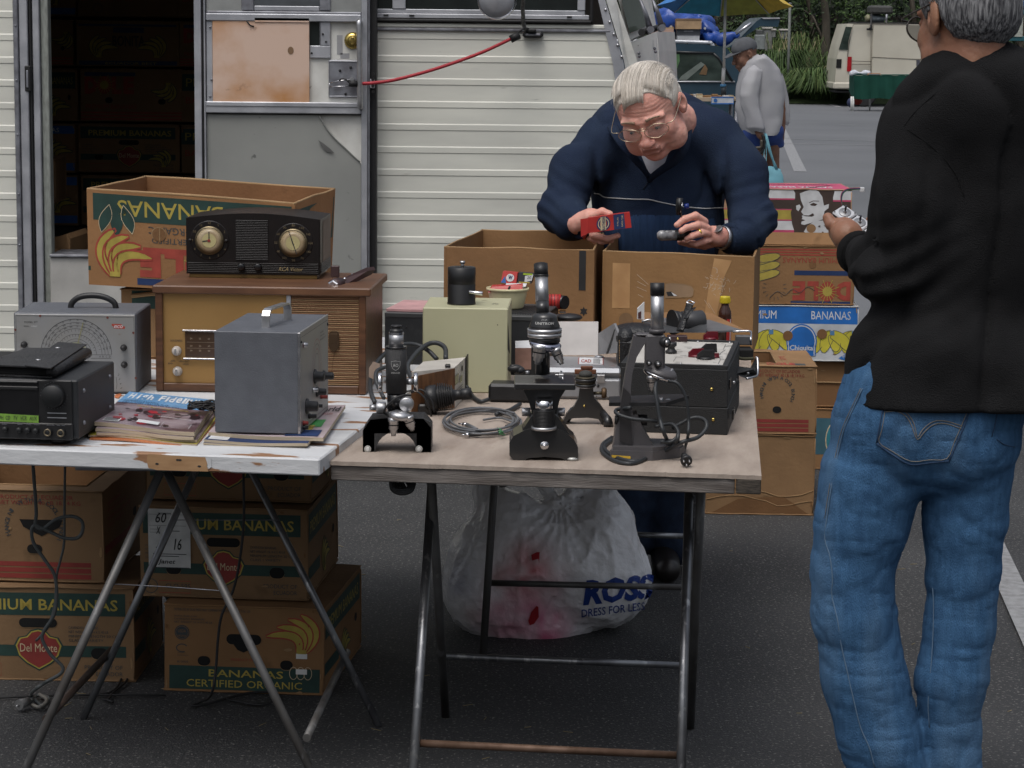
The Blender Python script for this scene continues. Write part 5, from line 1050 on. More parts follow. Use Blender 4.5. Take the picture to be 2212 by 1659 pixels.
t=thing('test_instrument','Plain grey steel instrument with a silver handle standing on magazines, knobs facing right','test instrument',B_+Vector((-.09,.17,0)))
b=MB();b.box((-Wg,0,0),(-.004,Dg,Hg),hamm,.0015,m);b.build('case',t);e3=m.to_3x3()
b=MB();b.box((-.0038,-.001,.001),(0,Dg+.001,Hg+.001),panel,.001,m);b.box((-.005,-.0025,.0),(.001,-.0008,Hg),chrome,.0005,m)
fs=Fr(m@Vector((0,0,0)),e3@Vector((0,1,0)),(0,0,1));redi=M('red_ink',(.40,.06,.05),rough=.6)
for r,m_ in((.058,redi),(.047,ink),(.036,redi),(.026,ink)):b.ring(fs,.20,.125,r,.0009,m_,.0006,0,359)
b.stroke(fs,[(.01,.01),(.34,.01),(.34,.21),(.01,.21)],.0008,ink,.0005,True);b.text(fs,'EICO',.03,.185,.008,redi,w=.03);smallprint(b,fs,.24,.19,.07,3,ink,.004,.008)
for u in(.01,.34):b.ell(fs.p(u,.2,0),.0035,rubber,seg=8,rings=5)
b.build('panel',t)
for u,v,r,h,m_ in((.04,.190,.006,.010,satin),(.175,.102,.0145,.022,blackp),(.285,.088,.011,.024,blackp),(.20,.064,.010,.022,blackp),(.075,.050,.015,.026,blackp),(.25,.045,.005,.016,pdred),(.18,.035,.005,.017,blackp),(.10,.024,.006,.018,blackp),(.03,.020,.005,.012,pdred),(.03,.010,.005,.012,blackp),(.15,.075,.006,.012,satin)):
 b=MB();b.lathe([(r,0),(r,.004),(r*.8,.005),(r*.8,h),(0,h)]if h<.02 else[(r*1.15,0),(r*1.15,.003),(r*.8,.006),(r*.75,h-.002),(r*.6,h),(0,h)],fs.p(u,v,0),fs.N,m_,18);b.build('knob',t)
b=MB();P=[(.095,.10,0),(.095,.10,.024),(.095,.106,.032),(.095,.19,.034),(.095,.2,.026),(.095,.2,0)];x0=-.088
for a,c in zip(P[:-1],P[1:]):b.tube([m@Vector((x0,a[1]+.02,Hg+a[2])),m@Vector((x0,c[1]+.02,Hg+c[2]))],.0085,satin,8,flat=.35)
b=MB();hp=[(.08,0),(.08,.026),(.088,.037),(.10,.041),(.215,.041),(.228,.037),(.235,.026),(.235,0)];hi_=[(.085,0),(.085,.024),(.092,.033),(.102,.0365),(.213,.0365),(.224,.033),(.230,.024),(.230,0)]
for i in range(7):b.prism([m@Vector((x0-.012+.13*(y-.08),y,Hg+z_))for y,z_ in(hp[i],hp[i+1],hi_[i+1],hi_[i])],e3@Vector((.017,0,0)),satin);b.build('handle',t)
b=MB();random.seed(8);c_=z4.on(1300,1030,.805);pts=[]
for i in range(60):a=i*1.35;pts.append(c_+Vector((.026*math.cos(a)*random.uniform(.5,1.2)+.012*math.sin(i*.3),.03*math.sin(a)*random.uniform(.4,1.2),.006+.018*random.random())))
pts+=[c_+Vector((.02,-.01,.01)),c_+Vector((.035,-.03,-.012)),c_+Vector((.045,-.05,-.02))]
b.tube(pts,.0022,rubber,6,4);tag(b.build('cord_bundle'),'Black cord bunched up between the magazine pile and the grey instrument case','cord')
b=MB();P=[z4.on(*p,.7712)for p in((735,940),(760,945),(780,925),(770,918),(740,925))];b.prism(P,(0,0,.002),MATS['mag_orange']);tag(b.build('paper_scrap'),'Orange paper corner poking out behind the receiver and magazine pile','paper')
class Lo:
 def __init__(s,zm,cx,by,z):s.zm=zm;s.o=zm.on(cx,by,z);s.Y=s.o.y;s.k=zm.k*s.Y/FP
 def p(s,x,y,dy=0.):return s.zm.at(x,y,s.Y+dy)
def rod(b,L,x0,y0,x1,y1,r,mt,d0=0.,d1=None,r1=None,seg=22):b.cyl(L.p(x0,y0,d0),L.p(x1,y1,d0 if d1 is None else d1),r*L.k,mt,r2=(r1 or r)*L.k,seg=seg)
L=Lo(z5,490,1478,.75);t=thing('microscope','Small black microscope with a white shield badge and an arched two-footed base','microscope',L.o+Vector((0,.05,0)))
crk=M('crackle_black',(.021,.021,.022),rough=.5,vs=60,bump=.35,bs=700)
b=MB();n=12
out=[(245,1475),(245,1320),(300,1240),(420,1228),(560,1228),(690,1232),(745,1260),(747,1330),(745,1475),(640,1478)]+[(490+150*math.cos(R(a)),1478-150*math.sin(R(a)))for a in range(20,161,14)]+[(330,1478)]
b.prism([L.p(x,y)for x,y in out][::-1],(0,.018,0),crk)
b.prism([L.p(x,y)for x,y in((245,1320),(300,1240),(420,1228),(690,1232),(747,1300),(747,1475),(640,1478),(640,1340),(330,1340),(330,1478),(245,1475))][::-1],(.0,.095,.0),crk);b.build('base',t)
for x in(281,658):b=MB();c_=L.p(x,1455,-.002);b.cyl(c_+Vector((0,-.002,0)),c_+Vector((0,.012,0)),.0078,M('clear_foot',(.45,.45,.42),rough=.2),seg=18,ch=.001);b.lathe([(.005,0),(.0035,.0015)],c_+Vector((0,-.0022,0)),(0,-1,0),M('foot_rim',(.7,.7,.68),rough=.2));b.build('foot',t)
b=MB();rod(b,L,492,1040,490,710,78,crk,.03);b.lathe([(80*L.k,0),(80*L.k,.004)],L.p(490,712,.03),(0,0,1),blackg);b.build('body_tube',t)
b=MB();rod(b,L,490,712,491,597,55,satin,.03);b.lathe([(57*L.k,0),(57*L.k,.005)],L.p(491,612,.03),(0,0,1),chrome,cap=False);b.build('chrome_neck',t)
b=MB();c_=L.p(491,597,.03);b.lathe([(.050*.29,0),(.0145,.003),(.0135,.006),(.0100,.0075),(.0105,.011),(.0125,.0135),(.0115,.0155),(.009,.0155),(.008,.013),(0,.013)],c_,(0,0,1),blackp);b.build('eyepiece',t)
r_=78*L.k;cT=L.p(490,830,.03)
def tubew(u,v,l):a=u/r_;return cT+Vector((math.sin(a)*(r_+l),-math.cos(a)*(r_+l),v))
fT=Fr(cT,(1,0,0),(0,0,1),tubew);b=MB();k=L.k;wi=M('badge_white',(.6,.6,.58),rough=.5)
sh=[(-34,28),(0,34),(34,28),(32,-2),(20,-26),(0,-38),(-20,-26),(-32,-2)];b.stroke(fT,[(x*k,y*k)for x,y in sh],.0007,wi,.0006,True);b.text(fT,'AO',-20*k,-12*k,24*k,wi,w=40*k,l=.0006);b.text(fT,'SPENCER',-33*k,-62*k,10*k,wi,w=66*k,l=.0006);b.build('badge',t)
b=MB();b.cyl(L.p(405,955,.05),L.p(600,955,.05),.004,satin);b.cyl(L.p(560,960,.04),L.p(620,960,.04),.007,satin);b.build('focus_shaft',t)
for x0,x1 in((358,388),(620,650)):b=MB();b.cyl(L.p(x0,962,.045),L.p(x1,962,.045),72*L.k,chrome,seg=30,ch=.0015);b.build('focus_knob',t)
b=MB();b.cyl(L.p(295,1150,.04),L.p(345,1150,.04),22*L.k,satin);b.cyl(L.p(345,1152,.04),L.p(415,1152,.04),46*L.k,satin,seg=26,ch=.001);b.build('fine_knob',t)
b=MB();c_=L.p(565,1130,-.012);b.lathe([(.0,.0),(.014,0),(.0157,-.002),(.0157,-.022),(.008,-.03)][::-1],c_,(0,-1,0),satin,28);b.build('lamp_knob',t)
b=MB();rod(b,L,492,1160,492,1035,70,blackg,.03);b.box(L.p(420,1240,.01),L.p(575,1150,.07),crk,.004);b.lathe([(.022,0),(.025,.006),(.024,.012),(.012,.018)],L.p(515,1235,-.018),(.15,0,1),satin,26);b.build('arm',t)
def objective(L,t,x0,y0,x1,y1,r,dy=0.,nm='objective'):
 a,c=L.p(x0,y0,dy),L.p(x1,y1,dy);d=c-a;H=d.length;r*=L.k;b=MB()
 b.lathe([(r*.8,0),(r*1.12,.0),(r*1.12,H*.20),(r,H*.22),(r,H*.62),(r*.78,H*.66),(r*.75,H*.82),(r*.5,H*.86),(r*.45,H),(0,H)],a,d,satin,22);b.lathe([(r*1.01,H*.36),(r*1.01,H*.42)],a,d,blackg,22,cap=False);b.build(nm,t)
objective(L,t,472,1225,471,1358,37,-.022);objective(L,t,575,1215,612,1318,37,-.022)
b=MB();b.tube([L.p(600,1060,-.02),L.p(520,1065,-.03),L.p(440,1120,-.03),L.p(400,1180,-.02),L.p(420,1200,0)],.0022,rubber,6,4);b.build('wire',t)
L=Lo(z5,850,1200,.75);t=thing('microscope_lamp','Black ribbed lamp housing with its wire, behind the small badged microscope','lamp',L.o)
b=MB();a=L.p(700,1085,0);c=L.p(1045,1045,.0);ax=(c-a).normalized();ln=(c-a).length;pr=[(0.0,0),(.022,.0),(.028,.004),(.031,.012),(.031,.030)]
for i in range(7):r0=.0335-.0018*max(0,i-2)*1.1;h0=.031+i*.0052;pr+=[(r0*.80,h0),(r0*.80,h0+.0026),(r0,h0+.003),(r0,h0+.0050)]
pr+=[(.015,.070),(.012,.078),(.012,.088),(.014,.089),(.014,ln),(0,ln)];b.lathe(pr,a,ax,blackp,30);b.build('housing',t)
b=MB();b.box(L.p(650,1230,-.01),L.p(760,1110,.03),blackg,.004);b.cyl(L.p(770,1215,0),L.p(770,1130,0),.006,blackg);b.build('clamp',t)
b=MB();b.tube([L.p(560,1150,-.03),L.p(520,1060,-.03),L.p(620,1025,-.04),L.p(700,1080,-.045),L.p(740,1180,-.04),L.p(745,1230,-.03),L.p(690,1255,-.03),L.p(620,1220,-.02)],.0024,rubber,6,5);b.tube([L.p(600,1040,-.02),L.p(680,1020,-.035),L.p(750,1100,-.04),L.p(770,1180,-.04)],.0024,rubber,6,5);b.build('wire',t)
zt=.852;Pt=[z5.on(605,888,zt),z5.on(915,858,zt),z5.on(1003,780,zt),z5.on(690,812,zt)];t=thing('meter_box','White box with a wood-grain front and switch panel before the tall pale green box','instrument',sum(Pt,Vector())/4-Vector((0,0,.1)))
cm=M('off_white',(.58,.55,.50),rough=.45,vs=12);wg=M('fake_woodgrain',(.17,.08,.035),rough=.45,vs=10,col2=(.07,.03,.014),st=(9,9,1.2))
b=MB();b.prism([p+Vector((0,0,0))for p in Pt][::-1],(0,0,-.100),cm);b.build('body',t)
F1=FaceFr(Pt[0]-Vector((0,0,.100)),Pt[1]-Vector((0,0,.100)),Pt[1],Pt[0]);F2=FaceFr(Pt[1]-Vector((0,0,.100)),Pt[2]-Vector((0,0,.100)),Pt[2],Pt[1])
b=MB();b.prism([F1.p(-.002,.002,.0006),F1.p(F1.W+.001,.002,.0006),F1.p(F1.W+.001,F1.H-.001,.0006),F1.p(-.002,F1.H-.012,.0006)],F1.N*.002,wg);b.build('front_panel',t)
b=MB();b.prism([F2.p(F2.W*.95,0,.001),F2.p(F2.W*1.1,0,.001),F2.p(F2.W*1.08,F2.H+.006,.001),F2.p(F2.W*.93,F2.H+.003,.001)],F2.N*.003,blackp);b.rect(F2,.05*F2.W,.55*F2.H,.35*F2.W,.78*F2.H,blackg,.0015);b.rect(F2,.45*F2.W,.5*F2.H,.65*F2.W,.66*F2.H,blackg,.0015);b.rect(F2,.6*F2.W,.75*F2.H,.7*F2.W,.88*F2.H,ink,.0015)
for i in range(5):b.rect(F2,.1*F2.W,(.2+.05*i)*F2.H,.7*F2.W,(.215+.05*i)*F2.H,ink,.0015)
b.build('switch_panel',t);b=MB();b.box(z5.at(848,858,5.78),z5.at(890,828,5.80),blackp,.002);b.build('clip',t)
A_=z5.on(683,1036,.7505);m=bm(A_,R(-2));Wb,Hb,Db=.2165,.2165,.25;lime=M('beige_green_enamel',(.47,.46,.30),rough=.45,vs=3,col2=(.42,.41,.26),col3=(.2,.18,.1),lo3=.73,hi3=.76,vs3=30)
t=thing('instrument_box','Tall pale green metal box with a black cylinder on top, middle of the wood table','instrument',A_+Vector((.1,.12,0)))
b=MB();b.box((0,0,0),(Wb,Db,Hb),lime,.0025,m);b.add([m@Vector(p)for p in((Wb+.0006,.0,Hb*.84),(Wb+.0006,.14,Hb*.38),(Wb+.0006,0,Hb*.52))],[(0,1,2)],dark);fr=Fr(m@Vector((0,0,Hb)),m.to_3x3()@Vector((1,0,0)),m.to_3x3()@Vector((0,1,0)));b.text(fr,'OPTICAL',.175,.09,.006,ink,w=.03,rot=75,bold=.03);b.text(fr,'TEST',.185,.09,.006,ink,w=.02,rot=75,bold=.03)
f=ffr(m);b.oval(f,.19,.175,.0015,.0015,ink);b.build('case',t)
Yc=A_.y+.09;b=MB();kb_=z5.k*Yc/FP;c_=z5.at(970,368,Yc);c_.z=.7505+Hb;r_=103*kb_;b.lathe([(r_+.001,0),(r_+.001,.004),(r_,.006),(r_,.052),(r_-.0006,.053),(r_,.054),(r_,.094),(r_-.003,.096),(0,.097)],c_,(0,0,1),M('satin_black',(.012,.012,.013),rough=.38),40)
b.build('cylinder',t);b=MB();b.cyl(c_+Vector((.002,0,.096)),c_+Vector((.002,0,.104)),.004,satin);b.cyl(c_+Vector((.002,0,.104)),c_+Vector((.002,0,.111)),.0066,satin);b.build('top_knob',t)
b=MB();b.cyl(c_+Vector((.02,-.028,.034)),c_+Vector((.055,-.035,.031)),.0052,chrome,ch=.001);b.build('lever',t)
A_=Vector((z5.at(405,700,6.45).x,6.45,.751));B_=z5.at(1560,700,6.38);m=bm(A_,math.atan2(B_.y-A_.y,B_.x-A_.x));Wk=(B_-A_).xy.length;Hk=.158
t=thing('electronic_chassis','Long low dark grey cabinet lying across the wood table behind the pale green box','electronics',A_+Vector((.25,.15,0)))
b=MB();b.box((0,0,0),(Wk,.30,Hk),hamd,.002,m);b.box((.0,-.002,Hk-.012),(Wk,.302,Hk+.001),M('chassis_grey',(.045,.048,.05),rough=.5),.002,m);f=ffr(m)
for u in(.06,.12,.45,.50):b.ell(f.p(u,.12,.0),.0025,blackg,seg=8,rings=5)
for i in range(16):b.box((Wk-.13+.007*i,.04,Hk+.0012),(Wk-.127+.007*i,.25,Hk+.003),hamd,0,m)
b.build('case',t)
b=MB();fr=Fr(m@Vector((0,0,Hk+.002)),m.to_3x3()@Vector((1,0,0)),m.to_3x3()@Vector((0,1,0)));b.prism([fr.p(.0,.02,0),fr.p(.21,.02,0),fr.p(.22,.25,0),fr.p(0,.25,0)],(0,0,.006),M('folder_pink',(.58,.33,.33),rough=.6));tag(b.build('folder'),'Pink paper folder lying on the dark cabinet, left of the pale green box','folder')
Yt=6.56;c_=z5.at(1308,440,Yt);c_.z=.751+Hk+.004;kt=z5.k*Yt/FP;t=thing('plastic_tub','Yellow plastic tub holding small cartons, standing on the dark cabinet','tub',c_)
ty=M('tub_yellow',(.72,.66,.40),rough=.4);b=MB();R1=158*kt;Ht=.056;b.lathe([(R1*.72,0),(R1*.76,.004),(R1*.93,Ht*.85),(R1*.93,Ht*.86),(R1,Ht*.88),(R1,Ht),(R1*.96,Ht),(R1*.90,Ht*.8),(R1*.72,.006),(0,.006)],c_,(0,0,1),ty,36);b.build('bowl',t)
redc=M('carton_red',(.50,.035,.03),rough=.4);zt=c_.z+Ht
def slab(P,th,mt,nm,lab,cat,extra=None):
 b=MB();b.prism(P,th,mt)
 if extra:extra(b,FaceFr(*P[:4]))
 return tag(b.build(nm),lab,cat)
slab([Z(1165,305,Yt-.03),Z(1415,300,Yt-.03),Z(1420,248,Yt-.02),Z(1195,262,Yt-.02)],(.0,.03,.002),redc,'tube_carton','Open red carton with bare cardboard edges lying across the yellow tub','carton',lambda b,f:(b.poly(f,[(.1*f.W,.35*f.H),(.85*f.W,.3*f.H),(.9*f.W,.85*f.H),(.2*f.W,.9*f.H)],cbe,-.0006-.0004),b.rect(f,.55*f.W,.1*f.H,.62*f.W,.9*f.H,dark,.001)))
slab([Z(1258,232,Yt),Z(1370,245,Yt),Z(1382,160,Yt+.01),Z(1275,150,Yt+.01)],(.004,.025,.0),redc,'tube_carton','Red carton with a white round W mark, standing in the yellow tub','carton',lambda b,f:(b.oval(f,.55*f.W,.5*f.H,.011,.011,pwhite,-.001 if f.N.y>0 else .001),b.text(f,'W',.42*f.W,.36*f.H,.011,pblue2,w=.012,l=.002,bold=.05),b.poly(f,[(0,0),(.35*f.W,0),(.2*f.W,.6*f.H)],pblue,.0012)))
slab([Z(1380,235,Yt+.01),Z(1480,240,Yt+.01),Z(1505,165,Yt+.015),Z(1390,158,Yt+.015)],(.004,.022,.0),M('carton_multi',(.03,.03,.04),rough=.4),'tube_carton','Black and yellow carton leaning in the yellow tub, right of the red W carton','carton',lambda b,f:(b.poly(f,[(.5*f.W,.1*f.H),(.98*f.W,.3*f.H),(.95*f.W,.9*f.H),(.45*f.W,.7*f.H)],pwhite,.001),b.rect(f,.3*f.W,.80*f.H,.9*f.W,.97*f.H,M('carton_green',(.35,.5,.03),rough=.4),.0013),b.rect(f,.1*f.W,.02*f.H,.9*f.W,.14*f.H,pyel,.0013),b.text(f,'20',.62*f.W,.45*f.H,.008,ink,l=.002)))
slab([Z(1290,262,Yt-.01),Z(1440,262,Yt-.01),Z(1450,240,Yt),Z(1300,236,Yt)],(.0,.02,.0),pwhite,'tube_carton','White slip of card between the cartons in the yellow tub','carton')
t=thing('camera_gear','Red and black lens-like object lying on the long dark cabinet','gadget',Z(1670,430,6.7));b=MB();b.cyl(Z(1612,372,6.66),Z(1700,372,6.66),.021,redc,seg=24);b.cyl(Z(1700,375,6.66),Z(1732,378,6.65),.019,blackg,seg=24);b.build('barrel',t)
b=MB();
for x in(1625,1650,1675):b.cyl(Z(x,372,6.66),Z(x+6,372,6.66),.0216,M('tin_dark',(.15,.02,.02),rough=.4),seg=24)
b.box(Z(1690,455,6.62),Z(1735,430,6.68),blackg,.004);b.build('rings',t)
t=thing('pouch','Rounded black pouch lying below the red lens-like object','pouch',Z(1760,520,6.45));b=MB();b.ell(Z(1765,487,6.5),(.035,.03,.011),blackp);b.ell(Z(1700,490,6.52),(.026,.02,.011),blackp);b.build('pouch_body',t)
slab([Z(1665,765,6.28),Z(1972,765,6.28),Z(1975,522,6.32),Z(1675,522,6.32)],(0,.012,0),M('white_board',(.55,.52,.50),rough=.6,vs=10),'white_carton','White upright board standing behind the silver case','board')
slab([z6.at(362,760,6.18),z6.at(500,750,6.02),z6.at(505,600,6.02),z6.at(475,532,6.05),z6.at(362,605,6.2)],(0.006,.006,0),M('grey_board',(.27,.27,.28),rough=.6,vs=10),'card_sheet','Bent grey card sheet between the white board and the black leather bag','card',lambda b,f:b.poly(f,[(f.W*.42,0),(f.W*.52,0),(f.W*.55,f.H),(f.W*.42,f.H*.9)],ink,.001))
slab([Z(1365,870,6.12),Z(1482,870,6.12),Z(1482,712,6.12),Z(1365,712,6.12)],(0,.05,0),M('pink_brown',(.30,.17,.13),rough=.7,vs=30,col2=(.22,.12,.09)),'small_carton','Pinkish brown carton with a white top right of the pale green box','carton',lambda b,f:b.prism([f.p(0,f.H,.0),f.p(f.W,f.H,0),f.p(f.W,f.H+.016,-.03),f.p(0,f.H+.014,-.03)],(0,.002,0),pwhite))
t=thing('clamp_knob','Black knurled knobs beside the pinkish brown carton','knob',Z(1375,930,5.95));b=MB();b.ell(Z(1365,865,5.98),(.020,.012,.011),blackp);b.ell(Z(1400,875,5.98),(.012,.012,.010),hamd);b.build('knob',t);b=MB();b.cyl(Z(1345,900,5.98),Z(1350,850,5.98),.006,blackp);b.cyl(Z(1350,855,5.98),Z(1350,835,5.98),.009,blackp);b.build('stem',t)
A_=z5.on(1625,1088,.7505);B_=z5.on(2105,1085,.7505);m=bm(A_,R(-2));Wv=.178;t=thing('metal_case','Silver hinged metal case with a red and white sticker, right behind the tall microscope','case',A_+Vector((.09,.06,0)))
silv=M('silver_enamel',(.33,.34,.36),rough=.35,metal=.5,vs=12,col2=(.27,.28,.30),col3=(.15,.14,.13),lo3=.69,hi3=.73,vs3=40)
b=MB();b.box((-.03,0,0),(Wv,.23,.056),silv,.008,m);b.build('tray',t);b=MB();b.box((-.032,-.002,.057),(Wv+.002,.232,.079),silv,.010,m)
fr=Fr(m@Vector((0,0,.0792)),m.to_3x3()@Vector((1,0,0)),m.to_3x3()@Vector((0,1,0)));b.rect(fr,.068,.070,.130,.200,pwhite,.0004);b.stroke(fr,[(.068,.070),(.130,.070),(.130,.200),(.068,.200)],.002,pred,.0008,True);b.text(fr,'CAD',.074,.105,.06,pred,w=.026,l=.0008,bold=.03)
for i in range(6):b.rect(fr,.106+.003*i,.085,.1075+.003*i,.185,ink,.0008)
b.stroke(fr,[(.13,.05),(.15,.04),(.16,.06)],.001,pred,.0006);b.build('lid',t)
b=MB();b.lathe([(.012,0),(.012,.004),(.009,.006),(0,.006)],m@Vector((.12,.205,.079)),(0,0,1),silv,20);b.build('lid_button',t)
for u in(.01,.115):b=MB();b.box((u,-.006,.044),(u+.02,-.002,.064),satin,.001,m);b.build('hinge',t)
b=MB();b.ell(m@Vector((.118,-.0,.035)),(.004,.003,.004),ink);b.build('rivet',t)
brick=thing('power_brick','Black rounded power supply brick in front of the pale green box','power supply',Z(1320,1110,5.65));b=MB();A_=z5.on(1165,1110,.7505);m=bm(A_,R(-5));b.box((0,0,0),(.125,.075,.046),blackp,.007,m);b.build('case',brick)
cabm=M('grey_cable',(.030,.034,.038),rough=.5)
b=MB();b.tube([z5.on(1170,1090,.76),z5.on(1110,1105,.757),z5.on(1060,1075,.757),z5.on(1030,1030,.77),z5.on(1010,1000,.79)],.0052,cabm,8,4);b.tube([z5.on(1400,1125,.757),z5.on(1330,1165,.757),z5.on(1250,1190,.757),z5.on(1225,1200,.757)],.0052,cabm,8,4);b.build('cable',brick)
def cpath(P,r,lab,nm='cable',mt=cabm,n=5,cat='cable'):b=MB();b.tube(P,r,mt,8,n);return tag(b.build(nm),lab,cat)
cpath([Z(855,790,5.95),Z(850,715,6.0),Z(800,678,6.02),Z(735,680,6.02),Z(660,730,5.98),Z(600,800,5.92),Z(575,860,5.88),Z(620,980,5.80)],.0062,'Thick grey cable arching over the meter box, nearest the pale green box')
cpath([Z(790,795,6.0),Z(730,735,6.02),Z(650,692,6.03),Z(560,685,6.02),Z(470,715,5.98),Z(390,770,5.93),Z(330,850,5.87),Z(300,940,5.8),Z(305,1040,5.72),Z(335,1115,5.68)],.0058,'Thick grey cable looping down behind the small badged microscope')
cpath([Z(420,850,5.8),Z(350,880,5.75),Z(340,940,5.72),Z(360,1000,5.7),Z(400,1080,5.65)],.0050,'Short grey cable end at the left of the small badged microscope')
b=MB();b.prism([Z(320,812,5.78),Z(370,830,5.78),Z(372,900,5.78),Z(330,945,5.78),Z(288,925,5.78),Z(292,860,5.78)],(0,.002,0),M('old_tag',(.36,.27,.21),rough=.8));tag(b.build('paper_tag'),'Crumpled brown paper tag tied to the thick cable','tag')
t=thing('coiled_lead','Coiled light grey lead with metal plugs and a green twist tie','cable',z5.on(1120,1270,.75));lg=M('lead_grey',(.13,.135,.145),rough=.45)
b=MB();P=[]
for i in range(66):a=2*math.pi*i/13.2;q_=1-.10*math.sin(i*.35)-.012*(i//13);P.append(z5.on(1118+268*q_*math.cos(a),1262+88*q_*math.sin(a)-6*(i//13),.7545+.003*(i//13)))
b.tube(P,.0027,lg,8,3);P2=[z5.on(1130,1240,.757),z5.on(1250,1225,.757),z5.on(1340,1250,.76),z5.on(1400,1240,.76)];b.tube(P2,.0027,lg,8,4);b.build('lead',t)
for(x0,y0),(x1,y1),(x2,y2),mt in(((1085,1312),(1010,1278),(950,1268),lg),((1115,1345),(1025,1350),(972,1352),blackp),((1300,1290),(1370,1262),(1405,1243),blackp)):
 b=MB();b.cyl(z5.on(x0,y0,.758),z5.on(x1,y1,.758),.0042,mt,r2=.0052);b.build('plug',t);b=MB();a_=z5.on(x1,y1,.758);c2=z5.on(x2,y2,.758);b.cyl(a_,a_+(c2-a_)*.45,.0048,chrome);b.cyl(a_+(c2-a_)*.4,c2,.0018,chrome);b.build('plug_pin',t)
b=MB();b.tube([z5.on(1235,1300,.765),z5.on(1262,1318,.768),z5.on(1250,1340,.765),z5.on(1290,1352,.757)],.0018,M('tie_green',(.05,.22,.08),rough=.5),6,4);b.tube([z5.on(1240,1322,.766),z5.on(1275,1330,.766),z5.on(1245,1350,.757)],.0016,MATS['tie_green'],6,4);b.build('twist_tie',t)
L=Lo(z5,1580,1540,.75);k=L.k;t=thing('microscope','Tallest black and chrome microscope with a white maker\'s name on its head','microscope',L.o+Vector((0,.06,0)))
blk=M('black_enamel',(.017,.017,.018),rough=.28,vs=14,col2=(.02,.02,.02),coat=.3,col3=(.16,.16,.16),lo3=.735,hi3=.76,vs3=60)
b=MB();fo=[(1343,1525),(1322,1500),(1322,1410),(1350,1360),(1430,1320),(1500,1300),(1655,1300),(1730,1330),(1800,1390),(1825,1440),(1827,1515),(1800,1540),(1745,1540),(1700,1522),(1580,1512),(1460,1522),(1420,1542),(1370,1542)]
b.prism([L.p(x,y)for x,y in fo][::-1],(0,.105,0),blk);b.prism([L.p(x,y,.012)for x,y in((1400,1345),(1478,1225),(1500,1205),(1660,1205),(1682,1225),(1765,1350))][::-1],(0,.08,0),blk)
bk=[(1430,1180),(1500,1165),(1655,1165),(1730,1230),(1740,1300),(1500,1300),(1400,1300)]
q1=[L.p(1345,1365,.0),L.p(1430,1322,0),L.p(1730,1332,0),L.p(1812,1400,0),L.p(1826,1440,0)];q2=[p+Vector((0,.12,.012))for p in q1]
b.build('base',t)
b=MB();c_=L.p(1580,1427,-.001);b.lathe([(.0095,0),(.0095,.002),(.006,.003),(.004,.003),(.003,.010),(0,.010)],c_,(0,-1,0),chrome,20);b.build('screw',t);b=MB();b.ell(L.p(1785,1528,.004),(.0125,.009,.005),M('flaked_metal',(.5,.5,.48),rough=.4,metal=.6));b.build('worn_corner',t)
b=MB();rod(b,L,1575,1310,1575,1288,96,satin,.005)
for i in range(12):y_=1288-i*10.2;rod(b,L,1575,y_,1575,y_-6,82,blackp,.005);rod(b,L,1575,y_-6,1575,y_-10.4,77,blackp,.005)
b.build('ribbed_collar',t);b=MB();rod(b,L,1577,1168,1577,1095,65,chrome,.005);b.build('chrome_sleeve',t)
for x0,x1 in((1413,1478),(1667,1730)):b=MB();b.cyl(L.p(x0,1182,.07),L.p(x1,1182,.07),.0095,satin,seg=22,ch=.001);b.build('focus_knob',t)
b=MB();b.prism([L.p(x,y,.035)for x,y in((1425,1020),(1735,1020),(1695,1080),(1665,1200),(1490,1200),(1460,1090))][::-1],(0,.05,0),blk);b.build('bracket',t)
a,c=L.p(1357,1018,-.015),L.p(1808,978,-.015);b=MB();b.box((a.x,a.y,a.z),(c.x,a.y+.135,c.z),blk,.002);b.build('stage',t)
b=MB();b.cyl(L.p(1455,903,.02),L.p(1455,885,.02),.004,satin);b.ell(L.p(1455,886,.02),(.005,.005,.002),satin);b.box(L.p(1683,935,.0),L.p(1720,895,.02),satin,.001);b.tube([L.p(1690,898,.02),L.p(1705,885,.02),L.p(1715,945,-.005)],.002,satin,6,3);b.build('stage_clip',t)
b=MB();b.tube([L.p(1565,900,.10),L.p(1565,760,.095),L.p(1575,640,.085)],.016,blk,12);b.build('limb',t)
b=MB();rod(b,L,1580,665,1580,630,118,blk,.04);rod(b,L,1580,630,1580,600,128,satin,.04);rod(b,L,1580,597,1580,568,130,satin,.04);rod(b,L,1580,600,1580,597,124,blackg,.04);b.build('silver_ring',t)
b=MB();b.lathe([(.034,0),(.033,.006),(.0285,.018),(.0275,.024),(.025,.030),(.015,.034),(0,.036)],L.p(1580,568,.04),(0,0,1),blk,32);b.build('head',t)
rh=.0285;cH=L.p(1580,520,.04)
def hw(u,v,l):a=u/rh;return cH+Vector((math.sin(a)*(rh+l+.0025-.25*abs(v)),-math.cos(a)*(rh+l+.0025),v))
fh=Fr(cH,(1,0,0),(0,0,1),hw);b=MB();b.text(fh,'UNITRON',-.020,-.003,.0058,wi,w=.040,l=.0008,bold=.04,shear=.15);b.text(fh,'M.P.',-.006,.0055,.0036,wi,w=.012,l=.0008);b.text(fh,'55680',-.010,-.012,.004,wi,w=.020,l=.0012);b.build('maker_name',t)
b=MB();rod(b,L,1565,465,1563,375,50,blk,.045,.055);b.build('lower_sleeve',t);b=MB();rod(b,L,1563,378,1556,180,50,satin,.055,.085);b.build('draw_tube',t)
b=MB();rod(b,L,1556,190,1552,98,53,blackp,.083,.095);b.lathe([(55*k,0),(55*k,.004)],L.p(1556,186,.084),(0,.1,1),blackp,24);b.ell(L.p(1552,98,.096),(52*k,52*k,.004),blackp);b.build('eyepiece',t)
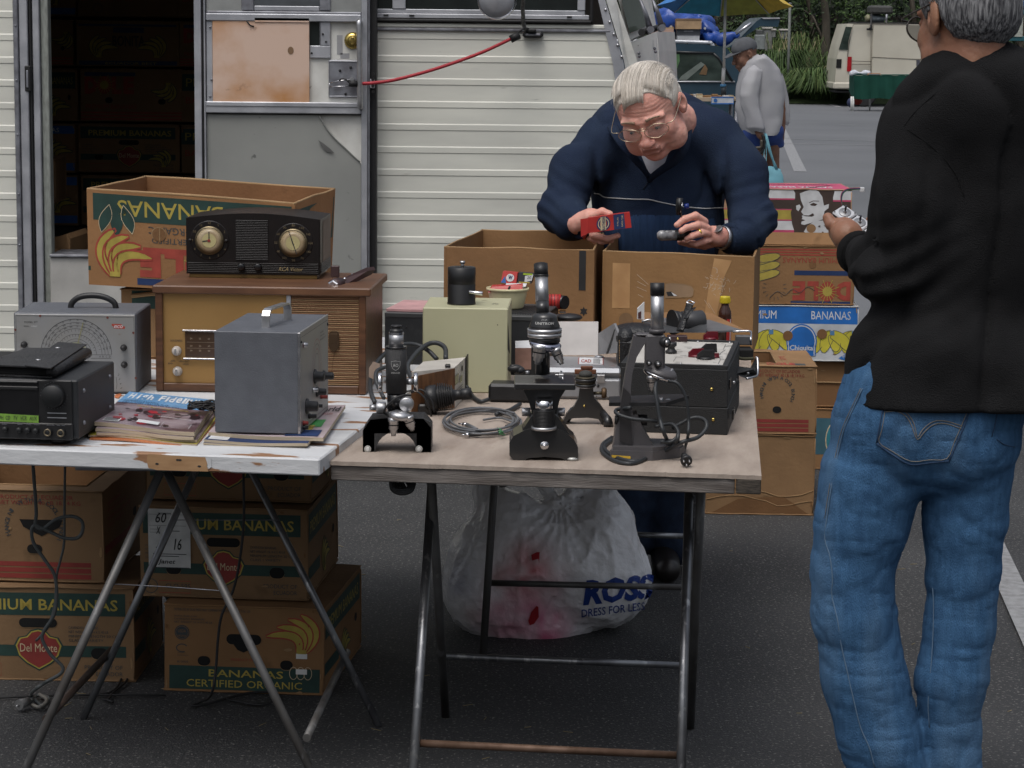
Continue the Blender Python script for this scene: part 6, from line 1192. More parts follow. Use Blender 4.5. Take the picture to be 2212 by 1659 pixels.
b=MB();b.lathe([(.020,-.012),(.033,-.004),(.0345,0),(.0345,.004),(.030,.008),(.01,.012)],L.p(1585,690,.035),(.14,-.12,1),M('nickel',(.42,.43,.52),rough=.2,metal=1.),32);b.build('nosepiece',t)
objective(L,t,1548,690,1528,832,46,.01);objective(L,t,1655,715,1708,832,36,.02);b=MB();rod(b,L,1560,835,1560,700,40,blk,.07);b.build('rear_objective',t)
L=Lo(z5,1890,1280,.75);t=thing('microscope_stand','Black arched microscope stand with a round stage and a brass side screw','microscope stand',L.o)
b=MB();pts=[(1700,1275),(1740,1200),(1800,1140),(1830,1080),(1840,990),(1935,990),(1945,1080),(1990,1130),(2030,1190),(2065,1240),(2072,1290),(2045,1302),(2010,1285),(1975,1235),(1900,1225),(1800,1228),(1760,1235),(1730,1275)]
b.prism([L.p(x,y,.01)for x,y in pts][::-1],(0,.022,0),blk);b.tube([L.p(2000,1180,.02),L.p(2045,1240,-.01),L.p(2050,1290,-.02)],lambda t_:.008+.004*t_,blk,10);b.tube([L.p(1790,1170,.02),L.p(1740,1240,.05),L.p(1720,1280,.07)],.009,blk,10);b.ell(L.p(1872,1138,.009),(.003,.002,.003),brass);b.build('arch',t)
b=MB();c_=L.p(1880,1000,.02);
for r,h0,h1,mt in((.022,0,.003,satin),(.025,.003,.009,blk),(.0235,.0095,.0145,M('old_brass',(.10,.085,.055),rough=.4,metal=.6)),(.0255,.015,.022,blk),(.024,.0225,.0265,MATS['old_brass'])):b.lathe([(r-.002,h0),(r,h0+.001),(r,h1-.001),(r-.002,h1)],c_,(0,-.05,1),mt,32)
b.ell(c_+Vector((0,0,.030)),(.016,.016,.010),M('grey_rubber',(.05,.05,.045),rough=.8));b.build('round_stage',t)
b=MB();b.cyl(L.p(1935,1045,.02),L.p(2015,1043,.02),.004,MATS['old_brass']);b.cyl(L.p(1998,1043,.02),L.p(2036,1043,.02),.0130,M('rusty_brass',(.12,.075,.04),rough=.5,metal=.5),seg=22,ch=.003);b.build('side_screw',t)
b=MB();lb_=M('brown_strap',(.17,.06,.025),rough=.7);b.box(L.p(1800,905,.045),L.p(1960,868,.05),lb_,.002);b.box(L.p(1845,870,.044),L.p(1935,843,.05),lb_,.002);b.build('strap',t)
A_=z6.on(610,1352,.7505);B_=z6.on(1300,1352,.7505);yw=R(-8.5);m=bm(B_,yw);Wt,Dt,Hl,Hu=.215,.47,.062,.158
t=thing('portable_tester','Black portable tester case open to a pale panel of red and black pointer knobs','test instrument',B_+Vector((-.1,.2,0)))
viny=M('black_vinyl',(.012,.013,.014),rough=.55,vs=40,bump=.3,bs=500);b=MB();b.box((-Wt-.03,0,0),(.003,Dt,Hl),viny,.0015,m);b.build('lower_case',t)
b=MB();b.box((-Wt-.03,.001,Hl+.0006),(.0015,Dt,Hu-.008),viny,.0015,m);
for lo,hi in(((-Wt-.03,.002,Hu-.008),(0,.012,Hu+.002)),((-Wt-.03,Dt-.012,Hu-.008),(0,Dt,Hu+.002)),((-.012,.012,Hu-.008),(0,Dt-.012,Hu+.002)),((-Wt-.03,.012,Hu-.008),(-Wt-.018,Dt-.012,Hu+.002))):b.box(lo,hi,viny,.001,m)
b.build('upper_case',t)
b=MB();c_=B_;pl=M('tester_panel',(.56,.54,.50),rough=.45,vs=8,col2=(.48,.46,.42));b.box((-Wt-.015,.014,Hu-.008),(-.014,Dt-.014,Hu-.002),pl,.001,m)
fp=Fr(m@Vector((-Wt-.015,.014,Hu-.002)),m.to_3x3()@Vector((1,0,0)),m.to_3x3()@Vector((0,1,0)))
random.seed(3)
for i in range(46):u,v=random.uniform(.06,.21),random.uniform(.02,.42);b.rect(fp,u,v,u+random.uniform(.006,.02),v+.003,ink,.0006)
for P in(((.19,.02),(.205,.02),(.205,.12),(.195,.2),(.205,.3)),((.06,.25),(.15,.25)),((.10,.06),(.10,.14),(.17,.14)),((.15,.3),(.2,.3),(.2,.4))):b.stroke(fp,P,.0012,ink,.0006)
for u,v in((.05,.02),(.12,.015),(.208,.015),(.208,.43),(.13,.43)):b.ell(fp.p(u,v,.001),.003,satin,seg=10,rings=6)
b.build('panel',t);zp=.7505+Hu-.002
def pkn(x,y,mt,s_=1.,yaw=0.):
 c_=z6.on(x,y,zp);b=MB();b.lathe([(.014*s_,0),(.014*s_,.003),(.011*s_,.006)],c_,(0,0,1),mt,20);e=Matrix.Rotation(yaw,3,'Z')
 P=[(-.017,0),(-.017,.010),(-.006,.019),(.017,.019),(.019,.0)];b.prism([c_+e@Vector((a*s_,-.0035*s_,h*s_))for a,h in P],e@Vector((0,.007*s_,0)),mt);b.build('pointer_knob',t)
mrn=M('maroon_plastic',(.14,.010,.018),rough=.3);pkn(1185,650,mrn,1.05,.1);pkn(1078,778,mrn,1.05,.2);pkn(1172,745,blackp,1.1,.3);pkn(1148,795,blackp,1.15,.1);pkn(1215,785,mrn,.6)
b=MB();c_=z6.on(897,752,zp);b.lathe([(.014,0),(.014,.006),(.009,.010),(.009,.016),(.013,.018),(.013,.026),(0,.027)],c_,(0,0,1),blackp,22);b.build('knob',t)
b=MB();c_=z6.on(885,685,zp);b.lathe([(.006,0),(.004,.004)],c_,(0,0,1),chrome,12);b.cyl(c_,c_+Vector((.0,-.001,.013)),.002,chrome);b.ell(c_+Vector((0,0,.014)),.0036,chrome);b.build('toggle',t)
c_=z6.on(945,668,zp);b=MB();b.box(c_+Vector((-.024,0,0)),c_+Vector((.024,.035,.014)),M('dark_maroon',(.035,.014,.016),rough=.4),.001);b.ell(c_+Vector((.0,-.001,.008)),(.003,.002,.003),brass);b.build('meter_block',t)
for u,v,z_ in((-.030,.0,.035),(-.035,.0,.105)):b=MB();b.ell(m@Vector((u,-.0005,z_)),(.0042,.003,.0042),brass);b.build('rivet',t)
for z_ in(.045,.115):
 b=MB();b.box((.0005 if z_>.06 else .0105,.03,z_-.014),(.005 if z_>.06 else .015,.07,z_+.01),blackg,.001,m);b.ell(m@Vector((.012,.05,z_)),.004,satin);b.build('latch',t)
b=MB();P=[z6.at(1345,592,6.0),z6.at(1480,586,6.0),z6.at(1482,615,5.95),z6.at(1375,612,5.95)];b.tube([z6.at(1350,592,6.0),z6.at(1470,588,6.0),z6.at(1484,610,5.98),z6.at(1482,640,5.95),z6.at(1484,690,5.95)],.003,chrome,6,3);b.box(z6.at(1372,692,5.97),z6.at(1478,615,6.0),M('tray_grey',(.09,.09,.095),rough=.5),.002);b.box(z6.at(1372,785,5.93),z6.at(1482,700,6.0),dark,.002);b.build('side_tray',t)
b=MB();b.prism([z6.at(1362,850,5.85),z6.at(1500,868,5.85),z6.at(1525,785,5.95),z6.at(1528,905,5.9),z6.at(1450,938,5.8),z6.at(1368,905,5.8)],(0,.02,0),viny);b.tube([z6.at(1520,785,5.9),z6.at(1531,790,5.9),z6.at(1531,905,5.87),z6.at(1500,925,5.82),z6.at(1452,938,5.79)],.003,chrome,6,3);b.ell(z6.at(1460,898,5.84),.004,satin);b.tube([z6.at(1360,770,5.88),z6.at(1420,792,5.88),z6.at(1500,790,5.9)],.004,M('olive_strap',(.06,.055,.025),rough=.7),6,4);b.ell(z6.at(1354,755,5.86),.009,satin);b.ell(z6.at(1368,945,5.8),.005,satin);b.build('strap_bracket',t)
t=thing('leather_bag','Black stitched leather bag behind the grey curved microscope, left of the tester panel','bag',z6.at(620,800,6.1));lea2=M('bag_leather',(.012,.012,.013),rough=.38,vs=20,bump=.4,bs=160)
b=MB();b.box(z6.at(505,900,6.0),z6.at(800,600,6.12),lea2,.012);b.ell(z6.at(640,590,6.08),(.062,.06,.022),lea2);b.ell(z6.at(560,640,6.04),(.025,.04,.03),lea2);b.build('bag_body',t)
b=MB();
for i in range(14):b.ell(z6.at(517,660+i*12,5.998),(.0012,.001,.0016),cbe,seg=6,rings=4)
b.build('stitching',t);b=MB();b.tube([z6.at(680,520,6.05),z6.at(740,505,6.05),z6.at(760,540,6.05)],.003,satin,6,3);b.build('zip',t)
b=MB();b.prism([z6.at(700,600,6.2),z6.at(1150,600,6.2),z6.at(1160,545,6.25),z6.at(840,530,6.35),z6.at(700,520,6.3)],(0,.02,.0),M('dark_grey_case',(.05,.052,.055),rough=.5));tag(b.build('equipment_case'),'Dark grey flat case between the tester and the torn tan box','case')
t=thing('lens_drum','Dark grey metal drum lying on its side behind the tester panel','drum',z6.at(1040,560,6.3));b=MB();gd=M('drum_grey',(.07,.07,.073),rough=.35,metal=.4);b.cyl(z6.at(975,520,6.28),z6.at(1130,512,6.3),.028,gd,seg=28,ch=.003);b.build('drum',t)
b=MB();b.cyl(z6.at(905,525,6.27),z6.at(935,522,6.275),.034,blackp,r2=.030,seg=28);b.cyl(z6.at(935,522,6.275),z6.at(975,520,6.28),.030,blackp,r2=.026,seg=28);b.build('flange',t)
t=thing('buckle_strap','Black strap with a square silver buckle standing up behind the tester panel','strap',z6.at(990,600,6.2));b=MB();b.tube([z6.at(960,592,6.18),z6.at(985,520,6.19),z6.at(1015,450,6.2),z6.at(1035,385,6.21)],.012,lea2,8,4,flat=.3);b.tube([z6.at(1000,500,6.17),z6.at(1035,450,6.18),z6.at(1062,420,6.2)],.007,lea2,8,4,flat=.3);b.build('strap',t)
b=MB();q_=[z6.at(1010,378,6.19),z6.at(1028,362,6.2),z6.at(1070,380,6.2),z6.at(1052,396,6.19)];b.tube(q_,.0022,chrome,6,0,True);b.build('buckle',t)
slab([z6.at(700,450,6.62),z6.at(1190,455,6.62),z6.at(1450,585,6.3),z6.at(700,560,6.35)][::-1],(0,0,-.004),cb,'cardboard_flap','Brown cardboard sheet sloping down from the torn tan box','cardboard')
slab([z6.at(830,490,6.5),z6.at(1180,505,6.45),z6.at(1420,580,6.25),z6.at(1150,590,6.25),z6.at(830,545,6.3)][::-1],(0,0,-.004),M('slate_card',(.13,.135,.145),rough=.5),'card_sheet','Slate grey sheet lying between the drum and the bottle','card')
slab([z6.at(648,500,6.45),z6.at(700,505,6.45),z6.at(700,378,6.45),z6.at(650,425,6.45)],(0,.02,0),pwhite,'white_carton','Small white carton upright behind the leather bag','carton',lambda b,f:b.rect(f,f.W*.1,f.H*.05,f.W*.55,f.H*.6,M('maroon_print',(.08,.03,.03),rough=.5),.001))
Yb=6.62;c_=z6.at(1286,700,Yb);c_.z=.7505;kb=z6.k*Yb/FP;t=thing('medicine_bottle','Brown glass bottle with a yellow screw cap beside the torn tan box','bottle',c_);top=z6.at(1286,332,Yb).z-.7505;r0=49*kb
b=MB();b.lathe([(r0*.9,0),(r0,.004),(r0,top*.72),(r0*.95,top*.78),(r0*.6,top*.86),(r0*.55,top*.90),(r0*.6,top*.91),(0,top*.91)],c_,(0,0,1),M('amber_glass',(.045,.016,.010),rough=.08,spec=.7),28)
f=Fr(c_,(1,0,0),(0,0,1),lambda u,v,l:c_+Vector((math.sin(u/r0)*(r0+l),-math.cos(u/r0)*(r0+l),v)));b.build('glass',t)
b=MB();n=8
for i in range(n):a0,a1=.004+i*.0036,.004+(i+1)*.0036;b.poly(f,[(a0,top*.15),(a1,top*.15),(a1,top*.68),(a0,top*.68)],redc if i!=3 else pwhite,.0006)
b.build('paper_label',t);b=MB();b.lathe([(r0*.74,top*.90),(r0*.76,top*.905),(r0*.76,top*.985),(r0*.7,top),(0,top)],c_,(0,0,1),M('cap_yellow',(.60,.48,.02),rough=.4),28)
for i in range(24):a=2*math.pi*i/24;d=Vector((math.cos(a),math.sin(a),0))*r0*.77;b.box(c_+d+Vector((-.0007,-.0007,top*.91)),c_+d+Vector((.0007,.0007,top*.975)),MATS['cap_yellow'])
b.build('cap',t)
L=Lo(z6,760,1535,.75);k=L.k;t=thing('microscope','Grey curved-arm microscope wrapped in its own cord, front right of the wood table','microscope',L.o+Vector((0,.06,0)))
gy=M('grey_enamel',(.088,.083,.088),rough=.42,vs=14,col2=(.075,.071,.075),bump=.1,bs=300)
b=MB();P0=[(452,1530),(450,1450),(470,1400),(560,1440),(700,1500),(740,1535),(600,1550)]
ft=[L.p(448,1500,0),L.p(450,1555,-.004),L.p(760,1560,-.012),L.p(960,1490,.03),L.p(1000,1420,.06),L.p(960,1380,.11),L.p(700,1370,.12),L.p(500,1400,.09)];z0=.7505
lo=[Vector((p.x,p.y,z0))for p in ft];b.prism(lo[::-1],(0,0,.020),gy)
b.prism([Vector((p.x*.94+L.o.x*.06,p.y*.94+(L.o.y+.05)*.06,z0+.020))for p in lo][::-1],(0,0,.008),gy)
b.prism([L.p(470,1470,.02),L.p(490,1300,.02),L.p(530,1210,.02),L.p(650,1200,.02),L.p(690,1300,.02),L.p(760,1420,.02),L.p(900,1490,.02)][::-1],(0,.055,0),gy)
b.build('base',t)
b=MB();Lf=[(622,625),(590,760),(565,880),(545,1000),(530,1100),(518,1200),(516,1320),(520,1430)];Rt=[(612,1430),(625,1320),(615,1200),(602,1090),(600,1010),(612,900),(645,780),(728,640)]
b.prism([L.p(x,y,.018)for x,y in Lf+Rt][::-1]if False else[L.p(x,y,.018)for x,y in Lf+Rt],(0,.034,0),gy);b.build('arm',t)
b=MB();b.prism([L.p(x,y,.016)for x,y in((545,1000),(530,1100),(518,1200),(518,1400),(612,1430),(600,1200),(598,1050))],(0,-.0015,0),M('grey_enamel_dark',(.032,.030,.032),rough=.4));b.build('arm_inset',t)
b=MB();rod(b,L,795,575,795,320,49,satin,.03,.035);b.build('draw_tube',t);b=MB();rod(b,L,795,325,795,234,53,blackp,.035,.037);b.build('eyepiece',t)
b=MB();rod(b,L,795,600,795,572,62,gy,.03);b.box(L.p(705,880,.015),L.p(848,600,.055),gy,.004);b.box(L.p(640,625,.02),L.p(780,598,.05),gy,.003);b.build('body',t)
for x,y,r in((838,668,40),(795,826,26),(728,820,20)):b=MB();c_=L.p(x,y,.01);b.lathe([(r*k*.9,.0),(r*k,.002),(r*k,.012),(r*k*.85,.0145),(0,.0145)],c_,(.55 if x>800 else .1,-.8,0),blackp,24);b.lathe([(r*k*.55,.0147),(0,.0150)],c_,(.55 if x>800 else .1,-.8,0),satin,20);b.build('focus_knob',t)
b=MB();b.cyl(L.p(735,664,.02),L.p(800,664,.02),.0045,satin);b.build('focus_shaft',t)
b=MB();ax=Vector((.32,-.1,1)).normalized();c_=L.p(815,905,.03);b.lathe([(.030,-.008),(.0365,-.004),(.038,0),(.038,.002)],c_,ax,chrome,32);b.lathe([(.0375,.002),(.036,.008),(.028,.016),(.015,.018)],c_,ax,gy,32);b.build('nosepiece',t)
objective(L,t,752,915,755,1040,32,.01);objective(L,t,880,880,930,940,30,.03)
b=MB();a=L.p(655,1130,-.0);b.prism([L.p(440,1140,.05),L.p(650,1140,.0),L.p(860,1140,-.01),L.p(1028,1088,.06),L.p(960,1076,.12),L.p(440,1095,.12)],(0,0,.008),blackp);b.build('stage',t)
b=MB();b.cyl(L.p(825,1115,.03),L.p(822,1075,.03),.004,satin);b.ell(L.p(875,1092,.04),(.006,.005,.002),satin);b.build('stage_clip',t)
for x0,x1,r in((482,515,.010),(650,720,.012)):b=MB();b.cyl(L.p(x0,1240,.035),L.p(x1,1242,.035),r,blackp);b.build('lower_knob',t)
b=MB();b.prism([L.p(458,1497,-.003),L.p(462,1516,-.004),L.p(600,1525,-.009),L.p(598,1508,-.008)],(0,-.0015,0),M('label_yellow',(.55,.34,.02),rough=.5));b.build('yellow_label',t)
cd_=t
b=MB();G=lambda x,y,z_=.7545:z6.on(x,y,z_);A3=lambda x,y,d=-.03:L.p(x,y,d)
b.tube([A3(790,960,-.0),A3(780,1020,-.02),A3(795,1120,-.03),A3(815,1240,-.035),A3(850,1350,-.04),G(900,1435),G(950,1475),G(985,1490)],.0042,cabm,8,5)
b.tube([A3(880,955,.0),A3(940,970,-.01),A3(990,1040,-.01),A3(1015,1130,-.01),A3(1025,1250,-.01),A3(1020,1360,-.02),G(1000,1440),G(990,1480)],.0034,cabm,8,5)
b.tube([A3(950,1340,-.02),A3(930,1400,-.02),G(800,1470),G(700,1530),G(600,1562),G(480,1540),G(395,1480),G(395,1420),G(460,1370)],.0046,cabm,8,5)
b.tube([A3(600,1150,.0),A3(500,1165,.03),A3(500,1195,.01),A3(600,1230,.0),A3(740,1245,.0),A3(790,1250,.01)],.0042,cabm,8,5)
b.tube([A3(910,1300,.02),A3(960,1270,.03),A3(1060,1225,.03),A3(1140,1240,.03),A3(1155,1300,.02),A3(1090,1370,.0),A3(960,1410,-.02),G(780,1505),G(640,1545),G(500,1520),G(420,1470),G(410,1430),G(460,1390)],.0046,cabm,8,5)
b.tube([A3(780,1290,.0),A3(900,1270,.01),A3(950,1340,.0),A3(900,1400,-.01),A3(820,1400,-.01)],.004,cabm,8,5);b.build('cord',cd_)
b=MB();c_=z6.on(1005,1530,.766);b.cyl(c_+Vector((-.004,.012,.008)),c_+Vector((0,-.002,0)),.006,blackp,r2=.011);b.cyl(c_+Vector((0,-.002,0)),c_+Vector((.001,-.012,-.003)),.0125,blackp,seg=18,ch=.002);b.build('plug',cd_)
for dx,dz in((-.006,.002),(.006,.002),(0,-.006)):b=MB();b.cyl(c_+Vector((dx,-.012,dz-.001)),c_+Vector((dx,-.026,dz-.003)),.0016,satin);b.build('plug_pin',cd_)
class Surf(Fr):
 def __init__(s,bv,zm,x0,y0,k=1.):s.bv,s.zm,s.x0,s.y0,s.k=bv,zm,x0,y0,k;s.last=Vector((0,5,1));s.N=Vector((0,-1,0))
 def p(s,u,v,l=.0):
  h=cast(s.bv,s.zm,s.x0+u*s.k,s.y0-v*s.k,l+.001)
  if h is None:h=s.zm.at(s.x0+u*s.k,s.y0-v*s.k,s.last.y)
  s.last=h;return h
def colmat(name,rough=.5,bump=.1,bs=40,sub=0.,spec=.5,trans=0.):
 m=bpy.data.materials.new(name);m.use_nodes=True;nt=m.node_tree;L=nt.links;b=nt.nodes['Principled BSDF'];b.inputs['Roughness'].default_value=rough;b.inputs['Specular IOR Level'].default_value=spec
 a=nt.nodes.new('ShaderNodeAttribute');a.attribute_name='Tint';L.new(a.outputs['Color'],b.inputs['Base Color'])
 if bump:
  tc=nt.nodes.new('ShaderNodeTexCoord');nz=nt.nodes.new('ShaderNodeTexNoise');nz.inputs['Scale'].default_value=bs;nz.inputs['Detail'].default_value=6;bp=nt.nodes.new('ShaderNodeBump');bp.inputs['Strength'].default_value=bump;bp.inputs['Distance'].default_value=.01
  L.new(tc.outputs['Object'],nz.inputs['Vector']);L.new(nz.outputs['Fac'],bp.inputs['Height']);L.new(bp.outputs[0],b.inputs['Normal'])
 if sub:b.inputs['Subsurface Weight'].default_value=sub;b.inputs['Subsurface Radius'].default_value=(1,.35,.2);b.inputs['Subsurface Scale'].default_value=.010
 return m
def tint(o,C):
 at=o.data.color_attributes.new('Tint','FLOAT_COLOR','POINT');A=np.ones((len(C),4));A[:,:3]=C;at.data.foreach_set('color',A.ravel().astype(np.float32))
YG=6.62
g=lambda x,y,Y=YG:tuple(z8.at(x,y,Y))
s=SD();s.ell(g(680,720),(.172,.16,.135),k=.06);s.ell(g(1180,650),(.150,.15,.135),k=.06);s.ell(g(900,560),(.17,.15,.14),k=.08);s.ell(g(830,900),(.15,.12,.055),k=.06);s.ell(g(600,540),(.11,.11,.11),k=.06);s.ell(g(1190,430),(.095,.11,.12),k=.05);s.ell(g(720,430),(.11,.11,.11),k=.05);s.cap(g(960,400),g(965,250),.07,.016,k=.05)
s.ell(g(1240,360,YG+.02),(.055,.03,.075),k=.03);s.cap(g(1230,350),g(1200,180,YG+.03),.035,.03,k=.03);s.cap(g(980,250),g(1090,150,YG+.03),.012,.026,k=.02);s.cap(g(700,330),g(560,190,YG+.04),.05,.025,k=.05);s.cap(g(940,250),g(890,160,YG+.03),.010,.02,k=.02)
kn=np.array(g(968,260,YG-.06))
def dbag(P):
 r=P-kn;an=np.arctan2(r[:,0],-r[:,2]);d=np.linalg.norm(r,axis=1)
 rg=np.abs(np.sin(an*9+2*vnoise(P,9)))*.012*np.exp(-d/.13)
 n1=1-np.abs(vnoise(P*[1,1,.5],16));n2=1-np.abs(vnoise(P*[1.3,1,1],38))
 n3=1-np.abs(vnoise(P*[1,1,.8]+9,70));return rg-.007*n1**5-.003*n2**5-.0014*n3**4+.006*vnoise(P,8)
P_,F_=s.mesh(.0060,dbag,relax=0);bagm=colmat('bag_plastic',rough=.24,bump=.5,bs=45,sub=.0,spec=.7)
t=thing('plastic_bag','Knotted white plastic bag with blue lettering on the asphalt under the wood table','plastic bag',Vector(g(900,1020))+Vector((0,0,0)))
b=MB();pos,Fc=addmesh(b,(P_,F_),bagm);o=b.build('bag',t)
cz_=np.array([.92,.92,.94]);C=np.tile(cz_,(len(pos),1));C*=(1+.10*vnoise(pos,14))[:,None]
def blob(x,y,r,col,a):
 global C
 p=np.array(g(x,y,YG-.13));d=np.linalg.norm((pos-p)*[1,.5,1],axis=1);w=(a*np.exp(-(d/r)**2)*(1+.5*vnoise(pos,30))).clip(0,1)[:,None];C=C*(1-w)+np.array(col)*w
blob(820,640,.075,(.60,.10,.12),.8);blob(800,520,.04,(.5,.1,.1),.4);blob(700,860,.07,(.66,.16,.26),.85);blob(880,920,.08,(.66,.16,.28),.85);blob(660,640,.03,(.5,.08,.08),.5);blob(430,680,.05,(.18,.2,.36),.4);blob(1420,440,.03,(.5,.12,.12),.4);blob(500,850,.03,(.4,.15,.12),.35);blob(1440,800,.03,(.55,.58,.35),.5);blob(420,560,.06,(.35,.36,.42),.3)
tint(o,C);bv=bvh_of(pos,Fc);sf=Surf(bv,z8,0,0);b=MB();sb=Surf(bv,z8,1095,800)
blu2=M('ross_blue',(.02,.06,.30),rough=.4)
def subtext(b,fr,tx,u,v,h,w,mt,slope=0.,bold=0.,l=.003,shear=0.):
 vs,fs,Wt_,Ht_=glyphs(tx,bold,shear);o=len(b.v);k=b.mi(mt);kx,ky=w/Wt_,h/Ht_
 import bmesh
 bmx=bmesh.new();vv=[bmx.verts.new((a*kx,c*ky,0))for a,c in vs]
 for f in fs:
  try:bmx.faces.new([vv[i]for i in f])
  except ValueError:pass
 bmesh.ops.triangulate(bmx,faces=bmx.faces[:]);
 for _ in range(2):bmesh.ops.subdivide_edges(bmx,edges=[e for e in bmx.edges if e.calc_length()>h*.22],cuts=1)
 bmesh.ops.triangulate(bmx,faces=bmx.faces[:]);bmx.verts.index_update()
 b.add([fr.p(u+p.co.x,v+p.co.y+slope*p.co.x,l)for p in bmx.verts],[tuple(x.index for x in f.verts)for f in bmx.faces],mt);bmx.free()
subtext(b,sb,'ROSS',0,0,135,375,blu2,.10,.045,shear=.15);subtext(b,sb,'DRESS FOR LESS',-8,-62,42,335,blu2,.12,.01)
b.build('lettering',t)
for P in(((820,530),(850,515),(865,515),(862,578),(858,550),(825,560)),((848,800),(858,805),(860,860),(835,895),(812,903),(805,880),(820,835))):b=MB();b.add([sf.p(x,-y,.004)for x,y in P],[tuple(range(len(P)))],M('torn_red',(.40,.01,.02),rough=.5));b.build('tear',t)
b=MB()
for i,r in enumerate((0,10,20)):b.tube([z8.at(75+r,135,5.08+i*.01),z8.at(85+r,185-r*.3,5.08),z8.at(130,205-r,5.08),z8.at(185-r,190-r*.5,5.08),z8.at(205-r,135,5.09)],.0042,rubber,8,5)
b.tube([z8.at(100,140,5.1),z8.at(125,190,5.1),z8.at(145,195,5.1),z8.at(120,145,5.1)],.0035,rubber,6,4);b.tube([z8.at(135,140,5.1),z8.at(160,190,5.1),z8.at(175,180,5.1),z8.at(160,140,5.1)],.0035,rubber,6,4)
tag(b.build('hanging_cord'),'Loop of black cord hanging under the left front corner of the wood table','cord')
greyc=M('hanging_cord_grey',(.085,.095,.095),rough=.5)
b=MB();Yh=5.5;h7=lambda x,y,Y=Yh:z7.at(x,y,Y)
b.tube([h7(175,55),h7(182,150),h7(192,300),h7(190,375),h7(230,390),h7(300,340),h7(380,325),h7(432,350),h7(438,400),h7(410,440),h7(340,440),h7(260,405),h7(190,375),h7(168,400),h7(180,470),h7(240,560),h7(290,640),h7(300,760),h7(285,850),h7(235,930),h7(225,980),h7(270,1060),h7(330,1120),h7(320,1160),h7(250,1200),h7(190,1240),z7.on(165,1270,.01),z7.on(190,1300,.01),z7.on(230,1330,.01),z7.on(260,1290,.02),z7.on(200,1275,.01),z7.on(160,1310,.01),z7.on(120,1310,.01)],.0042,greyc,8,5)
tag(b.build('hanging_cord'),'Knotted grey cord hanging in a loop in front of the lower left banana boxes','cord')
b=MB();b.tube([h7(345,55,5.6),h7(342,250,5.6),h7(340,460,5.6),h7(320,560,5.6),h7(300,640,5.6),h7(292,780,5.6),h7(260,900,5.6),h7(215,960,5.6),h7(190,985,5.6)],.003,greyc,6,4);tag(b.build('hanging_cord'),'Thin straight cord hanging beside the knotted grey one','cord')
b=MB();b.tube([h7(1290,100,5.6),h7(1292,350,5.6),h7(1270,560,5.6),h7(1235,720,5.6),h7(1175,850,5.6),h7(1155,980,5.6),h7(1145,1120,5.6),h7(1120,1270,5.6),z7.on(1060,1310,.01),z7.on(1020,1330,.008),z7.on(1100,1320,.008),z7.on(1300,1265,.008),z7.on(1440,1258,.008),z7.on(1470,1290,.008),z7.on(1380,1325,.008),z7.on(1200,1295,.008)],.0032,rubber,6,4);tag(b.build('hanging_cord'),'Thin black cord running down in front of the right stack and over the asphalt','cord')
b=MB();b.tube([z7.on(380,1275,.008),z7.on(560,1265,.008),z7.on(620,1230,.008),z7.on(650,1175,.008),z7.on(675,1180,.008),z7.on(660,1210,.008),z7.on(600,1260,.008),z7.on(570,1300,.008),z7.on(540,1290,.01),z7.on(600,1310,.008)],.003,rubber,6,4);b.tube([z7.on(-100,1290,.008),z7.on(400,1272,.008),z7.on(880,1275,.008)],.0028,rubber,6,3);tag(b.build('floor_cord'),'Black cord lying on the asphalt between the two stacks of banana boxes','cord')
b=MB();b.cyl(z7.on(100,1325,.02),z7.on(150,1305,.02),.013,M('plug_grey',(.16,.16,.16),rough=.5),r2=.010);b.cyl(z7.on(100,1325,.02),z7.on(85,1333,.018),.002,satin);b.tube([z7.on(210,1270,.012),z7.on(250,1300,.02),z7.on(210,1335,.012),z7.on(170,1325,.012)],.005,M('plug_cord',(.20,.19,.17),rough=.5),6,4);tag(b.build('plug'),'Grey plug and bunched pale cord on the asphalt at far left','plug')
random.seed(21);deb=M('straw',(.30,.24,.13),rough=.9);grt=M('grit',(.22,.21,.20),rough=.9);b=MB()
for i in range(420):
 x,y=random.uniform(0,2200),random.uniform(1120,1650);p=D0.on(x,y,.002);a=random.uniform(0,6.3)
 if i%6==0:L_=random.uniform(.01,.035);b.tube([p,p+Vector((math.cos(a)*L_,math.sin(a)*L_,.002))],.0009,deb,4)
 else:r=random.uniform(.0012,.0032);b.ell(p,(r,r*.8,r*.6),grt,seg=5,rings=3)
tag(b.build('grit'),'Scattered straw and grit on the asphalt','grit',kind='stuff')
def skinm(name,c,c2,**k):return M(name,c,rough=.5,vs=16,col2=c2,sub=.12,bump=.12,bs=140,spec=.4,**k)
sk1=skinm('skin_ruddy',(.72,.39,.31),(.62,.285,.225));sk2=skinm('skin_brown',(.30,.150,.090),(.25,.115,.07));lip=M('lip',(.52,.23,.18),rough=.5);lip2=M('lip2',(.22,.09,.07),rough=.5)
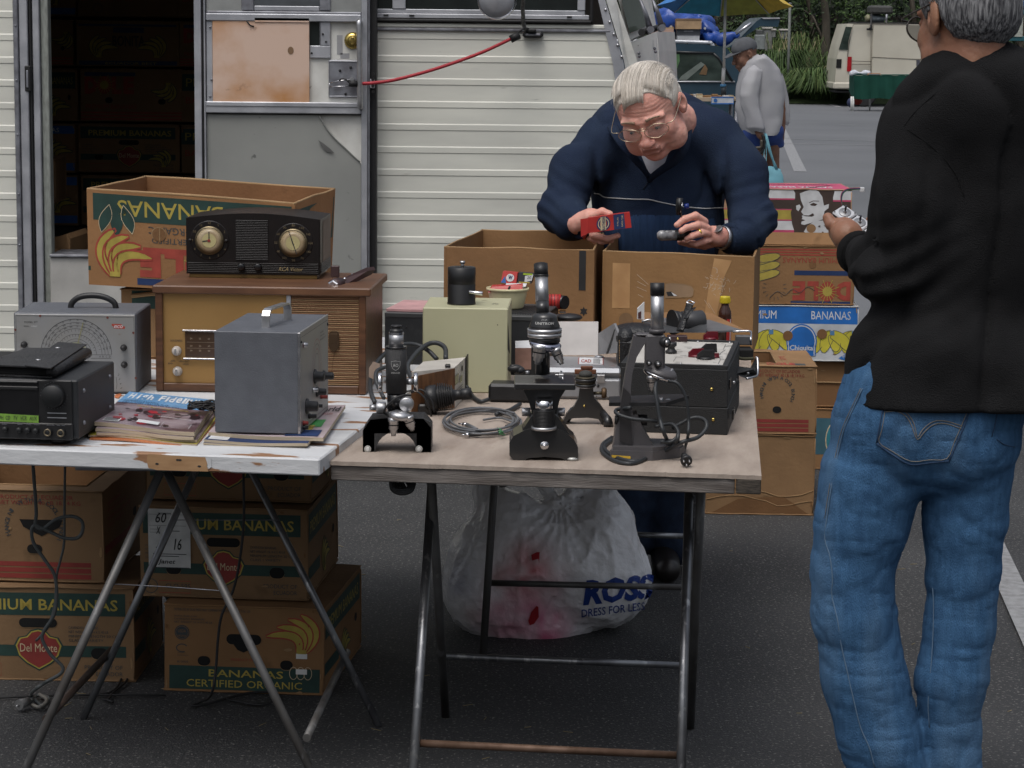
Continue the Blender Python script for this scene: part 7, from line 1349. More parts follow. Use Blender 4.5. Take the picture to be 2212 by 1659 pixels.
def head_mesh(h=.0026,neck=((0,.035,-.07),(0,.07,-.17)),nr=(.058,.064),jowl=.032,ear=1.,relax=1):
 s=SD();e=s.ell;c=s.cap
 e((0,.012,.035),(.076,.097,.083),k=.03);e((0,-.028,-.035),(.060,.064,.082),k=.03)
 for q in(-1,1):
  e((q*.038,-.055,-.036),(.027,.026,.028),k=.02);e((q*.043,-.028,-.078),(jowl*.85,jowl,jowl),k=.02);c((q*.014,-.088,.020),(q*.048,-.073,.018),.009,.008,k=.012)
  pass
 e((0,-.068,-.104),(.026,.022,.019),k=.02);c((0,-.086,.010),(0,-.112,-.036),.0075,.0115,k=.012);e((0,-.112,-.040),(.0155,.013,.012),k=.008)
 for q in(-1,1):e((q*.0135,-.103,-.043),(.009,.010,.008),k=.005)
 e((0,-.084,-.074),(.030,.016,.018),k=.012)
 for q in(-1,1):e((q*.032,-.098,.0005),(.018,.014,.012),k=.010,sub=True)
 for q in(-1,1):e((q*.032,-.0775,-.001),(.0165,.0135,.0125),k=.004);c((q*.019,-.091,-.0045),(q*.045,-.086,-.0065),.0016,.0016,k=.003,sub=True);c((q*.018,-.089,-.016),(q*.046,-.083,-.018),.0018,.0018,k=.005,sub=True)
 c((-.026,-.0955,-.077),(0,-.104,-.0725),.0020,.0026,k=.004,sub=True);c((.026,-.0955,-.077),(0,-.104,-.0725),.0020,.0026,k=.004,sub=True)
 c((-.016,-.0975,-.066),(.016,-.0975,-.066),.0035,.0035,k=.005);c((-.014,-.0965,-.081),(.014,-.0965,-.081),.0045,.0045,k=.005)
 for q in(-1,1):
  c((q*.022,-.102,-.045),(q*.034,-.090,-.078),.0022,.0020,k=.006,sub=True)
  e((q*.079,.012,-.006),(.0085,.020*ear,.033*ear),Matrix.Rotation(q*-.25,3,'Z'),k=.006);e((q*.085,.005,-.002),(.006,.010,.016),Matrix.Rotation(q*-.25,3,'Z'),k=.004,sub=True)
 c(neck[0],neck[1],nr[0],nr[1],k=.03)
 def d(P):
  fr_=np.exp(-((P[:,2]-.045)/.022)**2)*(P[:,1]<-.04)
  w=.0007*np.sin(P[:,2]*620+P[:,0]*25+2*vnoise(P,25))*fr_
  return w+.0010*vnoise(P,60)+.0006*vnoise(P,140)
 return s.mesh(h,d,relax=relax)
def lipsel(c):return(((np.abs(c[:,0])<.024)&(c[:,1]<-.09)&(c[:,2]>-.087)&(c[:,2]<-.064))&(np.abs(c[:,2]+.0745+.0*c[:,0])<.011)).astype(int)
def hair_mesh(h,front=.072,side=.02,temple=-.035,back=-.055,thick=.007,groove=.0022,seed=0,wav=40.,ax=1,part=0.):
 s=SD();s.ell((0,.014,.037),(.077+thick,.098+thick,.084+thick),k=.02);s.ell((0,.05,-.01),(.066+thick,.055+thick,.05+thick),k=.03)
 def d(P):
  a=np.arctan2(P[:,0]-.02,P[:,2]-.02+1e-6);q=P*1.0;q[:,ax]*=.12
  return groove*vnoise(q*[1,1,1]+seed,330)+groove*1.3*vnoise(q+seed,120)+.002*vnoise(P+seed,wav)
 def cut(X,Y,Z):
  zl=np.interp(Y.ravel(),[-.11,-.085,-.060,-.045,-.030,-.022,.012,.030,.045,.11],[front,front,front-.012,.030,temple,temple,side,.018,back,back]).reshape(Y.shape)
  return(zl+.006*np.sin(X*90)*(Y<-.04)+part*.030*np.clip((X-.004)/.030,0,1)*(Y<-.03))-Z
 return s.mesh(h,d,cut,relax=0)
def hairmat(name,c,c2,sx=(220,14,14)):return M(name,c,rough=.55,vs=1.,col2=c2,st=sx,lo=.38,hi=.62,bump=.5,bs=1.4,spec=.35)
def TM(c,yaw,pitch,roll,s):return Matrix.Translation(Vector(c))@Matrix.Rotation(R(roll),4,'Y')@Matrix.Rotation(R(yaw),4,'Z')@Matrix.Rotation(R(pitch),4,'X')@Matrix.Scale(s,4)
def hand_sd(s,wrist,palm,fingers,r=.0105,pr=.030,wr=.026):
 s.cap(wrist,palm[0],wr,pr*.8,k=.015)
 for i in range(len(palm)-1):s.cap(palm[i],palm[i+1],pr*.62,pr*.5,k=.014)
 for f in fingers:
  rr=f[1]if len(f)>1 else r;P=f[0];s.chain(P,[rr*(1.12-.12*i)if i else rr*1.1 for i in range(len(P))],k=.0035)
old=thing('person','White-haired person in wire glasses and navy sweater bent over the tall brown boxes','person',(.44,7.42,0))
P2=lambda x,y,Y:tuple(p2.at(x,y,Y))
TH=TM(p2.at(878,470,6.97),-21,27,-13,1.10)@Matrix.Diagonal((1.09,1.0,.93,1));body=MB()
pos,Fc=addmesh(body,head_mesh(.0025,neck=((0,.03,-.06),(.0,.10,-.115)),nr=(.062,.068),jowl=.041),[sk1,lip],lipsel,TH);bvH=bvh_of(pos,Fc)
s=SD();s.ell(P2(950,640,7.24),(.07,.07,.09),k=.02);s.cap(P2(950,720,7.28),P2(940,1500,7.34),.085,.10);s.cap((.37,7.40,.85),(.36,7.40,.1),.07,.045);s.cap((.52,7.42,.85),(.51,7.42,.1),.07,.045)
addmesh(body,s.mesh(.012),sk1)
s=SD()
hand_sd(s,P2(330,1335,6.99),[P2(430,1290,6.96),P2(520,1270,6.94)],[([P2(450,1275,6.94),P2(520,1245,6.93),P2(575,1262,6.925)],.0125),([P2(430,1340,6.96),P2(450,1420,6.95),P2(560,1450,6.93),P2(640,1425,6.92)],),([P2(440,1330,6.98),P2(430,1440,6.98),P2(520,1470,6.95),P2(590,1462,6.94)],),([P2(420,1320,7.0),P2(410,1420,7.0),P2(470,1470,6.98)],),([P2(415,1320,7.01),P2(400,1400,7.01),P2(440,1450,7.0)],.009)],.0108,.034,.031)
addmesh(body,s.mesh(.0024,lambda P:.0008*vnoise(P,90)),sk1)
s=SD()
Yq=6.93
hand_sd(s,P2(1470,1445,6.99),[P2(1385,1430,6.96),P2(1300,1385,6.94)],[([P2(1290,1320,6.93),P2(1225,1275,6.905),P2(1140,1300,6.895),P2(1085,1345,6.888)],.0118),([P2(1310,1370,6.93),P2(1240,1345,6.90),P2(1160,1365,6.885),P2(1118,1390,6.88)],.0112),([P2(1330,1410,6.94),P2(1265,1405,6.90),P2(1195,1430,6.89),P2(1160,1448,6.895)],.0108),([P2(1350,1450,6.95),P2(1290,1470,6.92),P2(1230,1490,6.915),P2(1190,1482,6.92)],.0098),([P2(1390,1470,6.96),P2(1290,1500,6.965),P2(1180,1485,6.955),P2(1110,1470,6.94)],.0120)],.011,.036,.029)
addmesh(body,s.mesh(.0024,lambda P:.0008*vnoise(P,90)),sk1);body.build('body',old)
nail=M('nail',(.62,.38,.32),rough=.3)
hm=hairmat('white_hair',(.70,.66,.59),(.54,.48,.41));b=MB();pos,Fc=addmesh(b,hair_mesh(.0024,front=.080,side=.020,temple=.002,back=-.06,thick=.0028,groove=.0005,wav=8.,part=1.),hm,None,TH)
random.seed(6);hl=M('hair_strand',(.78,.73,.66),rough=.5);hl2=M('hair_strand_warm',(.60,.54,.46),rough=.5)
for i in range(620):
 x=random.uniform(-.074,.074);x1=x*1.0+random.uniform(-.004,.004);P=[]
 for j in range(7):
  yy=-.082+.030*j+random.uniform(0,.001);xx=x1*(1+.05*j)+(.012 if x<.02 else-.006)*j*.25;q=1-((yy-.014)/.107)**2-(xx/.0855)**2
  if q<=.02 or(xx>.02 and yy<-.055):continue
  P.append(TH@Vector((xx,yy,.037+.0895*math.sqrt(q)+.0006)))
 if len(P)>2:b.tube(P,.00030,hl if i%2 else hl2,3,2)
b.build('hair',old)
for q in(-1,1):
 b=MB();P=[TH@Vector((q*x,y,z))for x,y,z in((.014,-.0975,.024),(.030,-.0955,.029),(.048,-.086,.025))];b.tube(P,lambda t_:.0042-.002*t_,M('eyebrow',(.42,.29,.20),rough=.8,vs=300,bump=.8,bs=600),8,3);b.build('eyebrow',old)
for q in(-1,1):b=MB();c_=TH@Vector((q*.032,-.0798,-.0062));b.ell(c_,.0105,M('eye_white',(.45,.40,.37),rough=.2));b.ell(TH@Vector((q*.032-.002,-.0880,-.0095)),.0045,M('iris',(.03,.04,.05),rough=.15));b.build('eye',old)
gw=M('gold_wire',(.62,.52,.38),rough=.25,metal=1.)
def eyeglass(TT,par,mt,dark_=False,r=.0011,lens=(.027,.021),y0=-.110,zc=-.006):
 b=MB()
 for q in(-1,1):
  P=[TT@Vector((q*.034+lens[0]*math.cos(a)*(1+.06*math.cos(2*a)),y0+.010*abs(math.cos(a)*q+1)*.5*(1 if q*math.cos(a)>0 else .2),zc+lens[1]*math.sin(a)))for a in[2*math.pi*i/28 for i in range(28)]]
  b.tube(P,r,mt,6,0,True);b.tube([TT@Vector((q*.061,y0+.010,zc+.012)),TT@Vector((q*.079,y0+.018,zc+.014)),TT@Vector((q*.083,-.04,zc+.018)),TT@Vector((q*.084,.015,zc+.022))],r*1.1,mt,6,3)
 b.tube([TT@Vector((-.012,y0,zc+.008)),TT@Vector((0,y0-.004,zc+.012)),TT@Vector((.012,y0,zc+.008))],r,mt,6,3);b.tube([TT@Vector((-.010,y0,zc+.016)),TT@Vector((.010,y0,zc+.016))],r,mt,6)
 g_=b.build('glasses',par);b=MB();lm=M('lens_dark' if dark_ else 'lens_clear',(.9,.9,.9),rough=.02,alpha=.55 if dark_ else .12,spec=.6)if not dark_ else M('lens_dark',(.02,.02,.02),rough=.03,alpha=.6)
 for q in(-1,1):b.add([TT@Vector((q*.034+lens[0]*math.cos(a),y0+.004,zc+lens[1]*math.sin(a)))for a in[2*math.pi*i/24 for i in range(24)]],[tuple(range(24))],lm)
 b.build('lens',g_)
eyeglass(TH,old,gw,r=.0012,lens=(.028,.021))
navy=M('navy_fleece',(.018,.030,.058),rough=.92,vs=9,col2=(.012,.021,.047),bump=.45,bs=380,spec=.2);navy2=M('ribbed_blue',(.028,.058,.13),rough=.9,vs=10,bump=.5,bs=30,st=(8,1,.5),spec=.2)
s=SD();s.cap(P2(640,710,7.26),P2(1290,695,7.26),.083,.083,k=.04);s.ell(P2(930,600,7.36),(.20,.12,.10),k=.06);s.ell(P2(930,920,7.32),(.215,.150,.24),k=.05);s.ell(P2(950,1330,7.29),(.205,.155,.22),k=.05);s.cap(P2(950,1300,7.31),(.44,7.40,.95),.16,.15,k=.04)
s.chain([P2(560,700,7.26),P2(330,950,7.20),P2(215,1240,7.13)],[.080,.077,.065],k=.045);s.chain([P2(215,1250,7.12),P2(300,1320,7.05),P2(370,1335,6.995)],[.068,.058,.043],k=.03)
s.chain([P2(1370,690,7.26),P2(1560,960,7.20),P2(1650,1270,7.13)],[.080,.079,.069],k=.045);s.chain([P2(1650,1290,7.12),P2(1590,1400,7.04),P2(1500,1445,7.0)],[.072,.060,.046],k=.03)
s.ell(P2(925,770,7.10),(.062,.12,.05),k=.01,sub=True);s.cap(P2(880,960,7.10),P2(905,850,7.11),.010,.040,k=.01,sub=True);s.cap(P2(880,975,7.165),P2(905,850,7.165),.006,.034,k=.006,sub=True)
eL,eR=np.array(P2(215,1250,7.12)),np.array(P2(1650,1290,7.12));wL,wR=np.array(P2(370,1335,6.995)),np.array(P2(1500,1445,7.0));sL,sR=np.array(P2(560,700,7.26)),np.array(P2(1370,690,7.26));crL,crR=np.array(P2(470,1120,7.16)),np.array(P2(1440,1150,7.16))
def folds(P):
 d=.0030*vnoise(P*[1,1,.45],11)+.0016*vnoise(P,26)+.011*(1-np.abs(vnoise(P*[1.3,1,.5]+5,8)))**8
 for e_,wv in((eL,.10),(eR,.10)):
  r=np.linalg.norm(P-e_,axis=1);ph=(P[:,2]-e_[2])*150+(P[:,0]-e_[0])*(60 if e_ is eL else-60)+3*vnoise(P,12);d+=.0045*np.sin(ph)*np.exp(-(r/wv)**2)
 for c_ in(crL,crR):q=P-c_;d+=.020*np.exp(-(q[:,0]/.010)**2-(q[:,2]/.13)**2)*(P[:,1]<7.25)
 for c_,dx in((sL,1),(sR,-1)):q=P-c_;d+=.0018*np.sin((q[:,0]*dx*.8+q[:,2])*50+5*vnoise(P,9))*np.exp(-(np.linalg.norm(q-[dx*-.05,0,-.1],axis=1)/.14)**2)
 return d
zs=p2.at(900,1180,7.15).z
def swm(c):return((c[:,2]<zs-.035-.02*((c[:,0]-.43)/.2)**2)&(np.abs(c[:,0]-.435)<.17)&(c[:,1]<7.25)).astype(int)
b=MB();pos,Fc=addmesh(b,s.mesh(.0062,folds),[navy,navy2],swm);bvS=bvh_of(pos,Fc);sw=b.build('sweater',old)
sfp=Surf(bvS,p2,0,0);b=MB();P=[(460,1105),(500,1112),(540,1135),(640,1143),(760,1150),(870,1152),(960,1172),(1060,1192),(1120,1205),(1200,1213),(1300,1220),(1380,1215),(1440,1214)]
b.tube([sfp.p(x,-y,.0005)for x,y in P],.0017,M('piping_white',(.6,.6,.6),rough=.6),6,3);b.build('piping',sw)
b=MB();cl=lambda*P:[p2.at(*q)for q in P]
b.tube(cl((1095,430,7.20),(1140,520,7.12),(1160,640,7.065),(1140,760,7.05),(1080,850,7.06),(980,920,7.09),(905,975,7.13),(870,1010,7.16)),lambda t_:.019*(1-.55*t_)if t_>.1 else .015,navy,10,4,flat=.55)
b.tube(cl((600,610,7.17),(650,700,7.09),(720,790,7.065),(790,870,7.08),(840,930,7.12),(872,985,7.16)),lambda t_:.017*(1-.4*t_),navy,10,4,flat=.55);b.build('collar',sw)
b=MB();b.tube([sfp.p(x,-y,.0005)for x,y in((875,1000),(860,1030),(845,1055),(830,1075))],.002,M('navy_dark',(.008,.014,.03),rough=.9),6);b.build('placket',sw)
for n_,e0,e1,rr in(('cuff',wL,np.array(P2(345,1335,6.985)),.043),('cuff',wR,np.array(P2(1478,1447,6.99)),.044)):
 a=Vector(e0);d=Vector(e1)-a;b=MB();d.normalize();b.lathe([(rr*.8,-.012),(rr*1.04,-.006),(rr*1.04,.012),(rr*.80,.014)],a,d,navy,26);b.build(n_,sw)
s=SD();s.cap(P2(915,850,7.242),P2(890,1040,7.252),.068,.066,k=.02);b=MB();addmesh(b,s.mesh(.006,lambda P:.003*vnoise(P,24)),M('white_cotton',(.55,.57,.64),rough=.9,vs=20));b.build('undershirt',old)
jd=M('dark_denim',(.018,.035,.075),rough=.9,vs=40,col2=(.012,.022,.05),bump=.3,bs=500)
s=SD();s.ell((.44,7.42,.92),(.18,.14,.12),k=.05);s.chain([(.37,7.42,.85),(.365,7.40,.5),(.36,7.40,.10)],[.095,.082,.085],k=.03);s.chain([(.51,7.42,.85),(.52,7.40,.5),(.515,7.40,.10)],[.095,.086,.090],k=.03)
b=MB();addmesh(b,s.mesh(.010,lambda P:.010*vnoise(P*[1,1,1.6],9)+.003*vnoise(P,25)),jd);b.build('trousers',old)
for x in(.355,.482):
 s=SD();s.cap((x,7.36,.045),(x,7.22,.035),.045,.040,k=.02);s.ell((x,7.42,.05),(.042,.06,.05),k=.02);b=MB();P_,F_=s.mesh(.007);P_[:,2]=np.maximum(P_[:,2],.006);addmesh(b,(P_,F_),M('black_shoe',(.015,.012,.011),rough=.4));b.build('shoe',old)
wa,wb_=p2.at(1385,1385,6.935),p2.at(1440,1500,6.935)
b=MB();d=(p2.at(1475,1447,6.99)-p2.at(1385,1425,6.955)).normalized();c_=p2.at(1428,1440,6.975);b.lathe([(.0325,-.008),(.0345,-.008),(.0345,.008),(.0325,.008)],c_,d,M('watch_band',(.50,.50,.52),rough=.3,metal=.9,vs=400,col2=(.2,.2,.22)),30,cap=False)
b.build('watch',old);b=MB();fc=p2.at(1400,1385,6.938);b.cyl(fc,fc+Vector((-.004,-.003,.006)),.014,satin,seg=20);b.build('watch_face',old)
b=MB();a_=Vector(P2(1255,1404,6.90));b.lathe([(.0118,-.003),(.0128,-.002),(.0128,.002),(.0118,.003)],a_,Vector(P2(1195,1430,6.89))-a_,M('ring_gold',(.75,.5,.12),rough=.2,metal=1.),20,cap=False);b.build('ring',old)
e=[p2.at(425,1345,6.90),p2.at(590,1320,6.885),p2.at(690,1300,6.88)]
t=thing('tube_carton','Small open red and dark blue radio-tube carton held by the person in the navy sweater','carton',p2.at(560,1400,6.92));FLl,FRr=p2.at(412,1405,6.875),p2.at(742,1362,6.90);FLt,FRt=p2.at(415,1292,6.875),p2.at(728,1250,6.90)
dp=Vector((-.024,.022,.0));b=MB();ff=FaceFr(FLl,FRr,FRt,FLt)
b.prism([FLl,FRr,FRt,FLt],(.0,.0006,0),redc);b.prism([p+Vector((-.0,.032,0))for p in(FLl,FRr,FRt,FLt)][::-1],(0,-.0006,0),redc);b.prism([FLt,FRt,FRt+Vector((0,.032,0)),FLt+Vector((0,.032,0))],(0,0,.0006),redc);b.prism([FLl,FRr,FRr+Vector((0,.032,0)),FLl+Vector((0,.032,0))],(0,0,-.0006),redc)
b.add([FRr,FRr+Vector((0,.032,0)),FRt+Vector((0,.032,0)),FRt],[(0,1,2,3)],redc);b.build('carton',t)
b=MB();b.poly(ff,[(ff.W*.60,0),(ff.W*.86,0),(ff.W*.86,ff.H),(ff.W*.60,ff.H)],pblue2,.0006);cx_,cy_=ff.W*.36,ff.H*.5
for r_,m_ in((.021,pblue2),(.017,pcream),(.0145,pblue2),(.011,pred)):b.oval(ff,cx_,cy_,r_*.98,min(r_,ff.H*.49),m_,.0006+(.021-r_)*.05)
b.rect(ff,cx_-.009,cy_-.019,cx_+.007,cy_+.019,pcream,.0016);b.text(ff,'RAYTHEON',cx_+.0045,cy_-.018,.0085,pblue2,w=.036,rot=90,l=.002,bold=.02)
b.text(ff,'4-PILLAR',ff.W*.70,.008,.004,pcream,w=.026,rot=85,l=.0012);b.text(ff,'RADIO TUBE',ff.W*.81,.006,.0055,pcream,w=.032,rot=85,l=.0012);b.build('print',t)
b=MB();b.prism([FLt,FLl,p2.at(360,1435,6.88),p2.at(355,1300,6.88)],(0,.0008,0),redc);b.prism([FLl,FLl+Vector((0,.03,0)),p2.at(385,1462,6.90),p2.at(372,1440,6.88)],(0,0,.0008),redc);b.poly(FaceFr(FLl+Vector((-.001,0,0)),FLl+Vector((-.001,.03,0)),FLt+Vector((-.001,.03,0)),FLt+Vector((-.001,0,0))),[(0,0),(.03,0),(.03,.04),(0,.04)],cbin,0);b.build('flap',t)
t=thing('vacuum_tube','Glass radio tube with a black base, pinched in the navy-sweatered person\'s fingers','vacuum tube',p2.at(1060,1425,6.91));b=MB();a,c=p2.at(935,1424,6.885),p2.at(1075,1422,6.90);ax=c-a;ln=ax.length;b.lathe([(0,0),(.008,.001),(.0135,.006),(.0150,.012),(.0150,ln)],a,ax,M('tube_glass',(.10,.10,.105),rough=.06,spec=.9,vs=60,col2=(.3,.3,.31),st=(1,1,1)),24)
b.build('glass',t);b=MB();b.lathe([(.0158,0),(.0158,.018),(.014,.020),(.014,.045),(0,.046)],c,ax,blackg,24);b.build('base',t);b=MB()
for x in(960,1000,1050):b.rect(Fr(p2.at(x,1398,6.868),(1,0,0),(0,0,1)),0,0,.007,.004,pwhite,0)
b.build('getter_mark',t)
t=thing('loupe','Small black loupe with a blue collar above the glass radio tube','loupe',p2.at(1110,1240,6.90));b=MB();b.cyl(p2.at(1095,1270,6.90),p2.at(1108,1140,6.90),.004,blackp,r2=.009);b.ell(p2.at(1085,1205,6.90),(.004,.012,.024),blackp);b.ell(p2.at(1115,1225,6.895),(.0035,.012,.024),blackg);b.tube([p2.at(1128,1175,6.89),p2.at(1110,1250,6.885)],.0016,chrome,6);b.build('lens_arm',t);b=MB();b.cyl(p2.at(1140,1205,6.90),p2.at(1175,1200,6.90),.008,M('loupe_blue',(.01,.03,.20),rough=.3));b.build('collar',t)
YN_=4.6
near=thing('person','Grey-haired person in black sweatshirt and blue jeans, back turned, holding small motors','person',(.82,4.62,0))
Dq=lambda x,y,Y=YN_:tuple(D0.at(x,y,Y))
Q1=lambda x,y,Y=YN_:tuple(p1.at(x,y,Y));Q5=lambda x,y,Y:tuple(p5.at(x,y,Y))
TN=TM(p4.at(1585,175,4.60),-156,12,3,1.02);body=MB()
pos,Fc=addmesh(body,head_mesh(.0026,neck=((0,.022,-.05),(0,.012,-.125)),nr=(.058,.062),jowl=.034,ear=1.12),[sk2,lip2],lipsel,TN)
s=SD();s.cap(p4.at(1560,600,4.62),Dq(2080,420,4.63),.060,.08);s.cap(Dq(2080,420,4.63),Dq(2050,900,4.62),.08,.09)
s.chain([Q1(700,400),Q1(525,950),Q1(700,1900)],[.06,.045,.04]);s.chain([Q1(930,450),Q1(935,1000),Q1(905,1900)],[.05,.04,.035]);addmesh(body,s.mesh(.012),sk2)
s=SD()
hand_sd(s,Q5(1290,740,4.86),[Q5(1240,680,4.90),Q5(1210,640,4.93)],[([Q5(1190,690,4.89),Q5(1110,610,4.89),Q5(1065,530,4.90)],.0128),([Q5(1180,620,4.93),Q5(1230,600,4.99),Q5(1330,590,5.02),Q5(1420,600,5.03)],),([Q5(1210,640,4.93),Q5(1290,640,4.99),Q5(1390,640,5.01)],),([Q5(1230,670,4.92),Q5(1310,680,4.97),Q5(1400,680,4.99)],),([Q5(1260,700,4.90),Q5(1340,710,4.94),Q5(1410,700,4.96)],.009)],.0108,.036,.032)
addmesh(body,s.mesh(.0024,lambda P:.0008*vnoise(P,90)),sk2)
s=SD();hand_sd(s,Q5(1900,720,4.80),[Q5(1760,650,4.92),Q5(1700,620,4.97)],[([Q5(1690,600,4.97),Q5(1620,560,4.99),Q5(1560,560,5.0)],.0105),([Q5(1700,640,4.97),Q5(1620,620,5.0),Q5(1540,640,5.0)],),([Q5(1710,670,4.96),Q5(1620,680,4.99),Q5(1530,690,4.99)],),([Q5(1720,700,4.95),Q5(1640,720,4.98),Q5(1570,720,4.98)],),([Q5(1720,620,4.9),Q5(1660,640,4.88),Q5(1600,680,4.90)],.0118)],.0105,.034,.03)
addmesh(body,s.mesh(.0028),sk2);body.build('body',near)
b=MB();hg=hairmat('grey_hair',(.23,.23,.235),(.035,.035,.04),(260,260,22));addmesh(b,hair_mesh(.0026,front=.075,side=.010,temple=-.004,back=-.082,thick=.009,groove=.0012,seed=5,wav=30.,ax=2),hg,None,TN)
random.seed(9);hs=[M('strand_light',(.36,.36,.37),rough=.5),M('strand_dark',(.05,.05,.055),rough=.5)]
for i in range(1500):
 a=random.uniform(-2.5,2.5);z0_=random.uniform(-.05,.10);P=[]
 for j in range(5):
  zz=z0_-.011*j;q=1-((zz-.037)/.094)**2
  if q<=.03:continue
  aa=a+.05*j*(1 if i%2 else-1)*random.uniform(.3,1);sx_=.0885*math.sqrt(q);sy_=.1095*math.sqrt(q);x_,y_=sx_*math.sin(aa),.014+sy_*math.cos(aa)
  if y_<-.02 or(zz<.012 and y_<.03)or zz<-.085:continue
  P.append(TN@(Vector((x_,y_,zz))*(1.0+.004*math.sin(j+i))))
 if len(P)>2:b.tube(P,.00042,hs[i%3==0],3,2)
b.build('hair',near)
eyeglass(TN,near,M('horn_frame',(.03,.022,.018),rough=.25),True,r=.0016,lens=(.027,.023))
blk2=M('black_fleece',(.016,.016,.017),rough=.95,vs=8,col2=(.009,.009,.0095),bump=.5,bs=420,spec=.15)
s=SD();s.cap(Dq(2000,262,4.60),Dq(2290,262,4.62),.080,.080,k=.04);s.ell(Dq(2100,300,4.63),(.165,.11,.10),k=.05);s.ell(Dq(2075,500,4.62),(.180,.135,.30),k=.05);s.ell(Dq(2045,760,4.6),(.172,.14,.12),k=.05);s.cap(Dq(1972,790,4.60),Dq(2180,820,4.60),.128,.135,k=.03);s.cap(Dq(1965,890,4.60),Dq(2170,900,4.60),.142,.150,k=.03)
s.cap(p4.at(1560,640,4.62),p4.at(1600,760,4.62),.078,.10,k=.03)
s.chain([Dq(1998,270,4.58),Dq(1974,430,4.54),Dq(1945,590,4.54)],[.078,.067,.058],k=.03);s.chain([Dq(1925,590,4.56),Dq(1890,575,4.68),Dq(1853,545,4.82)],[.060,.054,.043],k=.03)
s.chain([Dq(2290,270,4.6),Dq(2330,430,4.6),Dq(2330,600,4.62)],[.078,.07,.06],k=.03);s.chain([Dq(2330,600,4.62),Dq(2180,590,4.78),Dq(2000,510,4.92)],[.058,.05,.042],k=.02)
s.cap(p4.at(1540,1130,4.58),p4.at(1960,1100,4.58),.105,.103,k=.04);s.cap(p4.at(1540,880,4.55),p4.at(1900,860,4.55),.052,.052,k=.05)
eN=np.array(Dq(1925,600,4.55));aN=np.array(Dq(1975,330,4.48))
def fN(P):
 d=.005*vnoise(P*[1,1,.5],10)+.002*vnoise(P,24)+.014*(1-np.abs(vnoise(P*[1.2,1,.5]+2,7)))**8;r=np.linalg.norm(P-eN,axis=1);d+=.006*np.sin((P[:,2]-eN[2])*120-(P[:,0]-eN[0])*70+2*vnoise(P,12))*np.exp(-(r/.11)**2)
 q=P-np.array(Dq(1990,500,4.46));d+=.007*np.exp(-((q[:,0]-.12*q[:,2])/.012)**2-(q[:,2]/.16)**2)*(P[:,1]<4.62)
 q=P-np.array(Dq(2090,560,4.46));d+=.006*np.exp(-((q[:,0]+.1*q[:,2])/.020)**2-(q[:,2]/.13)**2)*(P[:,1]<4.6)
 return d
b=MB();pos,Fc=addmesh(b,s.mesh(.0062,fN,lambda X,Y,Z:.957-Z),blk2);bvN=bvh_of(pos,Fc);swn=b.build('sweatshirt',near);bk3=M('black_rib',(.007,.007,.0075),rough=.9,vs=10,bump=.6,bs=60,st=(6,6,.4),spec=.15)
sN=Surf(bvN,z3,0,0);b=MB()
for P in(((1560,720),(1620,760),(1700,820),(1780,900),(1840,990),(1880,1100)),((1545,700),(1590,640),(1650,580),(1720,520)),):b.tube([sN.p(x,-y,.0)for x,y in P],.0008,blk2,6,4)
b.build('seams',swn)
b=MB();a=Vector(Dq(1862,551,4.79));c=Vector(Dq(1842,538,4.85));d=(c-a).normalized();b.lathe([(.036,-.012),(.045,-.004),(.045,.026),(.036,.036),(.034,.036)],a,d,bk3,28);b.build('cuff',swn)
b=MB();P=[p4.at(*q)for q in((1270,840,4.60),(1350,775,4.56),(1460,735,4.53),(1600,712,4.515),(1760,705,4.51),(1930,715,4.52),(2070,745,4.55),(2180,800,4.60))];b.tube(P,.0085,bk3,8,3,flat=.8);b.build('collar',swn)
den=M('blue_denim',(.064,.155,.295),rough=.95,vs=60,col2=(.046,.115,.23),bump=.6,bs=600,spec=.12,st=(1.6,1.6,.35),col3=(.13,.23,.36),lo3=.48,hi3=.8,vs3=5,lo=.35,hi=.65);stit=M('jean_stitch',(.22,.20,.17),rough=.8)
s=SD();s.ell(Q1(730,330),(.150,.13,.13),k=.04);s.ell(Q1(930,360),(.120,.125,.13),k=.04);s.cap(Q1(730,170),Q1(940,170),.125,.12,k=.04)
s.chain([Q1(590,520),Q1(552,700),Q1(512,880),Q1(520,1050),Q1(560,1300),Q1(620,1540),Q1(700,1800),Q1(770,2100,4.57)],[.104,.092,.080,.083,.083,.082,.080,.082],k=.015)
s.chain([Q1(960,520),Q1(955,700),Q1(948,900),Q1(932,1100),Q1(900,1300),Q1(900,1500),Q1(905,1750),Q1(900,2100,4.68)],[.090,.083,.073,.068,.071,.060,.060,.066],k=.012)
kL,kR=np.array(Q1(560,900)),np.array(Q1(940,1050));hR=np.array(Q1(900,560))
def fJ(P):
 d=.0032*vnoise(P*[1,1,.6]+11,7)+.0008*vnoise(P*[1,1,1.8],34)+.0045*(1-np.abs(vnoise(P*[.9,1,1.3]+4,7)))**9+.003*(1-np.abs(vnoise(P*[.7,1,2]+8,19)))**7
 for c_,s1,w_,am in((kL,-.6,.12,.0016),(kR,.35,.11,.0013),(np.array(Q1(640,1560)),-.7,.10,.0022),(np.array(Q1(915,1430)),.4,.12,.0016),(np.array(Q1(760,640)),.9,.10,.004),(hR,-.8,.09,.003)):
  r=P-c_;q=(r[:,2]+s1*r[:,0])*62+4.5*vnoise(P,8)+2*vnoise(P,20);m_=(.5+.8*vnoise(P+s1,13)).clip(0,1.2);d+=am*m_*(.4*np.sin(q)+1.2*(1-np.abs(np.sin(q*.5)))**3)*np.exp(-((r[:,2]/w_)**2+(r[:,0]/.15)**2))
 return d
b=MB();pos,Fc=addmesh(b,s.mesh(.0058,fJ,relax=0),den);bvJ=bvh_of(pos,Fc);jn=b.build('jeans',near);sJ=Surf(bvJ,p1,0,0)
b=MB();W5=lambda P,r=.0009,m_=stit,n=3:b.tube([sJ.p(x,-y,.0006)for x,y in P],r,m_,5,n)
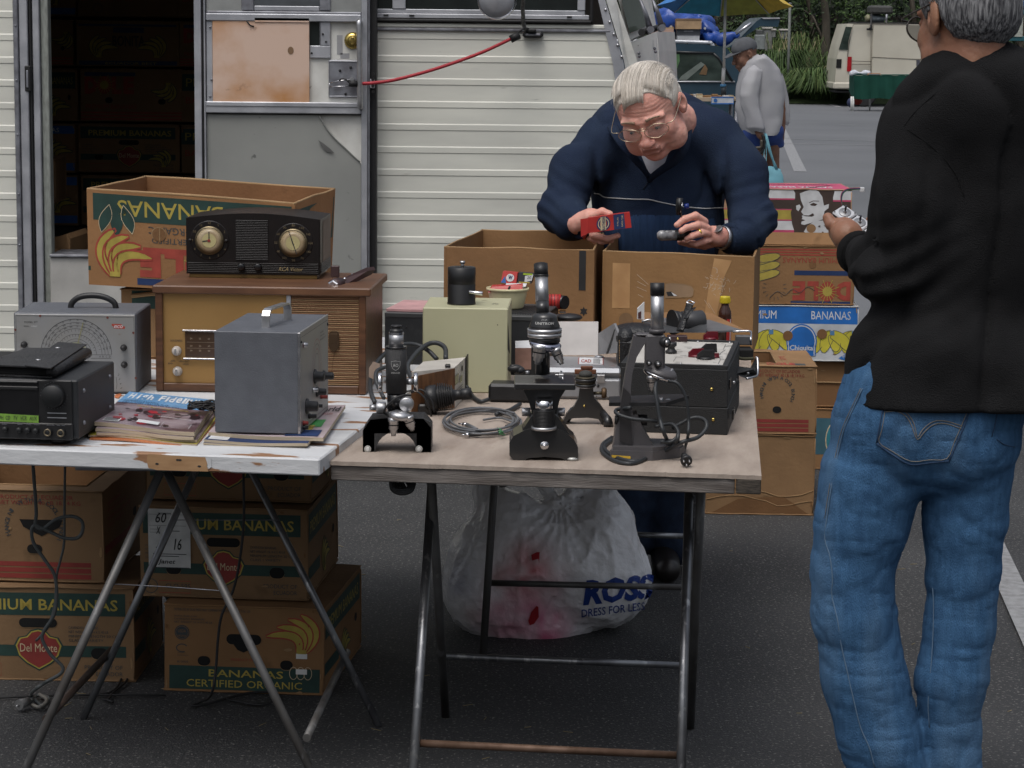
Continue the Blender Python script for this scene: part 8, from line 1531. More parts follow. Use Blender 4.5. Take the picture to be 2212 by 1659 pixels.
dd=M('denim_dark',(.025,.06,.13),rough=.9)
W5(((638,200),(630,260),(618,330),(607,385)),.0016,dd);W5(((607,385),(670,430),(740,468),(815,462),(892,455)),.0018,dd);W5(((980,240),(950,320),(920,390),(892,455)),.0016,dd);W5(((648,205),(640,265),(628,335),(618,382),(672,418),(742,456),(815,450),(884,445),(912,382),(940,318),(970,245)),.0008)
W5(((645,250),(690,248),(730,270),(755,310),(768,360),(790,330),(830,300),(880,298),(945,318)));W5(((645,262),(688,260),(724,280),(746,318),(768,370),(796,340),(832,312),(880,308),(940,328)))
W5(((552,170),(520,240),(480,330),(455,430),(430,560),(412,680),(405,760),(425,830),(435,920),(432,980),(455,1080),(470,1180),(495,1290),(520,1400),(545,1500),(580,1580),(600,1655)),.0013,M('seam_pale',(.12,.20,.30),rough=.9),4);W5(((545,170),(512,240),(472,330),(447,430),(422,560),(404,680)),.0007)
W5(((785,700),(800,820),(828,960),(830,1100),(822,1250),(810,1400),(815,1500)),.0011,MATS['seam_pale'],4);W5(((1085,240),(1075,300),(1060,360)),.0010,dd);W5(((1150,400),(1110,390),(1080,370)),.0010,dd);b.build('stitching',jn)
for x,y0,a_ in((.80,4.5,-.1),(.93,4.64,.1)):
 s=SD();s.cap((x,y0,.045),(x-.02,y0+.15,.038),.044,.040,k=.02);b=MB();P_,F_=s.mesh(.008);P_[:,2]=np.maximum(P_[:,2],.006);addmesh(b,(P_,F_),MATS['black_shoe']);b.build('shoe',near)
random.seed(1);mw=M('motor_white',(.62,.63,.66),rough=.35,metal=.3);n_=Vector((.03,-.62,.78)).normalized();G4='small motors held by the person in black'
ctr=[p5.at(1264,470,4.90),p5.at(1437,588,4.88),p5.at(1612,700,4.86)];lab=['Square silver motor with a black shaft, uppermost and leftmost of the three in the hand','Square silver motor with a black shaft, middle one of the three in the hand','Square silver motor mostly hidden by the black sleeve, lowest of the three']
for i,c_ in enumerate(ctr):
 U=(p5.at(1415,485,4.9)-p5.at(1112,462,4.9));U=(U-n_*U.dot(n_)).normalized();Vv=n_.cross(U);a1=(U+Vv).normalized();a2=(Vv-U).normalized();m=Matrix((a1,a2,n_)).transposed().to_4x4();m.translation=c_;hw_=.0185
 t=thing('stepper_motor',lab[i],'motor',c_,0,G4);b=MB();b.box((-hw_,-hw_,-.006),(hw_,hw_,0),mw,.0025,m);b.box((-hw_,-hw_,-.026),(hw_,hw_,-.0062),M('motor_black',(.012,.012,.02),rough=.35),.003,m);b.build('housing',t)
 b=MB();b.lathe([(.0125,0),(.0125,.0015),(.0118,.0018),(0,.0018)],c_,n_,M('motor_boss',(.30,.30,.31),rough=.35,metal=.7),28);b.build('boss',t);b=MB();b.cyl(c_+n_*.001,c_+n_*.019,.0022,M('shaft',(.05,.05,.06),rough=.3,metal=.7));b.lathe([(.004,0),(.0035,.004)],c_+n_*.0018,n_,satin,16);b.build('shaft',t)
 b=MB()
 for q in(-1,1):
  for w_ in(-1,1):b.lathe([(.0019,.0003),(0,.0003)],m@Vector((q*.0145,w_*.0145,0)),n_,ink,10,cap=False)
 b.build('screw_holes',t)
wr=thing('wire_lead','Thin coloured wires with a white plug rising behind the motors','wire',p5.at(1240,330,4.95));
for i,mt in enumerate((M('wire_red',(.35,.05,.04)),M('wire_blue',(.05,.10,.35)),M('wire_black',(.02,.02,.02)),M('wire_green',(.05,.2,.08)))):
 b=MB();b.tube([p5.at(x+(i-1.5)*4,y+(i-1.5)*5,4.93)for x,y in((1235,400),(1222,330),(1228,260),(1262,215),(1320,195),(1390,190),(1450,188))],.0009,mt,5,4);b.build('wire',wr)
b=MB();b.box(p5.at(1448,228,4.925),p5.at(1485,172,4.94),pwhite,.0008);b.build('plug',wr)
YWg=25.0
paintb=M('car_blue',(.030,.062,.090),rough=.22,vs=3,coat=.5);carglass=M('car_glass',(.05,.07,.06),rough=.05,spec=.8,vs=4,col2=(.02,.03,.025),st=(1,1,2));c3=lambda x,y,Y=YWg:z3.at(x,y,Y)
t=thing('station_wagon','Dark blue station wagon with roof rails, a loaded roof and its tailgate raised','car',Vector((c3(350,500).x,YWg+.8,0)))
G0=lambda x,z,Y=YWg:Vector((c3(x,300,Y).x,Y,z))
b=MB();prof=[c3(-200,262),c3(150,244),c3(400,246),c3(548,262),c3(580,300),c3(640,440),G0(690,.95),G0(700,.45),G0(600,.28),G0(-900,.28),G0(-1000,.6),G0(-950,.85),c3(-500,450)]
b.prism(prof[::-1],(0,1.66,0),paintb);b.build('body',t)
b=MB();b.prism([c3(x,y,YWg-.004)for x,y in((226,290),(478,300),(505,325),(578,452),(290,450))][::-1],(0,.003,0),carglass);b.build('rear_window',t);b=MB();b.prism([c3(x,y,YWg-.004)for x,y in((170,288),(203,292),(268,450),(150,450))][::-1],(0,.003,0),carglass);b.build('front_window',t)
b=MB();b.prism([c3(x,y,YWg-.008)for x,y in((285,446),(300,425),(410,345),(432,360),(330,446))][::-1],(0,.003,0),M('seen_grey',(.16,.19,.17),rough=.5));b.prism([c3(x,y,YWg-.009)for x,y in((432,358),(447,385),(440,418),(400,415))][::-1],(0,.003,0),M('seen_tan',(.17,.10,.045),rough=.6));b.prism([c3(x,y,YWg-.007)for x,y in((240,310),(290,300),(292,340),(270,400))][::-1],(0,.002,0),M('seen_green',(.10,.20,.09),rough=.3));b.build('load_seen_inside',t)
b=MB();
for P in(((207,290),(270,455),(287,520)),((480,298),(510,325),(585,455)),((150,455),(600,456)),((225,288),(480,297))):b.tube([c3(x,y,YWg-.01)for x,y in P],.012 if P[0][1]!=455 else .008,M('trim_black',(.02,.022,.025),rough=.4)if P[0][1]!=455 else alu,6)
b.build('trim',t)
for x in(430,-650):b=MB();p_=G0(x,.32,YWg-.03);b.cyl(p_,p_+Vector((0,.2,0)),.32,rubber,seg=28,ch=.03);w_=b.build('wheel',t);b=MB();b.cyl(p_+Vector((0,-.01,0)),p_+Vector((0,.05,0)),.19,alu,seg=20);b.build('rim',w_)
for dy in(.15,1.4):b=MB();b.tube([c3(-150,230,YWg+dy),c3(160,230,YWg+dy),c3(440,238,YWg+dy),c3(468,245,YWg+dy),c3(480,262,YWg+dy)],.022,alu,8,3);[b.cyl(c3(x,232,YWg+dy),c3(x,262,YWg+dy),.02,blackp)for x in(180,330,455)];b.build('roof_rail',t)
b=MB();b.prism([c3(x,y,YWg+.1)for x,y in((560,265),(600,240),(720,118),(755,96),(848,98),(850,108),(840,150),(740,145),(640,215),(590,262))][::-1],(0,1.4,0),paintb);b.prism([c3(x,y,YWg+.09)for x,y in((745,98),(850,97),(852,105),(760,106))][::-1],(0,.008,0),alu);b.tube([c3(605,190,YWg+.08),c3(690,128,YWg+.08)],.015,chrome,6);b.build('tailgate',t)
def crate(P,dy,mt,lab,nm='cardboard_box',cat='cardboard box',top=None,grp=None,zm=z3,Y=YWg):
 Q=[zm.at(x,y,Y)for x,y in P];b=MB();b.prism(Q[::-1],(0,dy,0),mt)
 if top:top(b,FaceFr(Q[3],Q[2],Q[1],Q[0]))
 return tag(b.build(nm),lab,cat,grp)
rect=lambda x0,y0,x1,y1:((x0,y0),(x1,y0),(x1,y1),(x0,y1))
crate(rect(272,105,413,162),.35,M('far_card',(.42,.28,.16),rough=.8),'Open tan cardboard box topmost on the wagon roof',Y=YWg+.3,top=lambda b,f:(b.rect(f,0,f.H*.84,f.W,f.H*1.04,M('far_card_dark',(.22,.14,.08),rough=.8),.003),b.rect(f,-.008,0,.0,f.H,cbin,.003)))
crate(rect(276,163,406,196),.35,M('far_dark_box',(.04,.045,.055),rough=.5),'Dark grey box under the open tan box on the wagon roof','storage_box','box',Y=YWg+.32,top=lambda b,f:b.rect(f,f.W*.3,f.H*.6,f.W*.7,f.H*.75,alud,.002))
crate(rect(280,196,402,234),.35,M('far_white_box',(.50,.51,.53),rough=.6),'White box at the bottom of the pile on the wagon roof','storage_box','box',Y=YWg+.3,top=lambda b,f:b.rect(f,0,f.H*.9,f.W,f.H,alud,.002))
crate(rect(205,125,258,162),.3,M('far_card2',(.50,.38,.22),rough=.8),'Cream carton at the left end of the wagon roof',Y=YWg+.5,top=lambda b,f:b.rect(f,f.W*.5,f.H*.3,f.W*.8,f.H*.8,pwhite,.002))
crate(rect(140,160,258,192),.3,M('far_pink',(.50,.33,.26),rough=.8),'Pinkish carton under the cream carton on the wagon roof',Y=YWg+.48,top=lambda b,f:b.rect(f,f.W*.3,0,f.W*.34,f.H,cbin,.002))
crate(rect(150,190,254,222),.3,M('far_white2',(.55,.55,.57),rough=.6),'Row of small white cartons above the wagon roof rail','white_cartons','cartons',Y=YWg+.46,top=lambda b,f:[b.rect(f,f.W*i/7,0,f.W*i/7+.004,f.H,alud,.002)for i in range(1,7)])
tarp=M('blue_tarp',(.018,.07,.33),rough=.38,vs=6,col2=(.012,.045,.22));s=SD()
for x,y,rx,rz in((230,90,.12,.10),(300,110,.16,.10),(400,130,.15,.10),(210,160,.10,.16),(450,190,.10,.10)):s.ell(z3.at(x,y,YWg+.85),(rx,.35,rz),k=.12)
s.chain([z3.at(430,170,YWg+.5),z3.at(480,215,YWg+.4),z3.at(530,222,YWg+.3),z3.at(600,190,YWg+.25)],[.08,.055,.045,.03],k=.05)
def dT(P):n=1-np.abs(vnoise(P*[1,1,.7],7));return .05*n**5+.03*(1-np.abs(vnoise(P+3,12)))**5-.03
b=MB();addmesh(b,s.mesh(.02,dT,relax=0),tarp);[b.lathe([(.008,0),(.014,.001),(.014,.003)],z3.at(x,y,YWg+.2),(0,-1,0),alu,10)for x,y in((432,158),(545,205))];tag(b.build('tarpaulin'),'Crumpled blue tarpaulin heaped over the wagon roof','tarpaulin')
Yp=23.6;t=thing('parasol','Blue, teal and yellow market parasol on a thin white pole, behind the grey-capped walker','parasol',Vector((z3.at(528,480,Yp).x,Yp,0)))
b=MB();b.cyl(z3.at(548,-60,Yp),z3.at(538,380,Yp),.014,M('pole_white',(.55,.56,.56),rough=.4));b.cyl(z3.at(537,380,Yp),z3.at(532,480,Yp),.018,M('pole_pale',(.5,.5,.5),rough=.4));b.cyl(z3.at(538,480,Yp),z3.at(536,535,Yp),.026,M('pole_base',(.03,.04,.05),rough=.5));b.cyl(z3.at(534,470,Yp),z3.at(534,485,Yp),.03,M('collar_blue',(.05,.2,.4),rough=.4));b.build('pole',t)
ca=[M('canopy_teal',(.02,.24,.38),rough=.6),M('canopy_olive',(.30,.31,.05),rough=.6),M('canopy_yellow',(.60,.42,.05),rough=.6),M('canopy_blue',(.04,.20,.52),rough=.6)];b=MB();cc=z3.at(546,34,Yp);Rc=.66;tilt=Matrix.Rotation(R(-9),3,'X')
rimp=[cc+tilt@Vector((Rc*math.cos(R(-90+45*i)),Rc*.9*math.sin(R(-90+45*i)),0))for i in range(9)];apx=cc+tilt@Vector((0,0,.30))
order=[1,2,2,1,0,3,3,0]
for i in range(8):
 a,c=rimp[i],rimp[i+1];n=6;vs=[]
 for j in range(n+1):
  u=j/n;e0=apx.lerp(a,u)+Vector((0,0,.05*math.sin(math.pi*u)));e1=apx.lerp(c,u)+Vector((0,0,.05*math.sin(math.pi*u)));mid=(e0+e1)/2+Vector((0,0,-.015*u));vs+=[e0,mid.lerp(apx,.05*u),e1]
 b.add(vs,[(3*j+k_,3*j+k_+1,3*j+k_+4,3*j+k_+3)for j in range(n)for k_ in(0,1)],ca[order[i]],True)
b.build('canopy',t)
for i in range(8):b=MB();b.tube([apx+Vector((0,0,-.02)),apx.lerp(rimp[i],.5)+Vector((0,0,.035)),rimp[i]],.006,alu,5);b.build('rib',t)
t=thing('market_table','Stall table covered with small cartons under the parasol','table',Vector((z3.at(420,560,23.0).x,23.2,0)));zt3=z3.at(420,545,23.0).z;b=MB();x0,x1=z3.at(250,540,23).x,z3.at(640,540,23).x;b.box((x0,23.0,zt3-.03),(x1,23.7,zt3),M('stall_wood',(.35,.27,.18),rough=.8),.004);b.build('tabletop',t)
for x in(x0+.05,x1-.05):
 for y in(23.05,23.62):b=MB();b.cyl((x,y,0),(x,y,zt3-.03),.02,alud);b.build('leg',t)
crate(((300,562),(475,566),(475,545),(300,545))[::-1],.1,M('stall_plank',(.38,.30,.22),rough=.8),'Long low tan tray along the front of the stall table','tray','tray',Y=22.98)
crate(rect(469,543,592,578),.12,M('stall_white',(.50,.53,.58),rough=.6),'White tray with a blue rim and round blue mark under the parasol','tray','tray',Y=22.95,top=lambda b,f:(b.stroke(f,[(0,0),(f.W,0),(f.W,f.H),(0,f.H)],.012,pblue,.002,True),b.oval(f,f.W*.18,f.H*.5,.018,.018,pblue,.003)))
random.seed(13)
for i,(x,w_)in enumerate(((318,22),(346,26),(372,18),(404,20),(430,24),(456,18),(552,20),(578,18),(490,20),(515,14))):
 h_=random.uniform(10,22);mt=[cb,cb2,pwhite,M('tiny_cream',(.55,.48,.33),rough=.7)][i%4]
 crate(rect(x-w_*.8,545-h_,x+w_*.8,545),.15,mt,'Small carton on the stall table beneath the parasol','small_carton','carton',grp='small cartons on the stall table',Y=23.1+.05*(i%3),top=lambda b,f:b.rect(f,0,f.H*.8,f.W,f.H,cbe,.002))
YM=22.0;W3=lambda x,y,Y=YM:tuple(p3.at(x,y,Y));t=thing('person','Person in a grey cap and pale grey jacket carrying a light blue tote bag','person',Vector((W3(1380,1000)[0],YM,0)))
jk=M('grey_jacket',(.36,.36,.37),rough=.7,vs=3,col2=(.31,.31,.33));sk3=skinm('skin_dark',(.20,.10,.065),(.15,.075,.05));b=MB()
TF=TM(p3.at(1180,545,YM),-72,20,0,1.17);addmesh(b,head_mesh(.006,neck=((0,.03,-.05),(0,.10,-.15)),nr=(.058,.062)),sk3,None,TF)
s=SD();s.ell(W3(1340,1000),(.13,.12,.28),k=.05);s.chain([W3(1320,1380),W3(1290,1750),(W3(1290,1800)[0],YM,.1)],[.075,.055,.04],k=.03);s.chain([W3(1450,1380),W3(1470,1750,YM+.1),(W3(1480,1800)[0],YM+.15,.1)],[.075,.055,.04],k=.03)
s.chain([W3(1290,720,YM-.12),W3(1270,1020,YM-.16),W3(1310,1310,YM-.17)],[.04,.035,.03]);s.chain([W3(1310,1310,YM-.17),W3(1335,1360,YM-.17),W3(1360,1405,YM-.17)],[.032,.032,.022],k=.01)
s.chain([W3(1500,760,YM+.1),W3(1570,1100,YM+.12),W3(1555,1300,YM+.1),W3(1550,1420,YM+.1)],[.04,.035,.03,.026]);s.cap((W3(1290,1800)[0],YM,.06),(W3(1180,1800)[0],YM,.05),.05,.04);s.cap((W3(1480,1800)[0],YM+.15,.06),(W3(1380,1800)[0],YM+.15,.05),.05,.04)
addmesh(b,s.mesh(.012),sk3);b.build('body',t)
b=MB()
def loft(b,rings,mt,dep,seg=30,dis=.006):
 vs=[];L=[]
 for k in range(len(rings)-1):
  for q in range(5):u=q/5;L.append([a*(1-u)+c*u for a,c in zip(rings[k],rings[k+1])])
 L.append(rings[-1])
 for y,xl,xr,dy in L:
  a,c=Vector(W3(xl,y,YM+dy)),Vector(W3(xr,y,YM+dy));cen=(a+c)/2;hw_=(c-a).length/2
  for i in range(seg):
   an=2*math.pi*i/seg;n_=1+dis/.1*(math.sin(an*5+y*.004)*.5+.7*mnoise.noise(Vector((math.cos(an)*2.2,math.sin(an)*2.2,y*.006)))-.9*(1-abs(mnoise.noise(Vector((math.cos(an)*1.5+3,math.sin(an)*1.5,y*.0035)))))**6)
   vs.append(cen+Vector((math.cos(an)*hw_*n_,math.sin(an)*dep*min(1,hw_/.10)*n_,.006*math.sin(an*3+y*.02))))
 n=len(L);b.add(vs,[(r*seg+i,r*seg+(i+1)%seg,(r+1)*seg+(i+1)%seg,(r+1)*seg+i)for r in range(n-1)for i in range(seg)]+[tuple(range(seg)),tuple((n-1)*seg+i for i in range(seg))[::-1]],mt,True)
loft(b,[(548,1310,1390,0),(570,1250,1420,0),(620,1180,1475,0),(700,1130,1530,0),(820,1100,1570,0),(960,1088,1582,0),(1100,1095,1578,0),(1240,1125,1565,0),(1335,1160,1550,0),(1352,1175,1538,0)],jk,.17)
loft(b,[(650,1240,1330,-.10),(700,1200,1370,-.14),(820,1150,1345,-.17),(960,1128,1320,-.19),(1080,1150,1330,-.19),(1200,1190,1370,-.19),(1290,1200,1392,-.18),(1325,1262,1372,-.18)],jk,.085,22,.009)
loft(b,[(740,1440,1560,.08),(860,1490,1598,.10),(1000,1520,1625,.12),(1140,1535,1640,.12),(1230,1545,1635,.12),(1262,1550,1610,.12)],jk,.07,18,.009);b.build('jacket',t)
s=SD();s.cap(W3(1300,1340),W3(1430,1340),.14,.13,k=.04);s.cap(W3(1310,1380),W3(1300,1480),.105,.10,k=.03);s.cap(W3(1450,1380,YM+.05),W3(1470,1440,YM+.08),.10,.10,k=.03);b=MB();addmesh(b,s.mesh(.014,lambda P:.008*vnoise(P,12),lambda X,Y,Z:p3.at(1400,1490,YM).z-Z),M('blue_shorts',(.015,.045,.20),rough=.7));b.build('shorts',t)
b=MB();cm_=M('cap_grey',(.085,.09,.10),rough=.85);s=SD();s.ell((0,.012,.045),(.084,.105,.083));addmesh(b,s.mesh(.006,None,lambda X,Y,Z:.035-.02*(Y>.04)-Z),cm_,None,TF);P=[TF@Vector(p)for p in((-.07,-.05,.035),(-.06,-.11,.030),(-.03,-.155,.022),(0,-.168,.020),(.03,-.155,.022),(.06,-.11,.030),(.07,-.05,.035))];b.prism(P,(TF.to_3x3()@Vector((0,0,.006))),cm_);b.ell(TF@Vector((0,.012,.13)),.008,cm_);b.build('cap',t)
b=MB();nc=TF@Vector((0,.085,-.105));nx_=(TF.to_3x3()@Vector((0,.45,-1))).normalized();nu=nx_.orthogonal().normalized();nv=nx_.cross(nu);b.tube([nc+(nu*math.cos(a)+nv*math.sin(a))*.085 for a in[2*math.pi*i/20 for i in range(20)]],.020,M('blue_collar',(.10,.20,.40),rough=.8),8,0,True);b.build('collar',t)
tt_=thing('tote_bag','Light blue cloth tote bag hanging from the hand of the grey-capped walker','bag',Vector(z3.at(800,1000,YM-.2)));tb_=M('tote_blue',(.17,.40,.48),rough=.85,vs=6);s=SD();s.ell(z3.at(798,1000,YM-.18),(.12,.05,.12),k=.03);s.cap(z3.at(745,945,YM-.18),z3.at(852,948,YM-.18),.012,.012,k=.02);s.cap(z3.at(750,1040,YM-.18),z3.at(850,1040,YM-.18),.03,.03,k=.03);b=MB();addmesh(b,s.mesh(.01,lambda P:.006*vnoise(P,14)),tb_);b.build('bag',tt_)
b=MB()
for dx in(0,22):b=MB();b.tube([z3.at(748+dx,945,YM-.2),z3.at(762+dx*.6,860,YM-.2),z3.at(766+dx*.2,745,YM-.2),z3.at(790+dx*.3,840,YM-.22),z3.at(835-dx*.4,945,YM-.2)],.014,tb_,6,4,flat=.3);b.build('handle',tt_)
b=MB();b.tube([z3.at(755,750,YM-.2),z3.at(765,800,YM-.2),z3.at(745,850,YM-.2),z3.at(705,845,YM-.2),z3.at(685,800,YM-.2)],.016,rubber,8,4);b.tube([z3.at(748,780,YM-.22),z3.at(745,820,YM-.22),z3.at(715,825,YM-.22)],.014,M('grip_brown',(.06,.05,.035),rough=.5),8,4);tag(b.build('umbrella_handle'),'Curved dark hooks held by the grey-capped walker beside the tote bag','handle')
YV=60.0;V4=lambda x,y,Y=YV:p4.at(x,y,Y);creamv=M('van_cream',(.66,.63,.53),rough=.35,vs=.6,col2=(.50,.47,.39),coat=.2);t=thing('van','Cream panel van with a red tail light, parked behind the green stall','van',Vector((V4(1000,900).x,YV+.9,0)))
b=MB();gx=lambda x,z:Vector((V4(x,600).x,YV,z));P=[V4(332,250),V4(1700,262),V4(1880,330),V4(2060,575),V4(2330,620),V4(2400,760),gx(2410,.45),gx(210,.45),V4(205,850),V4(225,620),V4(262,470)];b.prism(P[::-1],(0,1.85,0),creamv)
b.box(V4(590,812,YV-.06),V4(1125,258,YV),creamv,.02);b.box(V4(186,940,YV-.03),V4(322,858,YV+1.8),creamv,.03);b.build('body',t)
for nm,P,mt,d_ in(('rear_window',((318,282),(388,286),(345,528),(244,525)),carglass,.02),('tail_light',((338,598),(382,600),(376,757),(330,755)),M('tail_red',(.40,.015,.02),rough=.2),.03),('lamp_recess',((222,625),(276,625),(270,718),(216,716)),dark,.02),('handle_recess',((1065,634),(1103,634),(1100,705),(1065,702)),M('handle_dark',(.08,.08,.10),rough=.4),.075),('windscreen',((1925,440),(1945,435),(2062,572),(2000,570)),carglass,.02)):
 b=MB();b.prism([V4(x,y,YV-d_)for x,y in P][::-1],(0,.015,0),mt);b.build(nm,t)
b=MB();
for P in(((398,262),(352,430),(338,600)),((400,256),(980,258)),((382,645),(590,650)),((385,678),(590,680)),((585,262),(585,810)),((1125,262),(1125,700)),((590,603),(1120,630))):b.tube([V4(x,y,YV-.063)for x,y in P],.010,M('van_seam',(.22,.20,.16),rough=.5),4)
b.build('panel_gap',t);b=MB();b.box(V4(205,980,YV+.05),V4(315,945,YV+1.6),rubber,.02);b.build('underbody',t)
for x in(520,2050):b=MB();p_=gx(x,.34);b.cyl(p_+Vector((0,-.01,0)),p_+Vector((0,.25,0)),.34,rubber,seg=24,ch=.03);b.build('wheel',t)
b=MB();b.tube([V4(560,315,YV-.08),V4(585,290,YV-.08),V4(588,150,YV+.05)],.03,rubber,6);b.box(V4(540,320,YV-.09),V4(600,300,YV-.05),rubber);b.box(V4(580,148,YV+.2),V4(775,62,YV+.9),M('rack_box',(.05,.05,.048),rough=.7),.05);b.tube([V4(745,240,YV+.1),V4(752,150,YV+.1)],.03,alud,6);b.box(V4(430,250,YV+.1),V4(980,240,YV+1.6),rubber);b.build('roof_rack',t)
b=MB();b.ell(V4(640,200,YV+.6),(.22,.3,.12),M('load_grey',(.16,.19,.21),rough=.5));b.ell(V4(550,195,YV+.5),(.07,.2,.1),M('load_tan',(.25,.24,.15),rough=.6));tag(b.build('roof_load'),'Bundled things strapped under the rack on the van roof','bundle')
YT=56.2;T4=lambda x,y,Y=YT:p4.at(x,y,Y);clg=M('green_cloth',(.011,.062,.045),rough=.9,vs=3,col2=(.008,.048,.034),spec=.2);t=thing('market_table','Stall table under a dark green cloth in front of the cream van','table',Vector((T4(760,1100).x,YT+.4,0)))
b=MB();P=[]
n=40;vs=[]
for i in range(n+1):
 x=408+(1165-408)*i/n;w_=.03*math.sin(i*.9)+.02*math.sin(i*2.3);vs+=[T4(x,800,YT),T4(x,930,YT+w_*.5),T4(x,1045+6*math.sin(i*.35),YT+w_)]
b.add(vs,[(3*i+k_,3*i+k_+1,3*i+k_+4,3*i+k_+3)for i in range(n)for k_ in(0,1)],clg,True)
b.prism([T4(355,795,YT+.75),T4(408,800,YT),T4(408,1040,YT),T4(375,1010,YT+.35),T4(352,960,YT+.75)],(.02,.01,0),clg);b.prism([T4(355,792,YT+.76),T4(408,798,YT-.005),T4(1165,798,YT-.005),T4(1165,790,YT+.75)],(0,0,.012),clg);b.build('cloth',t)
for x,y,Y in((400,1132,YT+.05),(380,1128,YT+.2),(575,1080,YT+.6),(1150,1120,YT+.1)):b=MB();b.cyl(T4(x,1020,Y),Vector((T4(x,1020,Y).x,Y,0)),.022,white);b.build('leg',t)
crate(((1168,805),(1420,812),(1420,900),(1168,870)),.7,M('blue_table',(.02,.13,.32),rough=.6),'Blue covered stall top right of the green cloth','market_table','table',zm=p4,Y=YT+.1,top=lambda b,f:b.rect(f,0,f.H*.88,f.W,f.H*1.04,alud,.01))
s=SD();[s.ell(T4(x,y,YT+.25),(rx,.12,rz),k=.04)for x,y,rx,rz in((420,768,.11,.055),(470,775,.12,.04),(530,768,.10,.055),(400,785,.07,.03))];b=MB();addmesh(b,s.mesh(.02,lambda P:.04*vnoise(P,9)),M('white_cloth',(.60,.62,.68),rough=.8));tag(b.build('cloth_heap'),'Heap of white cloths at the left end of the green stall','cloth')
crate(rect(550,776,686,800),.3,M('orange_box',(.45,.22,.12),rough=.6),'Orange-edged flat box on the green stall','flat_box','box',zm=p4,Y=YT+.1,top=lambda b,f:b.rect(f,f.W*.08,f.H*.2,f.W*.92,f.H*.75,M('box_grey',(.2,.2,.22),rough=.6),.01))
crate(rect(1060,730,1205,778),.3,M('blue_crate',(.03,.17,.45),rough=.5),'Bright blue crate standing in front of the van door','crate','crate',zm=p4,Y=YT+.5,top=lambda b,f:b.rect(f,f.W*.4,0,f.W*.9,f.H*.25,pwhite,.01))
crate(rect(1215,712,1330,785),.3,M('dark_gadget',(.06,.06,.065),rough=.5),'Grey and black machine on the stall behind the neck of the person in black','machine','machine',zm=p4,Y=YT+.5,top=lambda b,f:b.rect(f,f.W*.3,f.H*.1,f.W*.5,f.H*.9,alud,.01))
for i,(x,w_)in enumerate(((735,25),(780,30),(915,28),(990,20))):crate(rect(x-w_,796,x+w_,803),.2,[pwhite,M('tiny_pink',(.5,.3,.28),rough=.6)][i//2%2],'Small pale packet lying on the green stall','packet','packet',zm=p4,Y=YT+.05,grp='small packets on the green stall')
s=SD();s.ell(T4(440,1065,YT+.5),(.12,.12,.10));b=MB();addmesh(b,s.mesh(.03),pred);tag(b.build('red_bag'),'Red bag on the asphalt under the green stall','bag');b=MB();b.ell(T4(370,1085,YT+.3),(.09,.1,.11),M('navy_bag',(.02,.03,.08),rough=.6));tag(b.build('navy_bag'),'Small navy bag at the left leg of the green stall','bag')
t=thing('notice_board','Notice board with a white lettered panel in a blue and teal frame','sign',Vector((p4.at(2150,400,66).x,66,0)));S4=lambda x,y:p4.at(x,y,66)
teal2=M('frame_teal',(.02,.11,.14),rough=.5);b=MB();b.box(S4(1900,152),S4(2600,108)+Vector((0,.1,0)),teal2,.01);b.box(S4(1900,432),S4(2600,388)+Vector((0,.1,0)),teal2,.01);b.box(S4(1900,78),S4(2600,12)+Vector((0,.12,0)),M('frame_blue',(.03,.13,.36),rough=.5),.03)
for x in(1880,2560):p_=S4(x,400);b.box((p_.x-.06,66,0),(p_.x+.06,66.12,3.2),teal2,.01)
b.build('frame',t);b=MB();b.box(S4(1900,386)+Vector((0,-.02,0)),S4(2195,154)+Vector((0,.02,0)),M('sign_white',(.42,.44,.40),rough=.5));f=Fr(S4(1900,386)+Vector((0,-.02,0)),(1,0,0),(0,0,1));k=.20426*66/FP;U=lambda x,y:((x-1900)*k,(386-y)*k)
b.poly(f,[U(*p)for p in((1975,228),(2050,185),(2152,168),(2148,180),(2060,200),(1985,240))],pblue2,.004);b.poly(f,[U(*p)for p in((1970,262),(2050,222),(2120,208),(2110,222),(2050,240),(1975,268))],pred,.004);b.text(f,'VTA',*U(1925,308),46*k,pblue2,w=175*k,l=.004,shear=.3,bold=.05);b.text(f,'Community Library',*U(1930,352),14*k,pdark,w=200*k,l=.004,shear=.2);b.build('sign_panel',t)
conc=M('concrete',(.40,.38,.35),rough=.85,vs=6,bump=.3,bs=40)
for zm_,x0,x1,y,lab in((p3,1560,1782,1037,'Concrete wheel stop left of the big grass clump'),(p4,184,350,1088,'Concrete wheel stop below the van bumper')):
 A_,B_=zm_.on(x0,y,0),zm_.on(x1,y,0);b=MB();b.box((A_.x,A_.y,0),(B_.x,A_.y+.2,.15 if zm_ is p4 else .17),conc,.03);b.box((A_.x+.1,A_.y+.04,.001),(A_.x+.2,A_.y+.16,.175),conc,.01);tag(b.build('wheel_stop'),lab,'wheel stop')
b=MB();b.box(p3.at(1290,500,63),p3.at(1372,350,63.4),M('cabinet_grey',(.20,.22,.22),rough=.6),.02);b.box(p3.at(1300,350,63.05),p3.at(1360,300,63.3),M('cab_dark',(.07,.075,.075),rough=.5),.02);tag(b.build('utility_cabinet'),'Grey utility cabinet in the verge behind the cap of the walker','cabinet')
for x0,x1,y0,y1,lab in((1375,1446,275,520,'Tall grey concrete pillar beside the utility cabinet'),(1545,1622,292,400,'Short concrete pillar with a pale cap between the cabinet and the thin pole'),(1450,1480,290,380,'Narrow pale pillar right of the tall grey one')):
 b=MB();b.box(p3.at(x0,y1,66),p3.at(x1,y0,66.4),M('pillar_grey',(.20,.205,.20),rough=.8),.02);b.box(p3.at(x0-6,y0+22,65.97),p3.at(x1+6,y0,66.45),conc,.02);tag(b.build('pillar'),lab,'pillar')
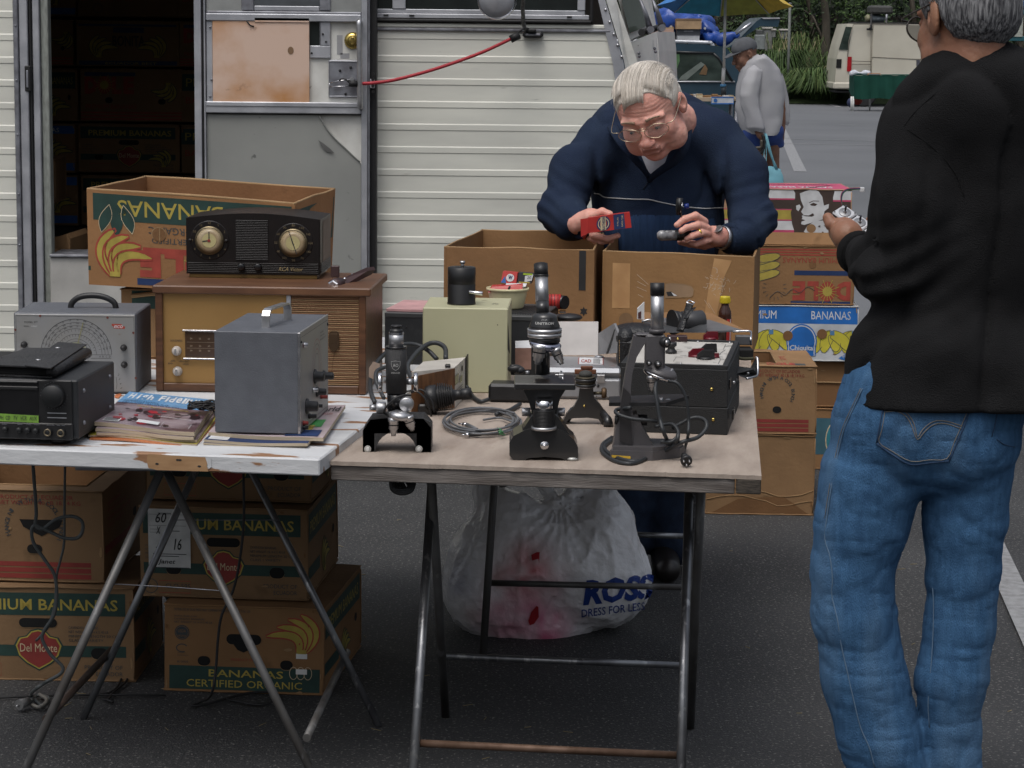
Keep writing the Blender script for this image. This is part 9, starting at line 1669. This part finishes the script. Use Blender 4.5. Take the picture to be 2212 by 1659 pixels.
b=MB();p_=p3.at(1625,500,62);b.cyl((p_.x,62,.0),(p_.x,62,p3.at(1630,40,62).z),.035,M('post_grey',(.13,.14,.13),rough=.6));b.cyl((p_.x,62,p3.at(1630,40,62).z),(p_.x,62,p3.at(1630,40,62).z+.03),.05,alud);tag(b.build('pole'),'Thin grey pole rising from the grass left of the van','pole')
fw=M('fence_wood',(.05,.042,.035),rough=.9,vs=3,col2=(.03,.026,.022));b=MB()
for i in range(150):x=3.0+i*.155;b.box((x,74,.3),(x+.135,74.03,2.35+.05*random.random()),fw)
b.box((3,74.04,.7),(26.2,74.1,.8),fw);b.box((3,74.04,1.9),(26.2,74.1,2.0),fw);tag(b.build('fence'),'Dark wooden fence behind the trees','fence')
gg=M('verge',(.055,.085,.028),rough=.95,vs=2,col2=(.035,.055,.02),bump=.5,bs=6);b=MB();n=30;vs=[]
for j,(y,z)in enumerate(((62.0,.02),(62.4,.12),(64.5,.40),(67,.70),(72,.85),(80,.9),(200,1.0))):
 for i in range(n+1):x=-60+150*i/n;vs.append((x,y+.2*math.sin(x),z+.1*math.sin(x*1.7+j)if j>1 else z))
b.add(vs,[(j*(n+1)+i,j*(n+1)+i+1,(j+1)*(n+1)+i+1,(j+1)*(n+1)+i)for j in range(6)for i in range(n)],gg,True);struct(b.build('verge'))
gb=[M('blade_green',(.055,.105,.022),rough=.8),M('blade_pale',(.115,.16,.045),rough=.8),M('blade_dark',(.030,.055,.016),rough=.8),M('blade_straw',(.22,.19,.10),rough=.8)]
def blades(b,c,n,h,sp,rad,mts):
 vs={i:[]for i in range(len(mts))};
 for i in range(n):
  a=random.uniform(0,6.283);r0=rad*math.sqrt(random.random())*.35;H=h*random.uniform(.45,1.1);q=sp*random.uniform(.2,1.1);w_=random.uniform(.007,.015);d=Vector((math.cos(a),math.sin(a),0));e=Vector((-d.y,d.x,0))*w_;p=Vector(c)+d*r0
  P=[p,p+d*q*.25+Vector((0,0,H*.6)),p+d*q*.7+Vector((0,0,H*.95)),p+d*q*1.15+Vector((0,0,H*(.9-.5*q/max(sp,.1))))]
  b.add([P[0]-e,P[0]+e,P[1]+e,P[1]-e,P[2]+e*.7,P[2]-e*.7,P[3]],[(0,1,2,3),(3,2,4,5),(5,4,6)],mts[i%len(mts)])
random.seed(17);LG=['Large arching grass clump left of the van','Tall wispy grass in the verge']
b=MB();c_=p3.on(1930,1030,.05);blades(b,(c_.x,62.6,.1),2600,.80,1.25,1.1,[gb[0],gb[0],gb[1],gb[2],gb[0]]);tag(b.build('grass_clump'),'Large arching grass clump hanging over the wheel stops, left of the van','grass clump')
b=MB();blades(b,(p3.at(1540,800,63).x,63.6,.35),1500,1.0,.9,1.0,[gb[0],gb[0],gb[2]]);tag(b.build('grass_clump'),'Grass clump right behind the back of the grey-capped walker','grass clump')
b=MB()
for i in range(330):x=random.uniform(2,17);y=random.uniform(62.2,72);blades(b,(x,y,.08+min(.75,(y-62)*.13)),60,random.uniform(.3,.6),.5,.7,[gb[0],gb[2],gb[0],gb[0],gb[2],gb[1]])
for i in range(22):x=p3.at(random.uniform(1420,1800),500,66).x;blades(b,(x,random.uniform(64,69),.3),25,1.5,.9,.5,[gb[3],gb[1],gb[0]])
tag(b.build('verge_grass'),'Tall mixed grass covering the verge behind the parking lot','grass',kind='stuff')
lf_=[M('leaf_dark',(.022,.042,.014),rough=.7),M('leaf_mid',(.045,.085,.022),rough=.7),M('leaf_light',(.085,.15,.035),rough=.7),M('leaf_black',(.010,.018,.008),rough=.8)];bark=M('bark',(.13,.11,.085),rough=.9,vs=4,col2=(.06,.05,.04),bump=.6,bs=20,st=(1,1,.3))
def tree(x,Y,H,cw,z0,n,label,lean=0.,tr=.12,seed=1,lite=.2):
 random.seed(seed);t=thing('tree',label,'tree',(x,Y,0));b=MB();top=Vector((x+lean*H,Y,H*.8));P=[Vector((x,Y,.2)),Vector((x+lean*H*.3+.1,Y,H*.3)),Vector((x+lean*H*.6-.1,Y,H*.55)),top];b.tube(P,lambda q:tr*(1-.75*q),bark,8,4)
 cl=[]
 for i in range(9):a=random.uniform(0,6.283);z=random.uniform(z0+.2,H*.8);s0=Vector((x+lean*z,Y,max(z-.5,.6)));e=s0+Vector((math.cos(a)*cw*.7,math.sin(a)*cw*.6,random.uniform(-.1,.9)));b.tube([s0,s0.lerp(e,.5)+Vector((0,0,.2)),e],lambda q:tr*.3*(1-.8*q),bark,5)
 b.build('trunk',t)
 for i in range(46):a=random.uniform(0,6.283);r=cw*math.sqrt(random.random());cl.append((Vector((x+lean*H*.5+math.cos(a)*r,Y+math.sin(a)*r*.7,random.uniform(z0,H))),random.uniform(.3,.75)))
 b=MB()
 for i in range(n):
  c,r=random.choice(cl);d=Vector((random.gauss(0,1),random.gauss(0,1),random.gauss(0,.8))).normalized()*r*random.random()**.45;p=c+d;s_=random.uniform(.035,.085);u=Vector((random.gauss(0,1),random.gauss(0,1),random.gauss(0,1))).normalized()*s_;v=u.orthogonal().normalized()*s_*.55
  rr=random.random();b.add([p-u,p+v,p+u,p-v],[(0,1,2,3)],lf_[2]if rr<lite else lf_[1]if rr<lite+.3 else lf_[0])
 b.build('crown',t)
X_=lambda zx,Y:z3.at(zx,200,Y).x
tree(X_(1095,68),68,7,1.9,1.9,5200,'Pale-trunked tree standing in the grass left of the van',-.02,.15,3,.22)
tree(X_(480,70),70,6,2.4,.9,5200,'Dark bushy tree behind the blue tarpaulin',.0,.10,4,.08)
tree(X_(760,72),72,6,2.2,.9,5200,'Dark leafy tree behind the raised tailgate',.03,.10,5,.10)
tree(X_(1010,71.5),71.5,6,2.0,.8,5200,'Brighter green tree between the thin pole and the pale trunk',.0,.10,6,.34)
tree(X_(1330,73),73,7,2.4,1.2,5200,'Very dark tree above the roof of the cream van',-.03,.12,7,.12)
tree(X_(1580,71),71,6.5,2.2,1.6,4500,'Green tree behind the glasses of the person in black',.0,.12,8,.38)
tree(X_(170,72),72,6,2.0,.8,3500,'Dark tree beside the motorhome windscreen',.0,.12,9,.08)
tree(X_(2180,72),72,6.5,2.0,1.2,3500,'Dark tree behind the notice board',.0,.12,10,.08)
b=MB();random.seed(30)
for i in range(9000):
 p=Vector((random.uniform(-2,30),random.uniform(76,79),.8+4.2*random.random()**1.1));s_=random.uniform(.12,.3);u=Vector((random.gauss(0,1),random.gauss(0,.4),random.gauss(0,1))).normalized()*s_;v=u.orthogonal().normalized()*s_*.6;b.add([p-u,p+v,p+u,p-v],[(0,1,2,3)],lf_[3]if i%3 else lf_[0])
tag(b.build('far_thicket'),'Dense dark thicket beyond the fence','thicket',kind='stuff')
